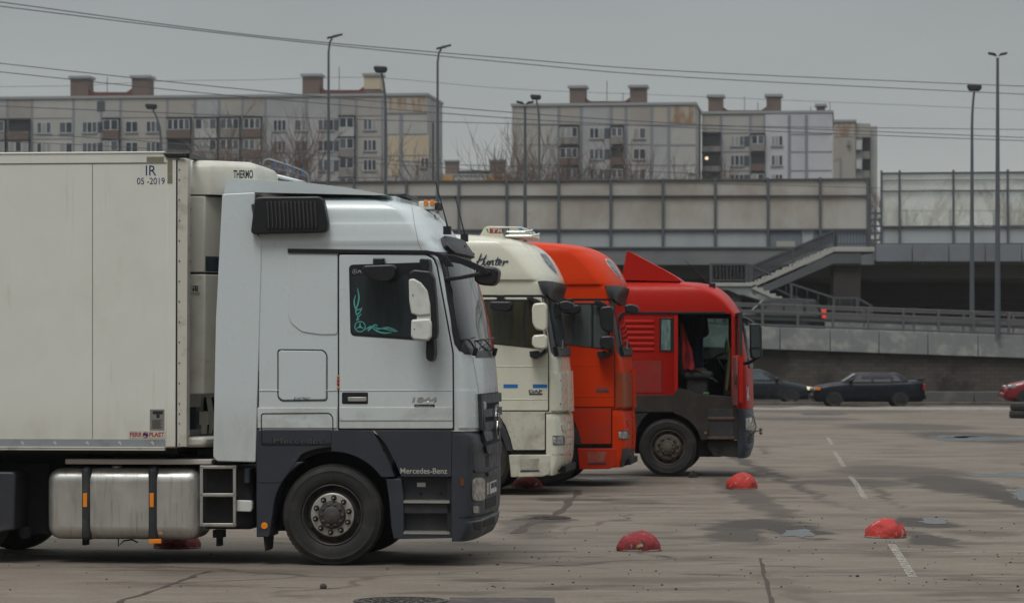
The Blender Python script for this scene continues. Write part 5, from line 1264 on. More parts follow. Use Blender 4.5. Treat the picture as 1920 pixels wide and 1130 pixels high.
# painted marks
def worn(name, col, lo, hi, sc=6):
    m, n, b = new_mat(name); geo = n.nodes.new('ShaderNodeNewGeometry').outputs['Position']
    setc(b.inputs['Base Color'], col); b.inputs['Roughness'].default_value = .8
    n.links.new(mul(n, noise_mask(n, geo, sc, lo, hi, 7, .75), noise_mask(n, geo, 40, .25, .6, 3)), b.inputs['Alpha'])
    return m
paint_m = worn('worn_white_paint', (.36, .335, .29), .36, .56, 9); faint_m = worn('faded_white_paint', (.40, .37, .33), .48, .68, 4); faint2 = worn('nearly_gone_paint', (.36, .33, .29), .50, .75, 2)
def strip(name, px, w, mat, z=.004, kind='structure', jit=0, seed=1):
    r = random.Random(seed); P = [ground(x, y) for x, y in px]; L, R_ = [], []
    for i, p in enumerate(P):
        d = (P[min(i+1, len(P)-1)]-P[max(i-1, 0)]).normalized(); m = Vector((-d.y, d.x, 0))
        ww = (w[i] if isinstance(w, (list, tuple)) else w)*(1+r.uniform(-jit, jit))/2
        L.append(p+m*ww+Vector((0, 0, z))); R_.append(p-m*ww+Vector((0, 0, z)))
    return MB().grid([R_, L]).build(name, mat, kind=kind, smooth=0)
strip('parking_line', [(1712, 1082), (1688, 1045), (1672, 1020)], .088, paint_m)
strip('parking_line', [(1660, 1000), (1655, 990)], .12, faint_m)
strip('parking_line', [(1622, 935), (1604, 905), (1594, 893)], .088, paint_m, .0055)
strip('parking_line', [(1582, 874), (1571, 856), (1564, 846)], .088, paint_m)
strip('parking_line', [(1560, 833), (1552, 820)], .088, paint_m)
strip('parking_line', [(1290, 920), (1302, 905), (1308, 895)], .13, faint_m)
strip('parking_line', [(1910, 935), (1890, 912), (1876, 900)], .13, faint_m)
strip('parking_line', [(1240, 988), (1262, 983)], .10, faint2)
strip('bay_line', [(1625, 1033), (1700, 1034), (1790, 1036), (1930, 1034)], .05, paint_m, .0065)
strip('bay_line', [(880, 915), (1100, 914), (1370, 912.5)], .07, faint_m)
strip('bay_line', [(20, 1027), (150, 1027)], .06, faint_m)
strip('bay_line', [(760, 1026), (810, 1022)], .10, faint_m)
# tar seams and long cracks
tar = M('tar_seam', (.080, .063, .053), .85, spec=.1, layers=(((.06, .05, .046), 8, .4, .7, .6),))
def wander(a, b, n, amp, seed):
    r = random.Random(seed); o = 0; res = []
    for k in range(n+1):
        q = k/n; o = o*.7+r.uniform(-amp, amp); res.append((a[0]+(b[0]-a[0])*q+o*(1 if 0 < k < n else 0), a[1]+(b[1]-a[1])*q))
    return res
strip('tar_seam', wander((1448, 1135), (1426, 1046), 14, 2.2, 1), .036, tar, .003, jit=.5)
strip('tar_seam', wander((205, 1133), (330, 1092), 12, 6, 2)+wander((332, 1091), (395, 1070), 9, 6, 3), .045, tar, .003, jit=.6)
strip('tar_seam', wander((330, 1097), (640, 1103), 16, 0, 3), .018, tar, .003, jit=.7)
strip('tar_seam', wander((1040, 965), (1085, 918), 12, 4, 5), .10, tar, .003, jit=.6)
strip('tar_seam', wander((960, 1000), (1030, 966), 10, 6, 6), .12, tar, .003, jit=.6)
strip('tar_seam', wander((880, 1046), (1500, 1040), 30, 0, 7), .02, tar, .003, jit=.8)
strip('tar_seam', wander((760, 1040), (1150, 1066), 30, 0, 8), .016, tar, .003, jit=.8)
# puddles
m, n, b = new_mat('puddle_water'); setc(b.inputs['Base Color'], (.06, .062, .064)); b.inputs['Roughness'].default_value = .22; b.inputs['Specular IOR Level'].default_value = 1.0
t = n.nodes.new('ShaderNodeTexNoise'); t.inputs['Scale'].default_value = 9; bp = n.nodes.new('ShaderNodeBump'); bp.inputs['Strength'].default_value = .05; n.links.new(n.nodes.new('ShaderNodeNewGeometry').outputs['Position'], t.inputs['Vector']); n.links.new(t.outputs[0], bp.inputs['Height']); n.links.new(bp.outputs[0], b.inputs['Normal'])
pud = m
def puddle(x, y, w, h, seed, z=.005):
    r = random.Random(seed); N = 48; pts = []
    for k in range(N):
        a = 2*pi*k/N; s = 1+.55*mnoise.noise(Vector((cos(a)*1.6, sin(a)*1.6, seed*3.1)))+.25*mnoise.noise(Vector((cos(a)*5, sin(a)*5, seed*1.7)))
        g = ground(x+w/2*cos(a)*s, y+h/2*sin(a)*s); pts.append((g.x, g.y))
    MB().plan(pts, z-.004, z).build('puddle', pud, kind='structure', smooth=0)
for a in ((1497, 1000, 66, 13, 1), (1752, 977, 60, 10, 2), (1850, 822, 200, 9, 3), (1790, 818, 90, 5, 8), (1900, 890, 150, 10, 4), (1130, 897, 110, 4, 5), (1925, 925, 60, 20, 6), (1540, 776, 90, 3, 7)): puddle(*a)
# iron covers
iron = M('cast_iron', (.055, .048, .044), .6, .5, layers=((DIRT, 9, .45, .7, .6),))
def manhole(x, y, R, label):
    g = ground(x, y); t = thing('manhole_cover', label, 'manhole cover', g)
    MB().lathe([(R*1.12, .0), (R*1.12, .012), (R*1.0, .014), (R*1.0, .002)], 0, 0, 40, axis='z').build('cover_rim', iron, t)
    mb = MB().lathe([(R*.985, .001), (R*.985, .009), (.001, .009)], 0, 0, 40, axis='z')
    r = 0
    for k in range(4):
        rr_ = R*(.2+.2*k); nn_ = 6+k*5
        for j in range(nn_):
            a = 2*pi*j/nn_+k; mb.box(rr_*cos(a)-R*.05, rr_*cos(a)+R*.05, rr_*sin(a)-R*.05, rr_*sin(a)+R*.05, .009, .016)
    mb.build('cover_plate', iron, t)
manhole(1031, 971, .24, 'round iron manhole cover in a damp patch in front of the white tractor')
manhole(752, 1127, .36, 'round iron manhole cover at the near edge of the yard, below the wheel')
g0, g1 = ground(842, 1126), ground(1040, 1126); MB().box(g0.x, g1.x, ground(0, 1121).y*-1+2*ground(0, 1121).y-1.2, ground(0, 1120.5).y, -.02, .006).build('asphalt_patch', M('patch_asphalt', (.05, .04, .038), .85, layers=((DIRT, 6, .5, .7, .4),), bump=.4), kind='structure', smooth=0)

# ------------------------------------------------------------------ half-dome stops
dome_red = M('dome_red', (.42, .022, .014), .7, layers=(((.28, .02, .02), 6, .4, .7, .5), ((.05, .02, .02), 5, .60, .70, .8), ((.55, .27, .03), 4.6, .66, .72, .85), ((.36, .31, .24), 13, .60, .66, .8)), bump=.6, bscale=22)
dome_dark = M('dome_dark_red', (.22, .014, .022), .8, layers=(((.28, .03, .02), 11, .45, .7, .5), ((.035, .014, .018), 5, .5, .68, .85), ((.42, .34, .14), 7, .65, .71, .8), ((.30, .26, .2), 17, .60, .66, .7)), bump=.9, bscale=20)
def dome(x, y, w, mat, label, seed, sq=1.0, tilt=0):
    g = ground(x, y); s = w/FPX*g.y/2; r = random.Random(seed)
    t = thing('dome_bollard', label, 'bollard', (g.x, g.y+s*.9, 0), r.uniform(0, 6), 'red concrete half-domes on the yard')
    rows = []
    for i in range(15):
        e = pi/2*i/14; row = []
        for k in range(36):
            a = 2*pi*k/36
            p = Vector((s*cos(a)*cos(e), s*sin(a)*cos(e), s*.88*sq*sin(e)+.012))
            d = mnoise.noise(p*5+Vector((seed*7, 0, 0)))*.022+mnoise.noise(p*16+Vector((seed, 3, 0)))*.012
            p *= 1+d/s; p.z += tilt*p.x*(p.z/s)
            row.append(tuple(p))
        rows.append(row)
    MB().grid(rows, True).build('dome', mat, t, smooth=60)
    MB().lathe([(s*1.005, 0), (s*1.01, .014), (s*.96, .020)], 0, 0, 36, axis='z').build('dome_base', M('dome_concrete', (.20, .18, .155), .9, layers=(((.05, .045, .04), 12, .45, .65, .8),)), t)
dome(1200, 1034, 84, dome_dark, 'worn dark red half-dome nearest the camera, dull and chipped', 1, .96)
dome(1665, 1009, 80, dome_red, 'bright red half-dome with a yellow chip, at the head of a white line', 2, .98)
dome(1393, 917, 59, dome_red, 'bright red half-dome in front of the red open-door tractor', 3, 1.12)
dome(990, 915, 58, dome_dark, 'dull red half-dome under the bumper of the ivory tractor', 4, .8)
dome(328, 1029, 88, dome_dark, 'dull red half-dome half hidden under the silver fuel tank', 5, .9)
# loose tyres at the yard edge, chock, pebbles
def old_tyre(x, y, w, label, lift=0.0, group=None):
    g = ground(x, y); s = w/FPX*g.y/2
    t = thing('old_tyre', label, 'tyre', (g.x, g.y+s, lift), 0, group)
    MB().lathe([(s*.55, .02), (s*.62, .0), (s*.9, .0), (s, .04), (s*.985, .09), (s, .095), (s, .15), (s*.985, .155), (s, .21), (s*.9, .25), (s*.62, .25), (s*.55, .23), (s*.6, .12), (s*.55, .02)], 0, 0, 48, axis='z').build('tyre_body', rubber, t, smooth=60)
old_tyre(1926, 784, 58, 'lower of two black tyres stacked at the right edge of the yard', 0, 'stacked tyres'); old_tyre(1927, 784, 57, 'upper of two black tyres stacked at the right edge of the yard', .252, 'stacked tyres')
g = ground(1300, 895); ck = thing('wheel_chock', 'small black rubber chock on the ground by the red tractor wheel', 'chock', g)
MB().prism([(-.08, 0), (.09, 0), (.06, .05), (-.02, .095), (-.06, .06)], 0, .16).build('chock_body', rubber, ck, bevel=.015)
MB().tube([(-.02, .08, .09), (.0, .08, .12), (.03, .08, .07)], .010, 6).build('chock_handle', rubber, ck)
mb = MB(); rr = random.Random(11)
for k in range(230):
    x, y = rr.uniform(850, 1930), 940+rr.random()**.7*170
    if k % 5 == 0: x = rr.uniform(0, 900)
    g = ground(x, y); s = rr.uniform(.004, .012)*(1.5 if rr.random() < .06 else 1)
    mb.ellipsoid((g.x, g.y, s*.5), (s*rr.uniform(.8, 1.4), s, s*.7), 5, 4)
g = ground(606, 1103); mb.ellipsoid((g.x, g.y, .02), (.035, .03, .03), 7, 5)
mb.build('pebbles', M('pebble_stone', (.06, .052, .045), .9), kind='stuff')

# ================================================================== far side of the road: barrier, stone wall, ramp
con = M('grey_concrete', (.215, .225, .228), .85, layers=(((.36, .36, .33), 1.3, .48, .63, .75), ((.12, .125, .13), .6, .45, .75, .6, (1, 1, .5)), ((.09, .08, .07), 3, .55, .8, .4, (1, 1, .15))), bump=.2)
con_dark = M('dark_concrete', (.10, .10, .10), .9, layers=(((.05, .05, .052), .5, .4, .7, .6),))
gal = M('grey_galvanised', (.115, .118, .115), .6, .2, layers=(((.17, .165, .15), 2, .5, .75, .5), ((.07, .07, .07), 5, .5, .8, .4)))
post_m = M('blue_grey_post', (.10, .115, .132), .6, .2)
lb = thing('road_barrier', 'low grey concrete barrier along the far side of the road', 'barrier', (0, 136.2, 0))
mb = MB()
for k in range(-20, 20): mb.prism([(k*4.0+.01, 0), (k*4.0+3.99, 0), (k*4.0+3.99, .46), (k*4.0+.01, .46)], 0, .35)
mb.build('barrier_block', M('barrier_concrete', (.095, .095, .09), .9, layers=(((.16, .15, .14), 1.2, .5, .7, .6), ((.05, .045, .04), .7, .5, .75, .6))), lb, bevel=.03)
# stone wall, top following the ramp down to the right
def stone():
    m, n, b = new_mat('stone_wall'); tc = n.nodes.new('ShaderNodeTexCoord').outputs['Object']
    sx = n.nodes.new('ShaderNodeSeparateXYZ'); n.links.new(tc, sx.inputs[0]); cb = n.nodes.new('ShaderNodeCombineXYZ'); n.links.new(sx.outputs[0], cb.inputs[0]); n.links.new(sx.outputs[2], cb.inputs[1])
    br = n.nodes.new('ShaderNodeTexBrick'); br.inputs['Scale'].default_value = 1; br.inputs['Brick Width'].default_value = .42; br.inputs['Row Height'].default_value = .17; br.inputs['Mortar Size'].default_value = .012
    setc(br.inputs['Color1'], (.085, .072, .060)); setc(br.inputs['Color2'], (.062, .054, .047)); setc(br.inputs['Mortar'], (.046, .041, .037)); n.links.new(cb.outputs[0], br.inputs['Vector'])
    c = mixc(n, mul(n, noise_mask(n, tc, .30, .46, .56, 5), .8), br.outputs[0], (.020, .016, .015))
    c = mixc(n, mul(n, noise_mask(n, tc, 1.4, .60, .74, 5, .6, (1, 1, .35), (5, 0, 2)), .45), c, (.12, .11, .095))
    n.links.new(c, b.inputs['Base Color']); b.inputs['Roughness'].default_value = .9
    bp = n.nodes.new('ShaderNodeBump'); bp.inputs['Strength'].default_value = .5; bp.inputs['Distance'].default_value = .03; n.links.new(br.outputs[1], bp.inputs['Height']); bp.invert = True; n.links.new(bp.outputs[0], b.inputs['Normal'])
    return m
DR = 138.0
def zr(y, D): return at(0, y, D).z
def xr(x, D): return (x-CX)/FPX*D
XL, XR = xr(-200, DR), xr(2150, DR)
slope = (zr(671, DR)-zr(654, DR))/(xr(1918, DR)-xr(1426, DR)); zl0 = zr(654, DR)-xr(1426, DR)*slope      # parapet underside z = zl0 + slope x
parh = zr(612, DR)-zr(654, DR)
RW = thing('retaining_wall', 'dark brown stone wall with soot stains beneath the ramp parapet', 'wall', (0, DR+.15, 0))
MB().prism([(XL, 0), (XR, 0), (XR, zl0+slope*XR), (XL, zl0+slope*XL)], 0, .4).build('stone_face', stone(), RW, smooth=0)
RP = thing('ramp', 'grey concrete ramp with jointed parapet and steel guard rails', 'ramp', (0, DR, 0))
mb = MB(); xx = XL; k = 0; widths = [2.9, 2.2, 2.16, 2.16, 2.2, 2.1]
while xx < XR:
    w = 2.14 if k % 3 else 2.2; a, b_ = xx+.012, min(xx+w, XR)-.012
    mb.prism([(a, zl0+slope*a), (b_, zl0+slope*b_), (b_, zl0+slope*b_+parh), (a, zl0+slope*a+parh)], -.10, .35); xx += w; k += 1
mb.build('parapet', con, RP, bevel=.02)
MB().prism([(XL, zl0+slope*XL+.03), (XR, zl0+slope*XR+.03), (XR, zl0+slope*XR+parh-.03), (XL, zl0+slope*XL+parh-.03)], .0, .2).build('parapet_joint', soot, RP)
MB().prism([(XL, zl0+slope*XL+parh-.5), (XR, zl0+slope*XR+parh-.5), (XR, zl0+slope*XR+parh-.35), (XL, zl0+slope*XL+parh-.35)], .3, 14).build('roadway', con_dark, RP)
zt_ = lambda x, h: zl0+slope*x+parh+h
def rail(h0, h1, v0, v1, name, mat):
    MB().prism([(XL, zt_(XL, h0)), (XR, zt_(XR, h0)), (XR, zt_(XR, h1)), (XL, zt_(XL, h1))], v0, v1).build(name, mat, RP, bevel=.01, smooth=0)
rail(.93, 1.02, .0, .10, 'top_rail', gal); rail(.60, .72, -.03, .06, 'middle_rail', gal); rail(.30, .42, .12, .20, 'lower_rail', gal); rail(.03, .12, -.02, .1, 'foot_rail', gal)
pxs = [xr(x, DR) for x in (1430, 1496, 1563, 1633, 1700, 1769, 1838, 1907)]; step = pxs[1]-pxs[0]
x = pxs[0]-step*22; k = 0
while x < XR-.2:
    MB().box(x-.055, x+.055, -.04, .14, zt_(x, 0)-.02, zt_(x, 1.0)).build('rail_post', gal, RP, bevel=.01); x += step; k += 1
# second guard rail on the far side of the ramp and lower blocks seen through it
rail2 = [(.98, 1.06), (.55, .72)]
for a, b_ in rail2: rail(a, b_, 8.5, 8.6, 'far_rail', gal)
x = pxs[0]-step*22
while x < XR-.2: MB().box(x-.05, x+.05, 8.48, 8.62, zt_(x, -.4), zt_(x, 1.0)).build('rail_post', gal, RP); x += step*1.5
rail(-.4, .42, 9.2, 9.3, 'far_kerb', con)

# ================================================================== overpass with noise barriers
DO = 160.0; X = lambda x: xr(x, DO); Z = lambda y: zr(y, DO)
OV = thing('overpass', 'wide road overpass with stained concrete edge beam and dark underside', 'overpass', (0, DO, 0))
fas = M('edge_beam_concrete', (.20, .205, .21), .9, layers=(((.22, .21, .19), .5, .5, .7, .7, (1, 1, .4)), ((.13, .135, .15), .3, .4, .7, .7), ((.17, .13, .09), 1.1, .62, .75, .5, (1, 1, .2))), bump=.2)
fas2 = M('edge_beam_panels', (.18, .195, .22), .8, layers=(((.25, .25, .24), .8, .5, .7, .6, (1, 1, .4)), ((.13, .137, .15), .4, .45, .7, .6)))
MB().box(X(-220), X(1640), 0, .5, Z(497), Z(466)).build('edge_beam', fas, OV, bevel=.03)
mb = MB(); xx = X(1641); 
while xx < X(2200): mb.box(xx+.012, xx+1.83, -.35, .2, Z(490.5), Z(459.5)); xx += 1.85
mb.build('edge_panel', fas2, OV, bevel=.015)
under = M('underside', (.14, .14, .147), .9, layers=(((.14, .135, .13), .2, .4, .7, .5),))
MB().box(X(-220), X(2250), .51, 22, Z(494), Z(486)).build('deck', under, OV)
mb = MB()
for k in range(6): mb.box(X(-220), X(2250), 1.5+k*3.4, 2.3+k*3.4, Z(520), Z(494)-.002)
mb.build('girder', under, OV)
for k in range(60):
    x = X(1660)+k*.85*2.2
    if x > X(2000): break
    MB().box(x, x+.05, -.3, -.1, Z(496), Z(490.6)).build('drip_pipe', gal, OV)
MB().box(X(900), X(2300), 16, 16.6, 0, Z(494)-.01).build('back_abutment', M('abutment', (.13, .13, .135), .9, layers=(((.18, .175, .17), .3, .4, .7, .6),)), OV)
MB().box(X(200), X(2300), 12, 12.4, Z(566), Z(553)).build('far_kerb_wall', M('far_kerb_m', (.10, .097, .095), .9), OV)
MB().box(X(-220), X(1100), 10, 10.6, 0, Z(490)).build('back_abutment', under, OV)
for x in (1120, 1290): MB().box(X(x), X(x+40), 3, 4.2, 0, Z(494)).build('pier', con_dark, OV, bevel=.04)
# noise barrier: framed stained panels, the left run opaque, the right run glazed
panel_m = M('barrier_panel', (.44, .425, .39), .75, layers=(((.32, .275, .23), .30, .45, .68, .8, (1, 1, .9)), ((.30, .29, .265), .6, .5, .75, .55, (1, 1, .5)), ((.50, .48, .42), .45, .5, .7, .5, (1, 1, .6)), ((.23, .165, .115), .5, .62, .76, .45)))
low_m = M('barrier_low_panel', (.38, .41, .425), .6, layers=(((.31, .335, .345), .7, .45, .7, .6, (1, 1, .2)),))
low_b = M('barrier_blue_panel', (.15, .175, .21), .6, layers=(((.20, .22, .25), .7, .45, .7, .6),))
ribm = M('barrier_rail', (.12, .128, .135), .6, .2)
m, n, b = new_mat('milky_glazing'); n.nodes.remove(b)
tr, df, mx = n.nodes.new('ShaderNodeBsdfTransparent'), n.nodes.new('ShaderNodeBsdfDiffuse'), n.nodes.new('ShaderNodeMixShader')
tcg = n.nodes.new('ShaderNodeTexCoord').outputs['Object']; setc(df.inputs[0], (.74, .73, .68)); setc(tr.inputs[0], (.92, .94, .92))
mrg = n.nodes.new('ShaderNodeMapRange'); mrg.inputs[3].default_value = .26; mrg.inputs[4].default_value = .48; n.links.new(noise_mask(n, tcg, .35, .35, .7, 5), mrg.inputs[0]); n.links.new(mrg.outputs[0], mx.inputs[0])
n.links.new(tr.outputs[0], mx.inputs[1]); n.links.new(df.outputs[0], mx.inputs[2]); n.links.new(mx.outputs[0], n.nodes['Material Output'].inputs[0]); milky = m
NB = thing('noise_barrier', 'tall tan stained noise barrier of framed panels along the overpass', 'noise barrier', (0, DO, 0))
posts = [654+98*k for k in range(-4, 10)]; posts = [262+98.4*k for k in range(14)]
posts = [860-98.2*k for k in range(11, 0, -1)]+[860, 950, 1047, 1145, 1243, 1341, 1440, 1538, 1627]
ytop = lambda x: 340-(x-720)*.0055
for a, b_ in zip(posts, posts[1:]):
    a_, c_ = X(a)+.02, X(b_)-.02
    MB().prism([(a_, Z(431)), (c_, Z(431)), (c_, Z(ytop(b_)+1)), (a_, Z(ytop(a)+1))], .10, .16).build('panel', panel_m, NB, smooth=0)
    if a < 1400: MB().box(a_, c_, .10, .16, Z(464), Z(432)).build('low_panel', low_m, NB, smooth=0)
MB().box(X(1441), X(1505), .10, .16, Z(462), Z(430)).build('low_panel', low_b, NB, smooth=0); MB().box(X(1506), X(1524), .10, .16, Z(462), Z(430)).build('low_panel', low_m, NB, smooth=0); MB().box(X(1525), X(1626), .10, .16, Z(462), Z(430)).build('low_panel', low_b, NB, smooth=0)
MB().box(X(1456), X(1491), .06, .11, Z(462), Z(452)).build('pale_sign', M('pale_panel', (.36, .36, .31), .6), NB, smooth=0)
for x in posts: MB().box(X(x)-.06, X(x)+.06, -.05, .25, Z(466), Z(ytop(x)-3)).build('barrier_post', post_m, NB, bevel=.01)
for y, w in ((431.5, .04), (368, .028)):
    MB().bar((X(posts[0]), .03, Z(y+1)), (X(1627), .03, Z(y-1.5)), .12, w*2).build('barrier_rail', ribm, NB)
MB().bar((X(posts[0]), .05, Z(ytop(posts[0]))), (X(1627), .05, Z(ytop(1627))), .12, .055).build('barrier_rail', ribm, NB)
MB().bar((X(posts[0]), .0, Z(465)), (X(1640), .0, Z(464)), .16, .09).build('barrier_rail', ribm, NB)
NG = thing('noise_barrier', 'tall milky glazed noise barrier with slender posts right of the stairs', 'noise barrier', (0, DO, 0))
gp = [1653, 1687, 1788, 1890, 1991, 2092, 2193]
gtop = lambda x: 325.5-(x-1653)*.008
for a, b_ in zip(gp, gp[1:]):
    a_, c_ = X(a)+.02, X(b_)-.02
    MB().box(a_, c_, .10, .13, Z(424), Z(gtop(a)+1)).build('glazed_panel', milky, NG, smooth=0)
    MB().box(a_, c_, .10, .16, Z(457), Z(425)).build('low_panel', low_m, NG, smooth=0)
for x in gp: MB().box(X(x)-.045, X(x)+.045, -.05, .2, Z(459), Z(gtop(x)-6)).build('barrier_post', post_m, NG, bevel=.01)
for y, w in ((424.5, .055), (358.5, .07), (338, .03)): MB().bar((X(1653), .03, Z(y)), (X(2193), .03, Z(y-3)), .12, w).build('barrier_rail', ribm, NG)
MB().bar((X(1653), .05, Z(325.5)), (X(2193), .05, Z(gtop(2193))), .12, .11).build('barrier_rail', ribm, NG)
MB().bar((X(1645), .0, Z(458)), (X(2193), .0, Z(457)), .16, .10).build('barrier_rail', ribm, NG)
# far-side barrier seen through the glazing
FB = thing('deck_railing', 'far railing of the overpass seen faintly through the glazed barrier', 'railing', (0, DO+20, 0))
XF, ZF = lambda x: xr(x, DO+20), lambda y: zr(y, DO+20)
for x in range(1700, 2200, 82): MB().box(XF(x)-.06, XF(x)+.06, 0, .12, ZF(470), ZF(392)).build('railing_post', post_m, FB)
MB().box(XF(1650), XF(2200), 0, .12, ZF(396), ZF(394)).build('top_rail', post_m, FB); MB().box(XF(1650), XF(2200), -.05, .1, ZF(470), ZF(430)).build('railing_panel', low_b, FB)
# gate frame between the two runs
GF = thing('service_gate', 'narrow open steel frame between the two noise barriers at the stair head', 'gate', (0, DO, 0))
for x in (1631, 1641): MB().box(X(x)-.05, X(x)+.05, .0, .12, Z(462), Z(395)).build('frame_post', post_m, GF)
for y in (400, 412, 424, 437, 450, 461): MB().box(X(1628), X(1652), .02, .1, Z(y)-.05, Z(y)+.05).build('frame_bar', post_m, GF)
MB().box(X(1633), X(1640), .06, .1, Z(449), Z(439)).build('frame_plate', cab_cover, GF)

# ================================================================== stairs in front of the overpass
DS = 151.0; X = lambda x: xr(x, DS); Z = lambda y: zr(y, DS)
ST = thing('staircase', 'two-flight concrete staircase climbing to the overpass with grey railings', 'stairs', (0, DS, 0))
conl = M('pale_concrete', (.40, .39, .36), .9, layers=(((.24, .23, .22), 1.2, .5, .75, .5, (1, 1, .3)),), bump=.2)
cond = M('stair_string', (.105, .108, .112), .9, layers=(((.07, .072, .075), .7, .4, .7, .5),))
def flight(p, q, nst, name):
    (x0, y0), (x1, y1) = p, q
    pts = [(X(x0), Z(y0))]
    for k in range(nst):
        a = (X(x0)+(X(x1)-X(x0))*(k+1)/nst, Z(y0)+(Z(y1)-Z(y0))*k/nst); b_ = (a[0], Z(y0)+(Z(y1)-Z(y0))*(k+1)/nst)
        if y1 < y0: pts += [(X(x0)+(X(x1)-X(x0))*k/nst, b_[1]), (a[0], b_[1])]
        else: pts += [a, b_]
    low = [(x, z-.16) for x, z in ((X(x1), Z(y1)), (X(x0), Z(y0)))]
    MB().prism(pts+low, 0, 1.9).build(name, conl, ST, smooth=0)
flight((1408, 534), (1565, 465), 12, 'flight')
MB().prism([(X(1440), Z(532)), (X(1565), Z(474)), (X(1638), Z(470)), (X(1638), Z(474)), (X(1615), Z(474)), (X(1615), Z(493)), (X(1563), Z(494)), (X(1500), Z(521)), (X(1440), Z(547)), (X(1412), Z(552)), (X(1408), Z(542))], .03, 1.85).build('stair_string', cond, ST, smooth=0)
MB().box(X(1562), X(1640), -.02, 8, Z(472), Z(463)).build('landing', conl, ST, bevel=.02)
MB().box(X(1335), X(1412), -.02, 2.1, Z(537), Z(530)).build('landing', conl, ST, bevel=.02)
flight((1408, 534), (1478, 566), 6, 'flight')
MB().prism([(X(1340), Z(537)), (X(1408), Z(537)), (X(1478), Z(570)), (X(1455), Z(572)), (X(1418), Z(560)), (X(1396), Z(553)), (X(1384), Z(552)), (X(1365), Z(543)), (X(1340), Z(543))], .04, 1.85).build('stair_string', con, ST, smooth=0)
pier_m = M('pier_stone', (.040, .034, .033), .9, layers=(((.07, .055, .045), 1.5, .5, .75, .6),))
MB().box(X(1564), X(1615), .3, 1.6, 0, Z(497)).build('pier', pier_m, ST, bevel=.02)
MB().box(X(1562.5), X(1616), .25, 1.65, Z(497), Z(493)).build('pier_cap', con, ST)
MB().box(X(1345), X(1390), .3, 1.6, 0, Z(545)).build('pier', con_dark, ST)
railm = M('stair_rail', (.085, .092, .102), .6, .2)
mesh_m = None
m, n, b = new_mat('railing_mesh'); setc(b.inputs['Base Color'], (.085, .090, .097)); b.inputs['Roughness'].default_value = .7; b.inputs['Alpha'].default_value = .62; mesh_m = m
def rail_run(pts, h, bars=.28, low=.15):
    pts = [(X(x), Z(y)) for x, y in pts]
    mb = MB()
    for (x0, z0), (x1, z1) in zip(pts, pts[1:]):
        mb.bar((x0, .08, z0), (x1, .08, z1), .07, .09); mb.bar((x0, .08, z0-h+low), (x1, .08, z1-h+low), .05, .06)
    mb.build('hand_rail', railm, ST)
    for x, z in pts: MB().box(x-.06, x+.06, .02, .14, z-h, z+.02).build('rail_post', railm, ST)
    mb = MB()
    for (x0, z0), (x1, z1) in zip(pts, pts[1:]):
        nb = max(1, int(math.hypot(x1-x0, z1-z0)/bars))
        for k in range(nb): q = (k+.5)/nb; xx = x0+(x1-x0)*q; zz = z0+(z1-z0)*q; mb.box(xx-.014, xx+.014, .06, .09, zz-h+low, zz)
    mb.build('rail_bars', railm, ST, smooth=0)
rail_run([(1333, 495), (1401, 495)], .92, .16)
rail_run([(1405, 496), (1484, 532), (1564, 558), (1608, 558), (1634, 573)], .95, .5, .38)
rail_run([(1568, 431), (1627, 431)], .82, .14)
rail_run([(1410, 498), (1487, 466), (1565, 432)], .95, .10, .34)
MB().prism([(X(1410), Z(500)), (X(1565), Z(434)), (X(1565), Z(453)), (X(1410), Z(520))], .09, .095).build('railing_mesh', mesh_m, ST, smooth=0)
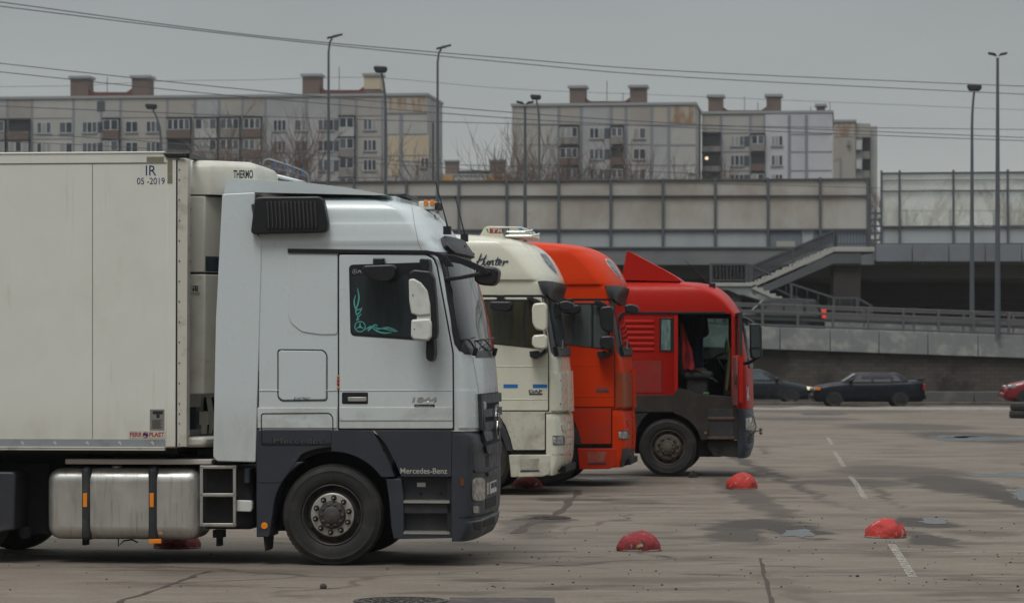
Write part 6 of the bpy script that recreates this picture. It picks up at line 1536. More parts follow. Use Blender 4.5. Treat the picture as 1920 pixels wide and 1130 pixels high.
# ================================================================== cars
def car(name, label, fr, face, spec, paint, W=1.68, lamp=None, tail=None, wheel_m=None, plate=False):
    """a car whose front stands at the frame's origin; face = -1 looks left, +1 looks right"""
    T = fr.empty(name, label, 'car'); f = -face
    top, gh, zsill, wheels, R = spec['top'], spec['green'], spec['sill'], spec['wheels'], spec['R']
    L = top[-1][0]
    def zt(u):
        for (a, b), (c, d) in zip(top, top[1:]):
            if a <= u <= c: return b+(d-b)*(u-a)/max(c-a, 1e-6)
        return top[-1][1]
    us = sorted({0, .03, .1, .2, L-.2, L-.1, L-.03, L} | {L*k/26 for k in range(27)} | {p[0] for p in top})
    rows = []
    for u in us:
        e = min(u, L-u); nar = .16*max(0, 1-e/.45)**2; z1 = zt(u); z0 = zsill+.16*max(0, 1-e/.12); h = z1-z0
        half = [(nar+.10, z0), (nar+.03, z0+.05), (nar+.012, z0+h*.30), (nar, z0+h*.55), (nar+.015, z0+h*.80), (nar+.05, z1-.045), (nar+.12, z1-.005), (W*.5, z1+.02)]
        ring = half+[(W-v, z) for v, z in half[-2::-1]]
        rows.append([(f*u, v, z) for v, z in ring])
    mb = MB().grid(rows, True)
    n = len(rows[0]); mb.face(range(n)); mb.face([(len(rows)-1)*n+k for k in range(n-1, -1, -1)])
    body = mb.build('body', paint, T, smooth=50, recalc=True)
    bf, rf, rb, bb, zr_ = gh; zbf, zbb = zt(bf)-.02, zt(bb)-.02
    lev = []
    for q, ins in ((0, .05), (.35, .10), (.75, .17), (.93, .22), (1, .30)):
        a = bf+(rf-bf)*q; b_ = bb+(rb-bb)*q; row = []
        za = zbf+(zr_-zbf)*q; zb = zbb+(zr_-zbb)*q
        if q == 1: a += .08; b_ -= .08
        N = 10
        for k in range(N+1): t = k/N; row.append((f*(a+(b_-a)*t), ins, za+(zb-za)*t+.02*sin(pi*t)*q))
        for k in range(1, 5): t = k/5; row.append((f*(b_+.05*sin(pi*t)), ins+(W-2*ins)*t, zb+.03*sin(pi*t)*q))
        for k in range(N+1): t = 1-k/N; row.append((f*(a+(b_-a)*t), W-ins, za+(zb-za)*t+.02*sin(pi*t)*q))
        for k in range(1, 5): t = 1-k/5; row.append((f*(a-.05*sin(pi*t)), ins+(W-2*ins)*t, za+.03*sin(pi*t)*q))
        lev.append(row)
    mb = MB().grid(lev, True); n = len(lev[0]); mb.face([(len(lev)-1)*n+k for k in range(n)])
    cabin = mb.build('cabin', paint, T, smooth=40, recalc=True)
    for a, b_, c, d, nm in ((bf, rf, zbf, zr_, 'windscreen'), (bb, rb, zbb, zr_, 'rear_window')):
        sg = -1 if nm == 'windscreen' else 1
        r2 = []
        for q, ins in ((.10, .14), (.5, .20), (.88, .28)):
            r2.append([(f*(a+(b_-a)*q+sg*(.05*sin(pi*t)+.035)), ins+(W-2*ins)*t, c+(d-c)*q+.03*sin(pi*t)*q+.02) for t in (0, .1, .3, .5, .7, .9, 1)])
        MB().grid(r2).build(nm, screen_m, cabin)
    for side in (0, 1):
        for wpx in spec['windows']:
            pts = []
            for u, z in wpx:
                zb0 = zbf+(zbb-zbf)*max(0, min(1, (u-bf)/(bb-bf))); q = max(0, min(1, (z-zb0)/(zr_-zb0))); ins = .05+.17*q
                v = ins-.012 if side == 0 else W-ins+.012; pts.append((f*u, v, z))
            pts2 = [(a, b+(.02 if side == 0 else -.02), c) for a, b, c in pts]; N = len(pts)
            MB().add(pts+pts2, [tuple(range(N)), tuple(range(2*N-1, N-1, -1))]+[(k, (k+1) % N, (k+1) % N+N, k+N) for k in range(N)]).build('side_window', spec.get('glass', grey_glass), cabin, recalc=True)
        v0 = -.012 if side == 0 else W+.012
        for wu in wheels:
            pr = [(f*wu+R*1.16*cos(pi*k/14), R+R*1.16*sin(pi*k/14)) for k in range(-1, 16)]
            MB().prism(pr, *(sorted((v0+(.006 if side == 0 else -.006), .25 if side == 0 else W-.25)))).build('wheel_arch', soot, body)
            w = bpy.data.objects.new('wheel', None); COL.objects.link(w); w.parent = T; w.location = (f*wu, 0, R)
            s_ = 1 if side == 0 else -1; P = lambda r, q: (r, v0+s_*q)
            pf = [P(R*.62, .03), P(R*.66, .005), P(R*.85, -.002), P(R*.97, .02), P(R, .05), P(R, .16), P(R*.9, .19)]; pf = pf if s_ == 1 else pf[::-1]
            MB().lathe(pf, 0, 0, 32).build('tyre', rubber, w)
            hp = [P(R*.64, .03), P(R*.58, .02), P(R*.52, .05), P(R*.2, .02), P(.001, .015)]; hp = hp if s_ == 1 else hp[::-1]
            MB().lathe(hp, 0, 0, 24).build('hubcap', wheel_m or rim_dark, w)
        for (a, b_) in spec.get('seams', ()):
            MB().box(f*a-.008, f*a+.008, (-.004 if side == 0 else W-.03), (.03 if side == 0 else W+.004), zsill+.1, zt(a)-.05).build('door_seam', soot, body)
        for a in spec.get('handles', ()): MB().box(f*a-.07, f*a+.07, (-.025 if side == 0 else W-.02), (.02 if side == 0 else W+.025), zt(a)-.20, zt(a)-.165).build('door_handle', black_plastic, body)
        mu = bf+.28; MB().box(f*mu-.07, f*mu+.07, (-.12 if side == 0 else W-.02), (.02 if side == 0 else W+.12), zt(mu)+.0, zt(mu)+.13).build('mirror', black_plastic, T, bevel=.03)
        hl = spec['lamp']; a0, a1, b0, b1 = hl
        va, vb = (.10, .42) if side == 0 else (W-.42, W-.10)
        MB().prism([(f*a0, b0), (f*a1, b0+.02), (f*(a1+.03), b1), (f*a0, b1-.02)], va-.085 if side == 0 else va, vb if side == 0 else vb+.085).build('headlight', lamp or lens_m, body, bevel=.02)
        if 'amber' in spec: a0, a1, b0, b1 = spec['amber']; MB().prism([(f*a0, b0), (f*a1, b0), (f*a1, b1), (f*a0, b1)], -.006 if side == 0 else W-.1, .1 if side == 0 else W+.006).build('indicator', amber, body, bevel=.01)
        a0, a1, b0, b1 = spec['tail']; MB().prism([(f*a0, b0), (f*a1, b0), (f*a1, b1), (f*a0, b1)], -.004 if side == 0 else W-.3, .3 if side == 0 else W+.004).build('tail_lamp', tail or M('tail_red', (.25, .02, .015), .3), body, bevel=.01)
    MB().box(min(f*.0, f*-.02), max(f*0, f*-.02), W/2-.26, W/2+.26, .42, .53).build('licence_plate', plate_white, body)
    MB().box(min(f*.02, f*-.06), max(f*.02, f*-.06), .12, W-.12, zsill+.10, zsill+.30).build('bumper', black_plastic if spec.get('blackbump') else paint, body, bevel=.03)
    MB().box(min(f*(L-.02), f*(L+.05)), max(f*(L-.02), f*(L+.05)), .12, W-.12, zsill+.10, zsill+.30).build('bumper', black_plastic if spec.get('blackbump') else paint, body, bevel=.03)
    return T, body
navy_paint = M('navy_car_paint', (.005, .006, .013), .35, coat=.04, spec=.25, layers=(((.04, .037, .034), 2.2, .5, .8, .3),))
grey_paint = M('grey_car_paint', (.010, .013, .019), .38, coat=.04, spec=.25, layers=(((.075, .068, .058), 2.0, .45, .75, .5),))
red_car = M('red_car_paint', (.20, .010, .014), .22, coat=.5)
blackish = M('black_car_paint', (.008, .009, .013), .35, coat=.06, spec=.2, layers=((DIRT, 3, .5, .8, .2),))
dark_glass = window_mat('car_glass', (.055, .050, .053), (.035, .034, .038)); teal_car_glass = window_mat('car_glass_teal', (.045, .075, .08), (.03, .05, .055)); screen_m = M('car_screen', (.24, .27, .275), .1, spec=.6)
SED = dict(top=[(0, .55), (.03, .74), (.18, .84), (.6, .92), (1.2, .99), (2.4, .99), (3.55, 1.02), (4.15, 1.07), (4.28, 1.07), (4.33, .80)], green=(1.16, 1.74, 3.22, 3.70, 1.335), sill=.22, wheels=(.80, 3.36), R=.295,
           windows=([(1.50, 1.00), (1.80, 1.30), (2.22, 1.31), (2.24, 1.00)], [(2.33, 1.00), (2.33, 1.31), (2.88, 1.30), (3.02, 1.00)], [(3.10, 1.02), (2.98, 1.29), (3.16, 1.29), (3.42, 1.03)]), seams=((1.40, 0), (2.29, 0), (3.0, 0)), handles=(2.14, 2.95),
           lamp=(-.01, .10, .66, .79), amber=(.06, .26, .68, .79), tail=(4.24, 4.34, .66, .92), blackbump=True, glass=dark_glass)
c, body = car('sedan', 'boxy dark blue sedan with a rear spoiler, in front of the stone wall', Frame(1526, 48.3, 0), -1, SED, navy_paint, 1.65)
MB().box(4.06, 4.36, .18, 1.47, 1.10, 1.135).build('spoiler', navy_paint, body, bevel=.015); MB().box(4.14, 4.2, .3, .36, 1.05, 1.11).build('spoiler_leg', navy_paint, body)
SAL = dict(top=[(0, .52), (.05, .68), (.25, .76), (.7, .86), (1.35, .98), (2.6, .99), (3.8, 1.00), (4.5, 1.0), (4.66, .9), (4.72, .6)], green=(1.22, 2.15, 3.3, 4.1, 1.43), sill=.20, wheels=(.90, 3.55), R=.32,
           windows=([(1.72, 1.02), (2.15, 1.32), (2.55, 1.36), (2.58, 1.02)], [(2.66, 1.02), (2.66, 1.36), (3.25, 1.33), (3.45, 1.02)]), seams=((1.55, 0), (2.62, 0), (3.5, 0)), handles=(2.45, 3.3), lamp=(.0, .22, .58, .73), tail=(4.5, 4.72, .7, .9), glass=teal_car_glass)
car('sedan', 'dusty dark grey rounded saloon car with its headlight on, behind the red tractor', Frame(1524, 45.2, 0), 1, SAL, grey_paint, 1.75, lamp=emit('lit_headlight', (.95, .85, .55), .55), wheel_m=M('alloy_dull', (.16, .145, .13), .5, .3))
HAT = dict(top=[(0, .55), (.05, .72), (.3, .86), (.7, .96), (1.05, 1.02), (2.4, 1.02), (3.6, 1.06), (4.0, 1.06), (4.08, .7)], green=(.95, 1.75, 3.3, 3.95, 1.5), sill=.20, wheels=(.85, 3.35), R=.31,
           windows=([(1.45, 1.06), (1.85, 1.40), (2.35, 1.42), (2.38, 1.06)], [(2.46, 1.06), (2.46, 1.42), (3.1, 1.40), (3.4, 1.06)]), seams=((1.35, 0), (2.42, 0)), handles=(2.3, 3.2), lamp=(.12, .52, .70, .84), tail=(3.9, 4.08, .75, .95), glass=dark_glass)
car('hatchback', 'bright red hatchback at the right edge, behind the stacked tyres', Frame(1884, 46.6, 0), -1, HAT, red_car, 1.7, lamp=clear_lens)
SUV = dict(top=[(0, .6), (.05, .85), (.3, 1.0), (.9, 1.08), (1.3, 1.12), (4.3, 1.14), (4.5, 1.0), (4.55, .7)], green=(1.2, 1.85, 4.1, 4.45, 1.72), sill=.30, wheels=(.85, 3.55), R=.36,
           windows=([(1.7, 1.16), (2.05, 1.58), (2.6, 1.60), (2.6, 1.16)], [(2.7, 1.16), (2.7, 1.60), (3.5, 1.60), (3.55, 1.16)], [(3.65, 1.16), (3.65, 1.58), (4.1, 1.55), (4.25, 1.18)]), seams=((2.65, 0),), handles=(2.5, 3.4), lamp=(.0, .2, .75, .95), tail=(4.38, 4.56, .95, 1.35), glass=dark_glass)
frs = Frame(1358, FPX/142.0, 0); c, body = car('estate_car', 'dark estate car with a red tail lamp, driving behind the ramp guard rails', frs, -1, SUV, blackish, 1.8, tail=emit('lit_tail', (.8, .05, .03), .35))
xz = frs.O.x+2.3; c.location.z = zl0+slope*xz+parh-.35; c.rotation_euler = (0, -math.atan(slope)*-1*-1, 0)
MB().box(1.9, 4.1, .25, .30, 1.76, 1.80).build('roof_rail', gal, c); MB().box(1.9, 4.1, 1.5, 1.55, 1.76, 1.80).build('roof_rail', gal, c)
frs = Frame(1672, FPX/166.0, 0); c, body = car('hatchback', 'red car seen dimly through the milky glazed barrier on the overpass', frs, -1, HAT, M('faded_red_car', (.30, .02, .03), .3), 1.7); c.location.z = zr(486, DO)


# ================================================================== apartment blocks far behind
def wallmat(name, col, extra=()):
    return M(name, col, .9, layers=(((col[0]*.72, col[1]*.72, col[2]*.74), .12, .42, .72, .7, (1, 1, .6)), ((col[0]*.6, col[1]*.52, col[2]*.45), .35, .62, .8, .5, (1, 1, .25)), ((col[0]*1.2, col[1]*1.2, col[2]*1.2), .5, .55, .75, .4))+tuple(extra))
wall_a = wallmat('panel_concrete', (.375, .372, .36)); wall_g = wallmat('grey_panel_concrete', (.345, .35, .36)); wall_b = wallmat('warm_panel_concrete', (.335, .315, .285), (((.20, .09, .04), .4, .60, .72, .6),))
wall_a2 = wallmat('dusty_panel_concrete', (.34, .33, .305)); joint_d = M('floor_joint', (.17, .165, .155), .9)
wall_w = wallmat('pale_blue_panel', (.47, .485, .52)); ochre = wallmat('ochre_panel', (.46, .39, .28)); rust = M('rust_streak', (.24, .15, .085), .95, layers=(((.36, .33, .28), .5, .38, .58, 1, (1.6, 1, .5)),))
joint = M('panel_joint_grey', (.20, .215, .235), .9); wframe = M('window_white', (.43, .44, .45), .6); wglass = [M('pane_dark', (.035, .042, .055), .2), M('pane_grey', (.085, .10, .115), .2), M('pane_curtain', (.26, .27, .26), .4)]
bal = [M('balcony_brown', (.115, .080, .065), .9, layers=(((.2, .17, .14), .8, .5, .7, .6),)), M('balcony_grey', (.20, .19, .18), .9, layers=(((.12, .10, .085), .7, .5, .7, .6),)), M('balcony_pale', (.36, .37, .37), .8)]
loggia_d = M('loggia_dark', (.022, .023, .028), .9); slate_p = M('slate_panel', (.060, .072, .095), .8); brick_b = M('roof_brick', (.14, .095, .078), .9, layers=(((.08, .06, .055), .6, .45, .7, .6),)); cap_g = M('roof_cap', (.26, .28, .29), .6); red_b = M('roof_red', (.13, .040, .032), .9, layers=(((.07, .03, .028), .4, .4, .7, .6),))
RB = random.Random(21)
def block(name, label, xref, scale, px0, px1, ytop, wall, depth=16, psi=radians(6)):
    fr = Frame(xref, scale, psi); T = fr.empty(name, label, 'apartment block', 'panel apartment blocks on the skyline')
    a, b_ = fr.uz(px0, 300)[0], fr.uz(px1, 300)[0]; zt = fr.uz(xref, ytop)[1]
    MB().box(a, b_, 0, depth, -2, zt).build('wall', wall, T, smooth=0)
    MB().box(a-.15, b_+.15, -.2, depth+.2, zt, zt+.35).build('roof_edge', cap_g, T, smooth=0)
    return fr, T
def window(fr, T, x0, x1, y0, y1, n=3, v=-.05):
    (a, z1), (b_, z0) = fr.uz(x0-.5, y0-1), fr.uz(x1+.5, y1+1.5); mb = MB(); mb.box(a, b_, v, .1, z0, z1); mb.mat(1+RB.choice((0, 0, 0, 1, 1)))
    w = (b_-a)/n
    for k in range(n):
        mb.cm = 1+RB.choice((0, 0, 0, 1, 1, 2)); mb.box(a+w*k+.07, a+w*(k+1)-.07, v-.02, v, z0+.08, z1-.08)
    mb.build('window', [wframe]+wglass, T, smooth=0)
    MB().box(a-.1, b_+.1, v-.12, v+.02, z0-.14, z0).build('window_sill', cap_g, T, smooth=0)
def balcony(fr, T, x0, x1, y0, y1, y2, style, open_=False):
    """glazing between y0 and y1, balustrade down to y2"""
    (a, z2), (b_, z1), z0 = fr.uz(x0, y0), fr.uz(x1, y1), fr.uz(x1, y2)[1]
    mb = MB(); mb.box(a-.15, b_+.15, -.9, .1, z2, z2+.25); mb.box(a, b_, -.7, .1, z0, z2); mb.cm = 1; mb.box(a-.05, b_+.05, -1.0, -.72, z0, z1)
    if not open_:
        n = max(2, int((b_-a)/.75)); w = (b_-a)/n
        mb.cm = 2; mb.box(a, b_, -.86, -.71, z1, z2)
        for k in range(n): mb.cm = 3+RB.choice((0, 0, 1, 1, 2)); mb.box(a+w*k+.10, a+w*(k+1)-.10, -.89, -.86, z1+.12, z2-.12)
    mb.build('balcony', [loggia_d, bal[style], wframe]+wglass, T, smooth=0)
def joints(fr, T, xs, y0, y1, w=.35, mat=None, v=-.06, ys=(), xa=0, xb=0):
    for x in xs: (u, z1), z0 = fr.uz(x, y0), fr.uz(x, y1)[1]; MB().box(u-w/2, u+w/2, v, .1, z0, z1).build('panel_joint', mat or joint, T, smooth=0)
    for y in ys: z = fr.uz((xa+xb)/2, y)[1]; MB().box(fr.uz(xa, y)[0], fr.uz(xb, y)[0], v+.01, .1, z-.09, z+.09).build('panel_joint', mat or joint, T, smooth=0)
def relief(fr, T, x0, x1, y0, y1, mat, v=-.5, name='wall_bay'):
    (a, z1), (b_, z0) = fr.uz(x0, y0), fr.uz(x1, y1); MB().box(a, b_, v, .1, z0, z1).build(name, mat, T, smooth=0)
def tower(fr, T, x0, x1, y0, y1, v=4, mat=None, top=None):
    (a, z1), (b_, z0) = fr.uz(x0, y0, v), fr.uz(x1, y1, v); t = MB().box(a, b_, v, v+3.2, z0-1.5, z1-.25).build('roof_house', mat or brick_b, T, smooth=0)
    MB().box(a-.25, b_+.25, v-.25, v+3.45, z1-.25, z1+.1).build('roof_house_cap', cap_g, t, smooth=0)
    if top: MB().box(a-.03, b_+.03, v-.05, v+3.2, z1-.25-(z1-z0)*.62, z1-.26).build('roof_house_face', top, t, smooth=0)
def parapet(fr, T, x0, x1, y0, y1, v=4.3):
    q = [(x0, y0-7), (x0+4, y0-4), (x0+10, y0), (x1-10, y0), (x1-4, y0-4), (x1, y0-7), (x1, y1+6), (x0, y1+6)]
    MB().prism(fr.pts(q, v), v, v+2.4).build('roof_parapet', red_b, T, smooth=0)
def mast(fr, T, x, y0, y1, v=5): (u, z1), z0 = fr.uz(x, y0, v), fr.uz(x, y1, v)[1]; MB().tube([(u, v, z0-1), (u, v, z1)], .06, 5).build('roof_mast', joint, T)
# --- left block
fr, T = block('apartment_block', 'long weathered panel block at left, behind the cream trailer, with brick roof houses', 400, 13.9, -160, 801, 183, wall_a)
rowsY = [(227, 245), (266, 284), (303, 321), (341, 359), (379, 397)]
for i, (y0, y1) in enumerate(rowsY):
    d = lambda x: (400-x)*.010
    for x0, x1, n in ((70, 95, 3), (112, 135, 2), (155, 181, 3), (236, 258, 2), (275, 300, 3), (513, 536, 3), (553, 576, 2), (597, 625, 3), (682, 705, 3)):
        o = d(x0); window(fr, T, x0, x1, y0+o, y1+o, n)
    for x0, x1, st, op in ((-12, 11, 1, 0), (19, 56, 0, i % 2 == 0), (196, 224, 0, 0), (316, 358, 0, i % 2 == 1), (368, 408, 2 if i == 0 else 1, 0), (415, 450, 1, 0), (459, 490, 0, 0), (638, 665, 2 if i == 0 else 1, 0)):
        o = d(x0); balcony(fr, T, x0, x1, y0-4+o, y1-2+o, y1+14+o, st, op)
    for x0, x1 in ((183, 194), (626, 636)): relief(fr, T, x0, x1, y0+d(x0), y1+d(x0)+2, slate_p, -.06, 'slate_panel')
for xa, xb, m_ in ((14, 60, wall_b), (60, 138, wall_a), (226, 314, wall_a2), (314, 366, wall_b), (366, 411, wall_g), (411, 455, wall_a2), (455, 498, wall_b), (637, 717, wall_a2)): relief(fr, T, xa, xb, 184.5+(400-xa)*.008, 420, m_, -.02)
joints(fr, T, (), 0, 0, ys=(221, 260, 298, 336), xa=-160, xb=717, v=-.035, mat=joint_d)
joints(fr, T, (14, 60, 138, 190, 226, 314, 366, 411, 455, 498, 575, 637, 668, 717), 186, 420)
relief(fr, T, 140, 225, 184, 420, wall_a, -.03); relief(fr, T, 500, 636, 181, 420, wall_g, -.03)
relief(fr, T, 182, 197, 187+3, 207+2, slate_p, -.08, 'slate_panel')
joints(fr, T, (752,), 215, 420, .5, None, -.1, (212, 252, 292), 722, 800)
relief(fr, T, 728, 749, 254, 330, ochre, -.07, 'ochre_panel'); relief(fr, T, 756, 804, 254, 302, ochre, -.07, 'ochre_panel'); relief(fr, T, 730, 798, 184, 213, rust, -.05, 'rust_stain')
window(fr, T, 790, 803, 297, 312, 2, -.12)
ue = fr.uz(801, 300)[0]; MB().box(ue-.1, ue+.08, 5.2, 6.4, -2, fr.uz(801, 224)[1]).build('gap_shadow', loggia_d, T, smooth=0)  # dark strip laid on the side wall in place of a gap's shadow
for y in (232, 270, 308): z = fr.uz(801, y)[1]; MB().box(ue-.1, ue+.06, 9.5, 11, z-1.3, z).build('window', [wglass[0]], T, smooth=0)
tower(fr, T, 132, 165, 144, 182); tower(fr, T, 247, 279, 143, 181); parapet(fr, T, 165, 247, 173, 181); mast(fr, T, 201, 145, 178)
tower(fr, T, 567, 599, 140, 180); tower(fr, T, 683, 713, 139, 179, top=ochre); parapet(fr, T, 599, 683, 169, 179); mast(fr, T, 636, 126, 175)
# --- middle block
fr, T = block('apartment_block', 'middle panel block on the skyline with rust streaks along its right gable top', 1135, 13.8, 960, 1304, 198, wall_a)
for i, (y0, y1) in enumerate([(241, 258), (280, 297), (318, 335), (356, 373)]):
    window(fr, T, 1106, 1131, y0, y1, 3); window(fr, T, 1188, 1210, y0, y1, 2)
    balcony(fr, T, 1051, 1084, y0-2, y1, y1+13, (1, 0, 1, 1)[i], 0); balcony(fr, T, 1147, 1168, y0-1, y1-1, y1+13, (1, 0, 1, 0)[i], i == 1)
    relief(fr, T, 1133, 1145, y0, y1+2, slate_p, -.06, 'slate_panel')
joints(fr, T, (1048, 1090, 1146, 1174, 1222, 1254), 200, 420, .45, None, -.06, (234, 272, 310), 1222, 1304)
joints(fr, T, (1011,), 200, 420, .25, None, -.05, (234, 272, 310), 962, 1046)
for xa, xb, m_ in ((962, 1011, wall_a2), (1048, 1090, wall_b), (1146, 1174, wall_a2), (1222, 1254, wall_g)): relief(fr, T, xa, xb, 199.5, 420, m_, -.02)
joints(fr, T, (), 0, 0, ys=(234, 272, 310), xa=1048, xb=1222, v=-.035, mat=joint_d)
relief(fr, T, 1092, 1145, 199, 420, wall_g, -.03); relief(fr, T, 1180, 1221, 200, 234, wall_b, -.05); relief(fr, T, 1226, 1303, 200, 233, rust, -.05, 'rust_stain'); relief(fr, T, 1290, 1304, 312, 326, wframe, -.2, 'white_box')
tower(fr, T, 1068, 1097, 162, 198); tower(fr, T, 1181, 1211, 161, 197); parapet(fr, T, 1097, 1181, 190, 197); mast(fr, T, 1138, 152, 195); mast(fr, T, 1168, 175, 195)
# --- right block
fr, T = block('apartment_block', 'right panel block on the skyline with a pale blue gable', 1430, 13.5, 1316, 1561, 213, wall_a)
for i, (y0, y1) in enumerate([(256, 272), (292, 309), (328, 344)]):
    window(fr, T, 1370, 1394, y0, y1, 3); window(fr, T, 1447, 1467, y0, y1, 3, -.18)
    balcony(fr, T, 1318, 1350, y0-4, y1+3, y1+13, 1, 1); balcony(fr, T, 1409, 1433, y0-2, y1-1, y1+12, (1, 0, 1)[i], i == 1); relief(fr, T, 1395, 1405, y0, y1+2, slate_p, -.06, 'slate_panel')
for xa, xb, m_ in ((1318, 1352, wall_b), (1407, 1434, wall_a2)): relief(fr, T, xa, xb, 214, 420, m_, -.02)
joints(fr, T, (), 0, 0, ys=(250, 285, 321), xa=1318, xb=1434, v=-.035, mat=joint_d)
relief(fr, T, 1435, 1561, 214, 260+150, wall_w, -.12, 'gable')
joints(fr, T, (1480, 1512), 216, 420, .45, None, -.17, (252, 285, 320), 1480, 1560); joints(fr, T, (1352, 1407, 1434), 216, 420, .4)
tower(fr, T, 1328, 1355, 179, 213); tower(fr, T, 1437, 1464, 178, 213); parapet(fr, T, 1355, 1437, 207, 213); tower(fr, T, 1531, 1547, 196, 214); mast(fr, T, 1396, 180, 210); mast(fr, T, 1520, 199, 214); mast(fr, T, 1556, 192, 214); mast(fr, T, 1421, 192, 210)
u, z = fr.uz(1325, 297, -1.05); MB().ellipsoid((u, -1.05, z), (.22, .15, .22), 10, 8).build('balcony_lamp', emit('warm_lamp', (1, .78, .5), 1.2), T)
# --- far right corner block
fr, T = block('apartment_block', 'narrow brown stained corner block at the right end of the skyline', 1600, 12.8, 1562, 1604, 229, wall_b)
for x0, x1, yt, v, m_ in ((1604, 1617, 231, .8, wall_g), (1617, 1632, 234, 1.8, loggia_d), (1632, 1645, 237, 2.4, wall_a)):
    (a, z1), b_ = fr.uz(x0, yt, v), fr.uz(x1, yt, v)[0]; MB().box(a, b_, v, v+9, -2, z1).build('wall', m_, T, smooth=0)
(a, z1), (b_, z0) = fr.uz(1604, 232, .7), fr.uz(1632, 257, .7); MB().box(a, b_, .6, 2, z0, z1).build('brick_band', wall_b, T, smooth=0)
relief(fr, T, 1564, 1602, 231, 256, rust, -.06, 'rust_stain')
for y in (264, 300): window(fr, T, 1606, 1615, y, y+15, 1, .7)
for y in (284, 320): (a, z1), (b_, z0) = fr.uz(1617, y, .9), fr.uz(1631, y+14, .9); MB().box(a, b_, .7, 2, z0, z1).build('balcony', bal[1], T, smooth=0)
relief(fr, T, 1588, 1594, 263, 273, joint, -.5, 'air_unit'); relief(fr, T, 1574.5, 1577.5, 297, 345, joint, -.2, 'drain_pipe')
# --- low roof far away in the gap
fr, T = block('apartment_block', 'distant roof with two brown roof houses and an orange band, in the gap between blocks', 890, 8.6, 829, 952, 329, wall_a)
for x0, x1, m_ in ((829, 851, ochre), (912, 944, ochre), (944, 958, brick_b)): relief(fr, T, x0, x1, 329.5, 345, M('orange_band', (.42, .22, .05), .9) if m_ is ochre else m_, -.4, 'roof_band')
tower(fr, T, 834, 858, 301, 329); tower(fr, T, 918, 946, 300, 329); (a, z1), (b_, z0) = fr.uz(858, 320, 3), fr.uz(918, 329, 3); MB().box(a, b_, 3, 5, z0, z1).build('roof_parapet', loggia_d, T, smooth=0); mast(fr, T, 888, 307, 325); mast(fr, T, 909, 310, 325)

# ================================================================== street lamps and wires
lamp_pole = M('lamp_pole_grey', (.105, .118, .13), .6, .3); lamp_dark = M('lamp_head_dark', (.022, .024, .028), .5)
def street_lamp(x, ytop, D, label, kind, zbase=0.0, lean=0, thick=1.0, mat=None):
    b_ = at(x, HY, D); T = thing('street_lamp', label, 'street lamp', (b_.x, D, zbase), 0, 'street lamps'); H = at(x, ytop, D).z-zbase; mat = mat or lamp_pole
    dx = lean/FPX*D
    if kind == 'twin':
        MB().tube([(0, 0, 0), (0, 0, H*.5), (0, 0, H-.75), (dx*.35, 0, H-.3), (dx, 0, H-.1)], [.12*thick, .085*thick, .055*thick, .045, .04], 10).build('pole', mat, T)
        for s_, o in ((-1, .0), (1, .22)): MB().prism([(dx-.25+o, H-.16+o*.5), (dx+.25+o, H-.06+o*.5), (dx+.27+o, H+.03+o*.5), (dx-.22+o, H-.06+o*.5)], s_*.18-.12, s_*.18+.12).build('lamp_head', lamp_dark, T, bevel=.03)
    elif kind == 'wide':
        MB().tube([(0, 0, 0), (0, 0, H*.5), (0, 0, H-.25)], [.13*thick, .10*thick, .06*thick], 10).build('pole', mat, T)
        for s_ in (-1, 1): MB().prism([(s_*.03, H-.20), (s_*.12, H-.05), (s_*.42, H+.0), (s_*.40, H-.10), (s_*.15, H-.15)], -.14, .14).build('lamp_head', lamp_dark, T, bevel=.03)
    else:
        MB().tube([(0, 0, 0), (0, 0, H*.5), (0, 0, H-2.0), (dx*.12, 0, H-1.3), (dx*.45, 0, H-.7), (dx*.85, 0, H-.3)], [.12*thick, .09*thick, .065*thick, .06, .055, .05], 10).build('pole', mat, T)
        MB().prism([(dx-.36, H-.03), (dx-.26, H-.26), (dx+.22, H-.28), (dx+.33, H-.13), (dx+.28, H+.02), (dx-.29, H+.06)], -.18, .18).build('lamp_head', lamp_dark, T, bevel=.06)
rz_ = lambda x, D: zl0+slope*xr(x, DR)+parh
street_lamp(616, 68, 150, 'tall street lamp with small twin heads, left of the ochre roof house', 'twin', 0, 7)
street_lamp(723, 126, 150, 'street lamp with one dark square head leaning left, beside the ochre wall panels', 'cobra', 0, -9)
street_lamp(820.5, 88, 152, 'tall street lamp with small twin heads at the right corner of the left block', 'twin', 0, 7)
street_lamp(984.5, 189, 148, 'street lamp with a wide flat double head at the left edge of the middle block', 'wide', 0, 0)
street_lamp(1011, 179, 190, 'street lamp with one small dark head just right of the flat double one', 'cobra', 4, -6)
street_lamp(302, 196, 175, 'curved grey street lamp in front of the left block, above the cream trailer', 'cobra', 0, -18)
street_lamp(1822.5, 160, 146, 'shorter of the two street lamps at far right, with one dark head', 'cobra', rz_(1822, 146)-.4, 5)
street_lamp(1870.5, 98, DR-.3, 'tallest street lamp at far right, standing on the ramp parapet', 'wide', rz_(1870, DR)-.02, -5)
wire_m = M('wire_grey', (.10, .105, .112), .7)
def wire(pts, D, r, label, n=40):
    P = [at(x, y, D+dd) for x, y, dd in pts]; Q = []
    P = [P[0]+(P[0]-P[1])*7]+P+[P[-1]+(P[-1]-P[-2])*3]
    for i in range(len(P)-1):
        a, b_, c, d = P[max(i-1, 0)], P[i], P[i+1], P[min(i+2, len(P)-1)]
        for k in range(8): t = k/8; Q.append(.5*((2*b_)+(c-a)*t+(2*a-5*b_+4*c-d)*t*t+(3*b_-a-3*c+d)*t**3))
    Q.append(P[-1]); T = thing('overhead_wire', label, 'wire', Q[0], 0, 'overhead wires')
    MB().tube([q-Q[0] for q in Q], r, 5).build('cable', wire_m, T, smooth=180)
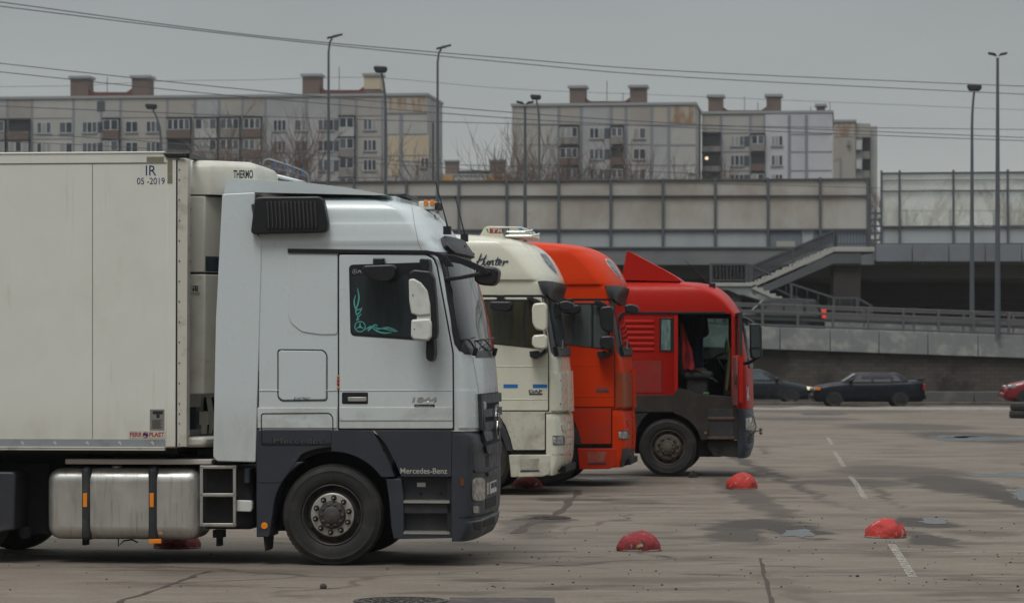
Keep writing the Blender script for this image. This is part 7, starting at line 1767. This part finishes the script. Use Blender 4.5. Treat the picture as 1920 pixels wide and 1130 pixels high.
wire([(-100, -9, 0), (0, 4, 0), (480, 67, 10), (960, 110, 20), (1300, 135, 30), (1920, 162, 45), (2100, 168, 50)], 130, .022, 'upper of the two thick overhead wires crossing the whole sky')
wire([(-100, 0, 0), (0, 12, 0), (480, 70, 10), (960, 118, 20), (1300, 146, 30), (1920, 177, 45), (2100, 184, 50)], 131, .022, 'lower of the two thick overhead wires crossing the whole sky')
wire([(-100, 108, 0), (0, 119, 0), (480, 170, 5), (960, 211, 10), (1300, 233, 15), (1650, 247, 20), (1920, 258, 25), (2050, 262, 25)], 140, .020, 'uppermost overhead wire crossing in front of the apartment blocks from the left roof house')
wire([(-100, 124, 0), (0, 135, 0), (440, 180, 5), (960, 222, 10), (1300, 240, 15), (1650, 254, 20), (1920, 264, 25), (2050, 268, 25)], 141, .020, 'second overhead wire crossing the front of the apartment blocks')
wire([(-100, 193, 0), (0, 199, 0), (313, 212, 5), (480, 218, 6), (960, 232, 10), (1300, 236, 15), (1650, 240, 20), (1920, 243, 25), (2050, 244, 25)], 142, .018, 'third overhead wire, nearly level below the others')
wire([(-60, 248, 0), (60, 252, 0), (230, 262, 3), (480, 282, 6), (830, 307, 10), (960, 312, 12)], 143, .018, 'low overhead wire in front of the left block windows')
wire([(-60, 262, 0), (200, 274, 3), (480, 292, 6), (830, 315, 10), (1200, 340, 12), (1630, 352, 16)], 144, .016, 'lowest overhead wire sagging past the left block to the noise barrier')
wire([(-60, 164, 0), (130, 161, 0), (320, 152, 2), (480, 150, 4), (700, 146, 6), (960, 167, 8), (1300, 181, 12)], 300, .022, 'thin far wire strung between the roof houses')

# curved frame with blue uprights beyond the barrier
fr_ = thing('steel_frame', 'curved pale steel frame with blue uprights above the white tractor roof', 'frame', at(535, 335, 158)); P = lambda x, y: at(x, y, 158)-fr_.location
MB().tube([P(492, 348), P(493, 310), P(497, 301), P(504, 299), P(540, 310), P(568, 321), P(577, 328), P(580, 350)], .06, 8).build('hoop', M('pale_tube', (.25, .27, .29), .5, .3), fr_)
MB().tube([P(492, 312), P(540, 322), P(578, 333)], .035, 6).build('cross_tube', M('grey_tube', (.14, .16, .18), .5, .3), fr_)
for x, y in ((516, 303), (533.5, 306), (549, 310), (567, 315)): p, q = P(x-2.2, y+16), P(x+2.2, y); MB().box(p.x, q.x, -.05, .05, p.z, q.z).build('blue_upright', M('blue_strip', (.10, .17, .30), .6), fr_)

# ================================================================== bare trees
bark = M('bare_bark', (.12, .085, .068), .95, layers=(((.10, .08, .065), 2, .45, .7, .5),))
def bare_tree(x, ytop, D, label, H=None, seed=1, spread=.5, zb=0.0, dens=1.0):
    r = random.Random(seed); g = at(x, HY, D); H = H or at(x, ytop, D).z-zb
    T = thing('bare_tree', label, 'tree', (g.x, D, zb), 0, 'bare trees behind the barrier')
    trunk, crown = MB(), MB()
    trunk.tube([(0, 0, 0), (r.uniform(-.1, .1), 0, H*.2), (r.uniform(-.2, .2), 0, H*.42)], [H*.012, H*.010, H*.007], 7)
    def grow(p, d, L, rad, lev):
        n = 3; pts = [p]; dd = d.copy()
        for k in range(n): dd = (dd+Vector((r.uniform(-.16, .16), r.uniform(-.16, .16), .10))).normalized(); pts.append(pts[-1]+dd*L/n)
        crown.tube(pts, [rad*(1-.45*k/n) for k in range(n+1)], 4 if lev > 1 else 6, cap=False)
        if lev >= 5: return
        m_ = 4 if lev < 3 else 3
        for k in range(m_):
            q = .4+.6*(k+r.random())/m_; i = min(n-1, int(q*n)); b_ = pts[i].lerp(pts[i+1], q*n-i)
            a = r.uniform(0, 2*pi); s_ = spread*r.uniform(.6, 1.3); e = Vector((cos(a), sin(a), 0)); nd = (dd+e*s_).normalized()
            grow(b_, nd, L*r.uniform(.55, .80), max(rad*.6, .012), lev+1)
    for k in range(6):
        a = 2*pi*k/6+r.random(); z = H*(.18+.05*k)
        grow(Vector((0, 0, z)), Vector((cos(a)*.55, sin(a)*.55, 1)).normalized(), H*.30*r.uniform(.8, 1.1), H*.005, 1)
    grow(Vector((0, 0, H*.42)), Vector((0, 0, 1)), H*.26, H*.006, 1)
    trunk.build('trunk', bark, T); crown.build('crown', bark, T, smooth=0)
for i, (x, yt, D, lab) in enumerate(((555, 236, 250, 'bare tree in front of the left block, between its third and fourth balcony columns'), (420, 250, 260, 'wide bare tree in front of the left block above the refrigeration unit'), (478, 268, 230, 'small bare tree behind the curved steel frame'),
        (1022, 262, 240, 'bare tree before the blank left gable of the middle block'), (944, 278, 260, 'thin bare tree in the gap left of the middle block'), (966, 288, 230, 'low bare tree at the left foot of the middle block'), (1180, 292, 240, 'low bare tree before the rust streaked middle block'),
        (770, 296, 240, 'low bare bush-like tree before the ochre wall panels'), (1355, 296, 250, 'low bare tree before the dark balconies of the right block'), (1700, 342, 260, 'thin bare tree seen through the milky barrier near the stairs'), (1905, 352, 250, 'thin bare tree seen through the milky barrier at the right edge'))):
    bare_tree(x, yt, D, lab, seed=31+i, spread=.55 if i != 1 else .8)
# ================================================================== thin haze over the whole place
hz = MB().box(-260, 260, -60, 620, -3, 62).build('haze', None or soot, kind='stuff', smooth=0)
m = bpy.data.materials.new('haze_air'); m.use_nodes = True; n = m.node_tree; n.nodes.clear()
o_ = n.nodes.new('ShaderNodeOutputMaterial'); v_ = n.nodes.new('ShaderNodeVolumePrincipled')
v_.inputs['Color'].default_value = (.80, .84, .86, 1); v_.inputs['Density'].default_value = .00018; v_.inputs['Anisotropy'].default_value = 0
n.links.new(v_.outputs[0], o_.inputs['Volume']); hz.data.materials.clear(); hz.data.materials.append(m)
